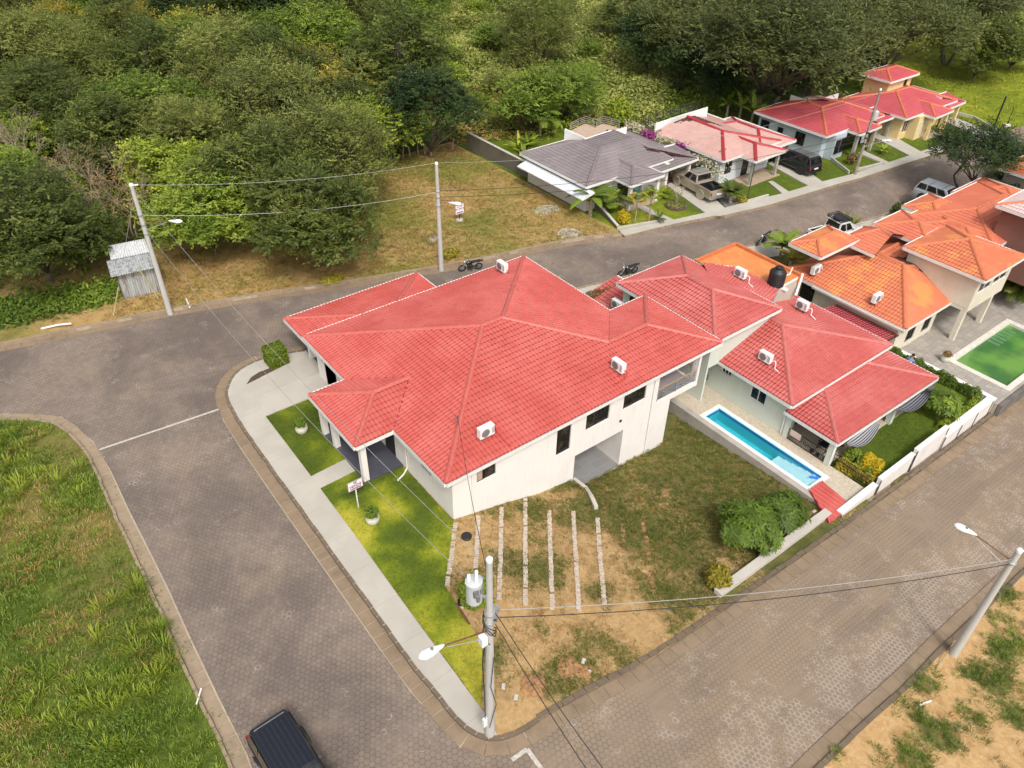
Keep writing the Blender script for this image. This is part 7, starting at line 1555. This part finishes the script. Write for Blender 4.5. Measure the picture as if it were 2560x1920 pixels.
FP_ = [(-25, 60), (5, 57), (10, 58), (14, 60.5), (22, 61.5), (28, 65.5), (34, 67), (44, 68), (60, 60), (75, 56), (95, 56), (100, 66), (150, 90), (120, 170), (20, 175), (-25, 175)]
under('undergrowth', 30000, FP_, L_MID, .42, 'low green undergrowth between the forest trees', lambda x, y: np.clip(1.6-y/130, .15, 1), .9)
under('undergrowth', 5000, [(44, 66), (60, 58), (64, 62), (75, 80), (100, 160), (70, 170), (45, 110), (34, 74)], L_LIME, .5, 'bright green low growth on the open slope', None, .8, (.0, .75))
under('undergrowth', 4500, [(44, 66), (60, 58), (75, 90), (90, 165), (50, 160), (36, 80)], L_STRAW, .5, 'dry straw coloured growth on the open slope', lambda x, y: vnoise(x, y, 9, 44) > .55, .6, (.0, .6))
SL = [tuple(S(*q)[:2]) for q in ((1080, 2), (1700, 2), (1690, 190), (1640, 330), (1400, 300), (1160, 190))]
under('undergrowth', 12000, SL, L_OLIVE, .5, 'olive green shrubby growth on the hillside clearing', None, 1.2, (.2, 1.0)); under('undergrowth', 6000, SL, L_LIME, .45, 'brighter green weeds on the hillside clearing', lambda x, y: vnoise(x, y, 12, 45) > .5, .7, (.0, .7))
under('verge_weeds', 2600, [(-9, 11), (1, 11), (0.3, 40), (-12, 40)], L_MID, .12, 'broad leaved weeds among the verge grass', lambda x, y: vnoise(x, y, 2.4, 83) > .58, .25, (.1, .9), 8)
# left fringe by the kerb
under('undergrowth', 2600, [(-14, 59), (-2, 55.8), (3, 54.8), (6.5, 54.2), (9, 57.5), (2, 58.5), (-14, 64)], L_MID, .35, 'weeds under the trees along the left kerb', None, .5, (.0, .6))
# grass, lots and lawns
Av_poly = [p for p in [(q.x-.3, q.y-.25) for q in A_edge] if p[0] > -16 and p[1] > 10]+[(2.5, 10), (-16, 10)]
blades('grass', Av_poly, 5200, .30, L_MID, lambda x, y: np.clip(gA(x, y)*2.2-.55, .04, 1), .08, 14, .5, .015, .95, label='coarse green grass tufts on the verge')
blades('grass', Av_poly, 330, .60, L_LIME, lambda x, y: vnoise(x, y, 3, 77) > .5, .08, 34, .9, .018, .85, label='bright lime grass clumps on the verge')
blades('grass', Av_poly, 2200, .3, L_STRAW, lambda x, y: (vnoise(x, y, 2, 78) > .55)*1.0, .08, 12, .5, .010, 1.2, label='dry straw among the verge grass')
under('weeds', 2400, [(-9, 12), (1, 12), (0.8, 21), (-3, 22), (-9, 26)], L_MID, .13, 'leafy green weeds low on the verge', lambda x, y: vnoise(x, y, 3.4, 79) > .5, .35, (.1, .9), 9)
yardp = [(bd[-1][0], bd[-1][1]), (14.4, 22.8), (30.4, 22.8), (33.1, 24), (33.1, 12.7), (24, 12.1), (15, 11.6), (12.5, 12.2), (9.6, 12.8)]+[b for b in bd[1:-1]]
blades('grass', yardp, 7000, .13, L_GRASS, lambda x, y: (gYard(x, y) > .40)*.9+.05, .09, 9, .22, .010, 1.0, (.0, .6), label='short patchy grass of the dirt yard')
blades('grass', yardp, 5000, .10, L_STRAW, lambda x, y: (gYard(x, y) > .25)*.7, .09, 8, .22, .009, 1.4, (.0, .5), label='dry clippings on the dirt yard')
for P_, n_ in ((lawnp, 5200), (lawn2, 3000)): blades('lawn_grass', P_, n_, .045, L_LAWN, None, .115, 9, .14, .007, .8, (-.1, .85), label='short grass blades of the front lawns', tvf=lambda x, y: gLawn(x, y)-.1)
dryp = [tuple(p) for p in C_edge if p.x > 4]+[(43.4, 42), (43.4, 66), (33, 66), (27, 62), (20, 61.5), (10, 58)]
blades('dry_grass', dryp, 9000, .16, L_STRAW, lambda x, y: 1-gDry(x, y)*.75, .13, 7, .3, .012, 1.4, (.0, .55), label='dry straw on the mown lot')
blades('grass', dryp, 8000, .16, L_GRASS, lambda x, y: gDry(x, y), .13, 7, .3, .014, 1.1, (.1, .8), label='thin green grass on the mown lot')
Dg = [tuple(p) for p in D_in if p.x < 60]+[(60, -6), (12, -12)]
blades('grass', Dg, 5200, .26, L_MID, lambda x, y: np.clip(gD(x, y)*2.2-.5, .03, 1), .08, 12, .3, .012, .9, (.0, .7), label='green tufts on the orange dirt lot')
blades('grass', Dg, 1500, .1, L_STRAW, lambda x, y: gD(x, y)*.5+.1, .08, 7, .25, .009, 1.3, label='dry wisps on the orange dirt lot')
slp = [(44.5, 39.8), (57, 38.5), (70, 36), (95, 34.6), (95, 41), (44.5, 44)]
blades('lawn_grass', slp, 5000, .05, L_LAWN, None, .08, 7, .2, .010, .9, (-.2, .35), label='short grass of the street lawns')
blades('field_grass', [(95, 34.5), (150, 31), (190, 40), (130, 75), (96, 60)], 6000, .35, L_GRASS, None, .05, 7, .6, .03, .9, (.3, 1.0), label='grass of the far field')
blades('lawn_grass', [(37, 12.3), (50.3, 12.3), (50.3, 19), (47.3, 19), (47.3, 15), (37, 15)], 3000, .04, L_LAWN, None, -2.52, 8, .15, .007, .8, (-.2, .3), label='short grass of the pool house garden', zfun=lambda x, y: x*0)
# ---- garden plants
def leafball(name, loc, rx, ry, rz_, n, L, W, m, label, cat='shrub', box=False, group=None, parent=None, up=.4, var=(.1, .9), stem=True):
    x, y, z = loc; d = rdir(n)
    if box: 
        p = rng.uniform(-1, 1, (n, 3)); ax = rng.integers(0, 3, n); sg = np.sign(rng.uniform(-1, 1, n)); p[np.arange(n), ax] = sg*rng.uniform(.86, 1.02, n); p[:, 2] = np.abs(p[:, 2])*1.0 if False else p[:, 2]; pos = p; d = p/np.linalg.norm(p, axis=1, keepdims=True)
    else: pos = d*rng.uniform(.7, 1.03, (n, 1))*(1+.12*np.sin(d[:, :1]*7)+.1*np.cos(d[:, 1:2]*6))
    C = pos*[rx, ry, rz_]; C[:, 2] += rz_
    k = C[:, 2] > -.05; C = C[k]; d = d[k]; n = len(C)
    D = rdir(n)+d*.5; D[:, 2] += .1; g2 = rng.uniform(.7, 1.3, n); v = np.clip(var[0]+(var[1]-var[0])*rng.random(n)*.6+.25*(d[:, 2]*.0)+.2*vnoise(C[:, 0]*3, C[:, 1]*3+C[:, 2]*2, 1.0, 3), 0, 1)
    V, a = cards(C, D, d*.7+np.array([0, 0, up])+rng.normal(0, .3, (n, 3)), L*g2, W*g2, v)
    me = fastmesh('foliage', V, np.arange(len(V)).reshape(-1, 4), m, a)
    if parent is not None: o = link_mesh('foliage', me, parent); o.location = loc; return o
    r = empty(name, loc, 0, label, cat, group); link_mesh('foliage', me, r)
    if stem:
        mb = MB()
        for i in range(6): a_ = i*1.05; mb.tube([(0, 0, -.05), (.3*rx*math.cos(a_), .3*ry*math.sin(a_), rz_*.6), (.8*rx*math.cos(a_), .8*ry*math.sin(a_), rz_*1.3)], [.03, .022, .008], 6)
        mb.build('stem', M_BARK, r)
    return r
p = Z(9, 1915, 1400, .17); leafball('clipped_hedge', p, .62, .55, .62, 5200, .13, .07, L_LIME, 'cube shaped clipped bright green bush at the driveway corner', 'hedge', box=True, var=(0, .7))
for pt in (PT1, PT2): leafball('', (0, 0, .45), .34, .34, .30, 900, .12, .05, L_MID, '', parent=pt)
leafball('', (0, 0, .35), .3, .3, .45, 420, .3, .06, L_DARK, '', parent=PT3); leafball('', (0, 0, .4), .3, .3, .22, 260, .2, .05, L_DRY, '', parent=PT4)
p = ZT(11, 850, 440, .1); leafball('leafy_bush', p, .85, .8, .7, 3200, .17, .09, L_LIME, 'bright green leafy bush on the ground behind the transformer', var=(.0, .7))
# mango like tree in the yard: rosettes of long leaves
def rosettes(name, centres, outs, m, L, W, k, label=None, cat=None, parent=None, var=(.1, .9), drop=.35, loc=(0, 0, 0)):
    C, D, N_, Vv = [], [], [], []
    for c, o in zip(centres, outs):
        o = np.array(o)/np.linalg.norm(o); a0 = rng.uniform(0, 6.28); e1 = np.cross(o, [0.3, .1, 1.]); e1 /= np.linalg.norm(e1); e2 = np.cross(o, e1); tv = rng.uniform(*var)
        for i in range(k):
            a_ = a0+i*2*np.pi/k*1.0+rng.uniform(-.15, .15); d = e1*np.cos(a_)+e2*np.sin(a_)+o*rng.uniform(-.1, .45); d[2] -= drop*.5; d /= np.linalg.norm(d); l_ = L*rng.uniform(.75, 1.15)
            C.append(np.array(c)+d*l_*.5); D.append(d); N_.append(o+rng.normal(0, .15, 3)); Vv.append(np.clip(tv+rng.normal(0, .08), 0, 1))
    C, D, N_, Vv = map(np.array, (C, D, N_, Vv)); V, a = cards(C, D, N_, L, W, Vv); me = fastmesh(name, V, np.arange(len(V)).reshape(-1, 4), m, a); o = link_mesh('crown', me, parent); o.location = loc; return o
def rosette_tree(loc, R_, H_, n, m, L, W, k, label, seed=1, trunk_r=.07, var=(.1, .9), name='tree', cat='tree'):
    r = empty(name, loc, 0, label, cat); g = np.random.default_rng(seed); cs, os_ = [], []
    while len(cs) < n:
        d = g.normal(size=3); d /= np.linalg.norm(d)
        if d[2] < -.35: continue
        rr = g.uniform(.65, 1.02)*(1+.15*math.sin(d[0]*5+seed)+.1*math.cos(d[1]*6)); cs.append((d[0]*R_*rr, d[1]*R_*rr, H_*.55+d[2]*H_*.45*rr)); os_.append((d[0]*.8, d[1]*.8, d[2]+.6))
    rosettes('crown', cs, os_, m, L, W, k, parent=r, var=var); mb = MB(); mb.tube([(0, 0, -.1), (0, 0, H_*.3)], [trunk_r*1.2, trunk_r], 8)
    for i in range(14): c = cs[i*len(cs)//14]; mb.tube([(0, 0, H_*.25), (c[0]*.4, c[1]*.4, H_*.25+(c[2]-H_*.25)*.55), c], [trunk_r*.7, trunk_r*.45, .012], 6)
    mb.build('trunk', M_BARK, r); return r
p = ZT(5, 1990, 1230, .1); p = GT(*ZP(5, 2010, 1200), .1); rosette_tree(p, 1.6, 2.3, 340, L_MID, .46, .13, 10, 'dense low tree with rosettes of long glossy leaves in the dirt yard', 2, .09, (.0, .42))
p = GT(*ZP(6, 90, 1060), .1); rosette_tree(p, 1.15, 1.9, 190, L_MID, .40, .12, 9, 'smaller leafy tree right of the glossy one, by the yard wall', 5, .07, (.0, .4))
p = GT(*ZP(5, 1765, 1590), .1); leafball('shrub', p, .62, .6, .62, 1300, .22, .12, L_YEL, 'small yellow green shrub beside the end of the pale yard wall', var=(0, .6))
# yellow hedge etc. in the pool house garden
def hedge(P_, w_, h, n, m, label, name='hedge', L=.14, W=.08, var=(.1, .9), cat='hedge', mix2=None):
    pts = [Vector(p) for p in P_]; tot = sum((b-a).length for a, b in zip(pts, pts[1:])); C = []
    for a, b in zip(pts, pts[1:]):
        k = int(n*(b-a).length/tot); t_ = rng.random(k); u = (b-a).normalized(); s_ = np.array((-u.y, u.x, 0)); th = rng.uniform(-.25, np.pi+.25, k); rr = rng.uniform(.75, 1.05, k)*(1+.2*np.sin(t_*(b-a).length*3.1)+.12*np.sin(t_*(b-a).length*7.7))
        C.append(np.array(a)+np.outer(t_, np.array(b-a))+np.outer(np.cos(th)*rr*w_/2, s_)+np.outer(np.sin(th)*rr*h, [0, 0, 1.]))
    C = np.concatenate(C); n_ = len(C); D = rdir(n_); D[:, 2] = np.abs(D[:, 2])*.5; vv = np.clip(var[0]+(var[1]-var[0])*(vnoise(C[:, 0], C[:, 1], .8, 9)*.6+rng.random(n_)*.4), 0, 1)
    V, a = cards(C, D, np.array([0, 0, 1.])+rng.normal(0, .5, (n_, 3)), L*rng.uniform(.7, 1.3, n_), W*rng.uniform(.7, 1.3, n_), vv)
    r = empty(name, tuple(pts[0]), 0, label, cat); V = V-np.array(pts[0]); link_mesh('foliage', fastmesh('foliage', V, np.arange(len(V)).reshape(-1, 4), m, a), r)
    mb = MB()
    for a_, b_ in zip(pts, pts[1:]):
        k = max(2, int((b_-a_).length/.6))
        for i in range(k): q = a_.lerp(b_, (i+.5)/k)-pts[0]; mb.tube([q, q+Vector((random.uniform(-.1, .1), random.uniform(-.1, .1), h*.8))], [.025, .01], 5)
    mb.build('stem', M_BARK, r); return r
zg = -2.5
hedge([Z(6, 690, 480, zg), Z(6, 760, 560, zg), Z(6, 1010, 700, zg)], 1.0, .75, 3600, L_MID, 'green bushes at both ends of the golden hedge in the garden')
hedge([Z(6, 800, 560, zg+.1), Z(6, 960, 640, zg+.1)], 1.0, .85, 3000, L_GOLD, 'bright golden yellow hedge in the pool house garden', var=(.1, .8))
hedge([Z(6, 600, 560, zg), Z(6, 900, 730, zg)], .7, .55, 2600, L_YEL, 'yellow green low hedge right behind the black garden railing', var=(.2, 1))
hedge([(50.1, 19.6, zg), (50.1, 12.5, zg)], .6, .7, 5200, L_MID, 'long dark green hedge along the garden wall beside the grey patio', var=(.0, .7))
hedge([(49.8, 12.45, zg), (45, 12.5, zg)], .6, .5, 2600, L_LIME, 'yellowish leafy hedge inside the street side garden wall', var=(.0, .8))
def papaya(loc, h, label, m=L_LIME, n=12, L=1.0, name='papaya_tree', pale=M_BARKL):
    r = empty(name, loc, 0, label, 'tree'); MB().tube([(0, 0, -.05), (.03, 0, h*.5), (0, .02, h)], [.07, .055, .045], 8).build('trunk', pale, r)
    C, D, N_, Vv = [], [], [], []; st = MB()
    for i in range(n):
        a_ = i*2.4; el = .2+.5*(i/n); d = np.array([math.cos(a_)*math.cos(el), math.sin(a_)*math.cos(el), math.sin(el)*.8]); tip = np.array([0, 0, h])+d*L*.65; st.tube([(0, 0, h), tuple(np.array([0, 0, h])+d*L*.35+np.array([0, 0, .08])), tuple(tip)], [.014, .012, .01], 5)
        e1 = np.cross(d, [0, 0, 1.]); e1 /= np.linalg.norm(e1)
        for k in range(9): b = -1.9+3.8*k/8; q = d*math.cos(b)+e1*math.sin(b); q[2] -= .25; q /= np.linalg.norm(q); C.append(tip+q*.24*L); D.append(q); N_.append([0, 0, 1.]); Vv.append(rng.uniform(.1, .9))
    V, a = cards(np.array(C), np.array(D), np.array(N_), .5*L, .16*L, np.array(Vv)); link_mesh('crown', fastmesh('crown', V, np.arange(len(V)).reshape(-1, 4), m, a), r); st.build('leaf_stalk', L_YEL, r); return r
gp_ = Z(3, 1450, 1530, zg); rosette_tree((gp_.x, gp_.y, zg), 1.05, 2.1, 70, L_MID, .45, .12, 9, 'loose leafy tree with lobed leaves in the middle of the garden lawn', 9, .05, (.2, .9))
def frond_plant(loc, n, L, W, m, label, name, cat, trunk=0, tr=.12, arch=.9, segs=6, leafy=True, var=(.2, .9), lean=1.0, tm=None, group=None):
    """arching fronds: palm, cycad, banana, agave"""
    r = empty(name, loc, 0, label, cat, group); V, F, A = [], [], []
    for i in range(n):
        a_ = i*2.39996+rng.uniform(-.2, .2); el = rng.uniform(.45, 1.35); d = np.array([math.cos(a_), math.sin(a_), 0]); s_ = np.array([-d[1], d[0], 0]); l_ = L*rng.uniform(.75, 1.1); v = rng.uniform(*var); P_ = []
        pos = np.array([0, 0, float(trunk)]); ang = el
        for k in range(segs+1): P_.append(pos.copy()); pos = pos+(d*math.cos(ang)*lean+np.array([0, 0, math.sin(ang)]))*l_/segs; ang -= arch*1.6/segs
        if leafy:      # feather fronds
            for k in range(1, segs*4):
                t_ = k/(segs*4)*segs; j = min(segs-1, int(t_)); c = P_[j]*(1-(t_-j))+P_[j+1]*(t_-j); dd = P_[j+1]-P_[j]; dd /= np.linalg.norm(dd)
                for sg in (1, -1):
                    q = s_*sg*.9+dd*.5; q[2] -= .25; q /= np.linalg.norm(q); ll = W*(math.sin(math.pi*(.12+.8*k/(segs*4)))**.7); w2 = dd*.03*L; b0 = len(V); V += [c-w2, c+q*ll*.5-w2*.6+np.array([0, 0, .02]), c+q*ll, c+w2]; F.append((b0, b0+1, b0+2, b0+3)); A += [v]*4
        else:
            for k in range(segs):
                f = lambda t_: W*math.sin(math.pi*min(.97, .10+.86*t_))**.7*.5
                w0, w1 = f(k/segs), f((k+1)/segs)
                for sg in (1, -1): b0 = len(V); dz = np.array([0, 0, -.35]); V += [P_[k], P_[k]+s_*sg*w0+dz*w0*.6, P_[k+1]+s_*sg*w1+dz*w1*.6, P_[k+1]]; F.append((b0, b0+1, b0+2, b0+3)); A += [v+.08*sg]*4
    link_mesh('fronds', fastmesh('fronds', np.array(V), np.array(F), m, np.clip(A, 0, 1)), r)
    if trunk > 0: MB().tube([(0, 0, -.1), (.02, .02, trunk*.5), (0, 0, trunk)], [tr*1.3, tr, tr*.8], 10).build('trunk', tm or M_BARKL, r)
    return r
b7 = lambda x, y: Z(7, x, y, .12)
frond_plant(b7(675, 1170), 12, 2.6, .7, L_BANANA, 'banana plant at the corner of the dry lot and the grey roofed house', 'banana_plant', 'plant', 1.6, .16, .9, 7, False, (.0, .6), tm=M_BARKL)
frond_plant(b7(800, 1140), 14, 1.9, .45, L_MID, 'arching palm behind the banana plant by the front porch', 'palm', 'palm', .5, .08, .8)
frond_plant(b7(905, 1090), 14, 2.0, .5, L_DARK, 'darker palm clump between the porch columns and the banana plant', 'palm', 'palm', .8, .08, .8)
frond_plant(b7(1275, 1000), 12, 1.3, .4, L_LIME, 'light green bushy palm beside the right porch column', 'palm', 'palm', .2, .06, .7)
papaya(b7(1058, 1250), 2.3, 'young yellowish papaya tree in the front garden of the grey roofed house', L_YEL, 12, .9)
papaya(b7(1178, 1228), 2.4, 'young green papaya tree nearest the path of the grey roofed house', L_LIME, 12, .95)
leafball('shrub', b7(960, 1240), .55, .55, .65, 500, .22, .09, L_GOLD, 'small golden leaved shrub in the front garden of the grey roofed house')
frond_plant(b7(1262, 1225), 9, .9, .25, L_DARK, 'small dark spiky plant on the lawn edge by the path', 'agave', 'plant', .3, .05, .5)
r = empty('flower_bed', b7(1415, 1090), 0, 'round stone edged flower bed with a thin bare shrub in the lawn', 'flower bed')
MB().lathe([(1.0, -.05), (.98, .12), (.8, .16), (.02, .2)], (0, 0, 0), 18).build('bed_soil', M_SOIL, r)
mb = MB(); g_ = random.Random(4)
for i in range(9): a_ = g_.uniform(0, 6.28); mb.tube([(0, 0, .1), (.15*math.cos(a_), .15*math.sin(a_), .9), (.6*math.cos(a_), .6*math.sin(a_), 1.7+g_.uniform(-.4, .4))], [.03, .025, .012], 6)
mb.build('bare_stem', M_BARKL, r); leafball('', (0, 0, 1.4), .6, .6, .25, 70, .14, .09, L_CREAM, '', parent=r); leafball('', (0, 0, .08), .85, .85, .14, 420, .2, .07, L_OLIVE, '', parent=r)
frond_plant(b7(1880, 1065), 34, 1.5, .28, L_DARK, 'dark green cycad by the driveway behind the pickup truck', 'cycad', 'palm', .9, .16, .6, var=(.1, .6)); leafball('shrub', b7(1975, 1060), .5, .5, .35, 300, .3, .06, L_YEL, 'yellow green spiky clump at the foot of the cycad')
hd = hedge([Z(7, 1000, 420, 2.4), Z(7, 1200, 500, 2.0), Z(7, 1420, 590, 1.6), Z(7, 1600, 680, 1.2)], 1.5, .95, 7000, L_OLIVE, 'long bougainvillea hedge with cream and magenta flowers between two houses', 'bougainvillea_hedge', .2, .09)
hedge([Z(7, 1600, 800, 0), Z(7, 1780, 880, 0)], 2.3, 2.4, 4200, L_MID, 'leafy bush mass with white flowers beside the pickup truck driveway', 'flowering_bush', .24, .10, (.0, .9))
def fleck(P_, w_, h, n, m, zz, parent, name='blossom'):
    pts = [np.array(Z(*p, zz)) for p in P_]; C = np.concatenate([a+np.outer(rng.random(n), b-a)+rng.normal(0, 1, (n, 3))*[w_*.3, w_*.3, h*.16] for a, b in zip(pts, pts[1:])]); V, a = cards(C, rdir(len(C)), np.array([0, 0, 1.])+rng.normal(0, .6, (len(C), 3)), .2, .14, rng.random(len(C))); V = V-np.array(parent.location); return link_mesh(name, fastmesh(name, V, np.arange(len(V)).reshape(-1, 4), m, a), parent)
fleck([(7, 990, 380), (7, 1130, 430)], 1.0, 1.2, 420, L_CREAM, 3.2, hd); fleck([(7, 1150, 450), (7, 1230, 490)], .8, 1, 420, L_PURP, 3.0, hd); fleck([(7, 1230, 495), (7, 1400, 545)], .8, 1, 420, L_CREAM, 2.9, hd); fleck([(7, 1400, 545), (7, 1490, 580)], .8, 1, 420, L_PURP, 2.6, hd); fleck([(7, 1500, 600), (7, 1700, 700)], 1, 1, 420, L_CREAM, 2.2, hd)
b_ = bpy.data.objects.get('flowering_bush'); fleck([(7, 1620, 720), (7, 1820, 830)], 1.5, 3, 330, L_CREAM, 1.8, b_)
leafball('croton', b7(1530, 810), .4, .4, .6, 300, .25, .1, L_DRY, 'rusty orange croton by the carport column of the grey roofed house'); leafball('croton', b7(1290, 890), .6, .4, .7, 420, .22, .06, L_DRY, 'red brown spiky plants against the white wall by the carport')
for x, y, lab in ((1850, 330, 'banana plants behind the pink roofed house, left clump'), (1960, 350, 'banana plants behind the pink roofed house, middle clump'), (2060, 400, 'banana plants behind the pink roofed house, right clump')): frond_plant(Z(7, x, y, .1), 9, 3.0, .55, L_BANANA, lab, 'banana_plant', 'plant', 1.5, .14, .5, 7, False, (.2, 1), .8)
frond_plant(Z(7, 240, 480, .1), 16, 3.2, .75, L_MID, 'coconut palm behind the left corner of the grey roofed house', 'palm', 'palm', 2.0, .14, .8)
for x, y, lab in ((60, 620, 'leafy strap leaved plants by the lot wall, left clump'), (140, 590, 'leafy strap leaved plants by the lot wall, right clump'), (100, 690, 'low light green plants at the end of the metal awning')): frond_plant(Z(7, x, y, .1), 16, 1.9, .32, L_LIME, lab, 'garden_plant', 'plant', .3, .08, .6, 6, False, (.1, .9))
leafball('shrub', Z(7, 910, 390, .1), 1.5, 1.4, 1.5, 1500, .4, .16, L_LIME, 'bright leafed shrub behind the roof terrace railing', var=(.3, 1))
# along our side of the back street
p = Z(8, 1680, 1170, .1); me_, cs_ = crown_mesh('street_tree_crown', L_DEEP, R=4.3, H=3.2, lobes=34, twigs=60, leaf=.30, lw=.10, per=7, base=2.2, droop=.1, upper=.3, lobe_r=.23, twigl=1.1, seed=77); r = empty('street_tree', p, .6, 'spreading dark green street tree with several thin trunks', 'tree'); link_mesh('crown', me_, r); link_mesh('trunk', trunk_mesh('street_tree_trunk', cs_, 2.2, .11, M_BARK, 14, 5, .35, 4), r)
tree('deep', *Z(8, 2150, 1050, 2.5)[:2], .62, 'dark tree crown in front of the house at the right edge'); tree('dark', *Z(8, 2190, 830, 2)[:2], .45, 'small dark tree at the right edge beyond the street')
leafball('clipped_hedge', Z(8, 1150, 1430, .1), 1.15, 1.05, .85, 4200, .18, .09, L_DARK, 'rounded dark green clipped bush in front of the coral roofed house', 'hedge', var=(.2, .9)); tree('mid', *Z(8, 1190, 1330, .2)[:2], .26, 'small young tree beside the rounded clipped bush', sz=.28)
frond_plant(Z(8, 640, 1460, .1), 20, 1.3, .14, L_OLIVE, 'grey green agave behind the white pickup', 'agave', 'plant', .2, .1, .15, 5, False); frond_plant(Z(8, 720, 1490, .1), 20, 1.2, .14, L_OLIVE, 'grey green agave nearest the orange ridge', 'agave', 'plant', .2, .1, .15, 5, False)
frond_plant(Z(3, 105, 130, .2), 16, 1.9, .5, L_MID, 'palm in the small green court beside the orange terrace', 'palm', 'palm', .8, .1, .8); frond_plant(Z(3, 190, 215, .2), 12, 1.6, .4, L_YEL, 'dry tipped palm by the terrace parapet', 'palm', 'palm', .4, .1, .8)
frond_plant(Z(3, 2120, 520, -2.4), 20, 2.4, .6, L_DARK, 'dark palm clump beyond the grey patio', 'palm', 'palm', 1.0, .12, .8); leafball('shrub', Z(3, 2200, 470, -2.4), 2.0, 2.0, 1.6, 2600, .35, .12, L_DARK, 'dark shrubbery at the right edge beyond the patio')
leafball('ground_plant', Z(1, 665, 355, .16), .95, .55, .22, 900, .22, .11, L_YEL, 'patch of yellow leafed plants on the dry lot near the kerb', 'plant', stem=False, var=(.4, 1)); leafball('ground_plant', Z(10, 1125, 1175, .16), .8, .6, .25, 700, .24, .1, L_YEL, 'yellow green plants at the foot of the dry lot pole', 'plant', stem=False, var=(.1, .8))
leafball('croton', Z(8, 715, 925, .2), .55, .5, .5, 420, .22, .1, L_DRY, 'round croton bush on the lawn of the light blue house', var=(.0, .8))
frond_plant(Z(8, 990, 840, .2), 9, 1.0, .3, L_LIME, 'young plant with broad leaves in the lawn beside the wide driveway', 'garden_plant', 'plant', .3, .05, .6, 5, False)
hedge([Z(2, 640, 495, .2), Z(2, 890, 425, .2)], .5, .35, 900, L_DRY, 'low reddish flower border behind the corner house by the pavement', var=(0, .7))
# fence posts of the dry lot
for i, (x, y, yt) in enumerate(((550, 380, 285), (643, 355, 255), (722, 332, 245), (778, 322, 243), (848, 298, 220), (905, 300, 222), (965, 300, 215), (1148, 262, 172))):
    b = Z(10, x, y, .12); h = 1.25; tag(MB().tube([b-Vector((0, 0, .2)), b+Vector((random.uniform(-.06, .06), 0, h*.5)), b+Vector((random.uniform(-.18, .18), random.uniform(-.1, .1), h*random.uniform(.9, 1.15)))], [.09, .075, .06], 7).build('fence_post', M_BARKL), 'crooked pale wooden fence post at the far side of the dry lot', 'fence post', 'wooden posts behind the dry lot')
for k, x, y, r_, lab in ((10, 1000, 1025, .7, 'pale bare patch of old cement left of the lot pole'), (7, 300, 1115, 1.5, 'large pale cement patch on the dry lot'), (7, 490, 1320, 1.3, 'second pale cement patch nearest the street')):
    p = Z(k, x, y, .16); a_ = [(p.x+math.cos(t_)*r_*random.uniform(.6, 1.15), p.y+math.sin(t_)*r_*.7*random.uniform(.6, 1.1)) for t_ in np.linspace(0, 6.0, 16)]
    flat_slab('cement_patch', a_, .1, .158, plain('worn_cement', (.42, .37, .31), .95, 0, .2, 2), lab, 'patch', None)
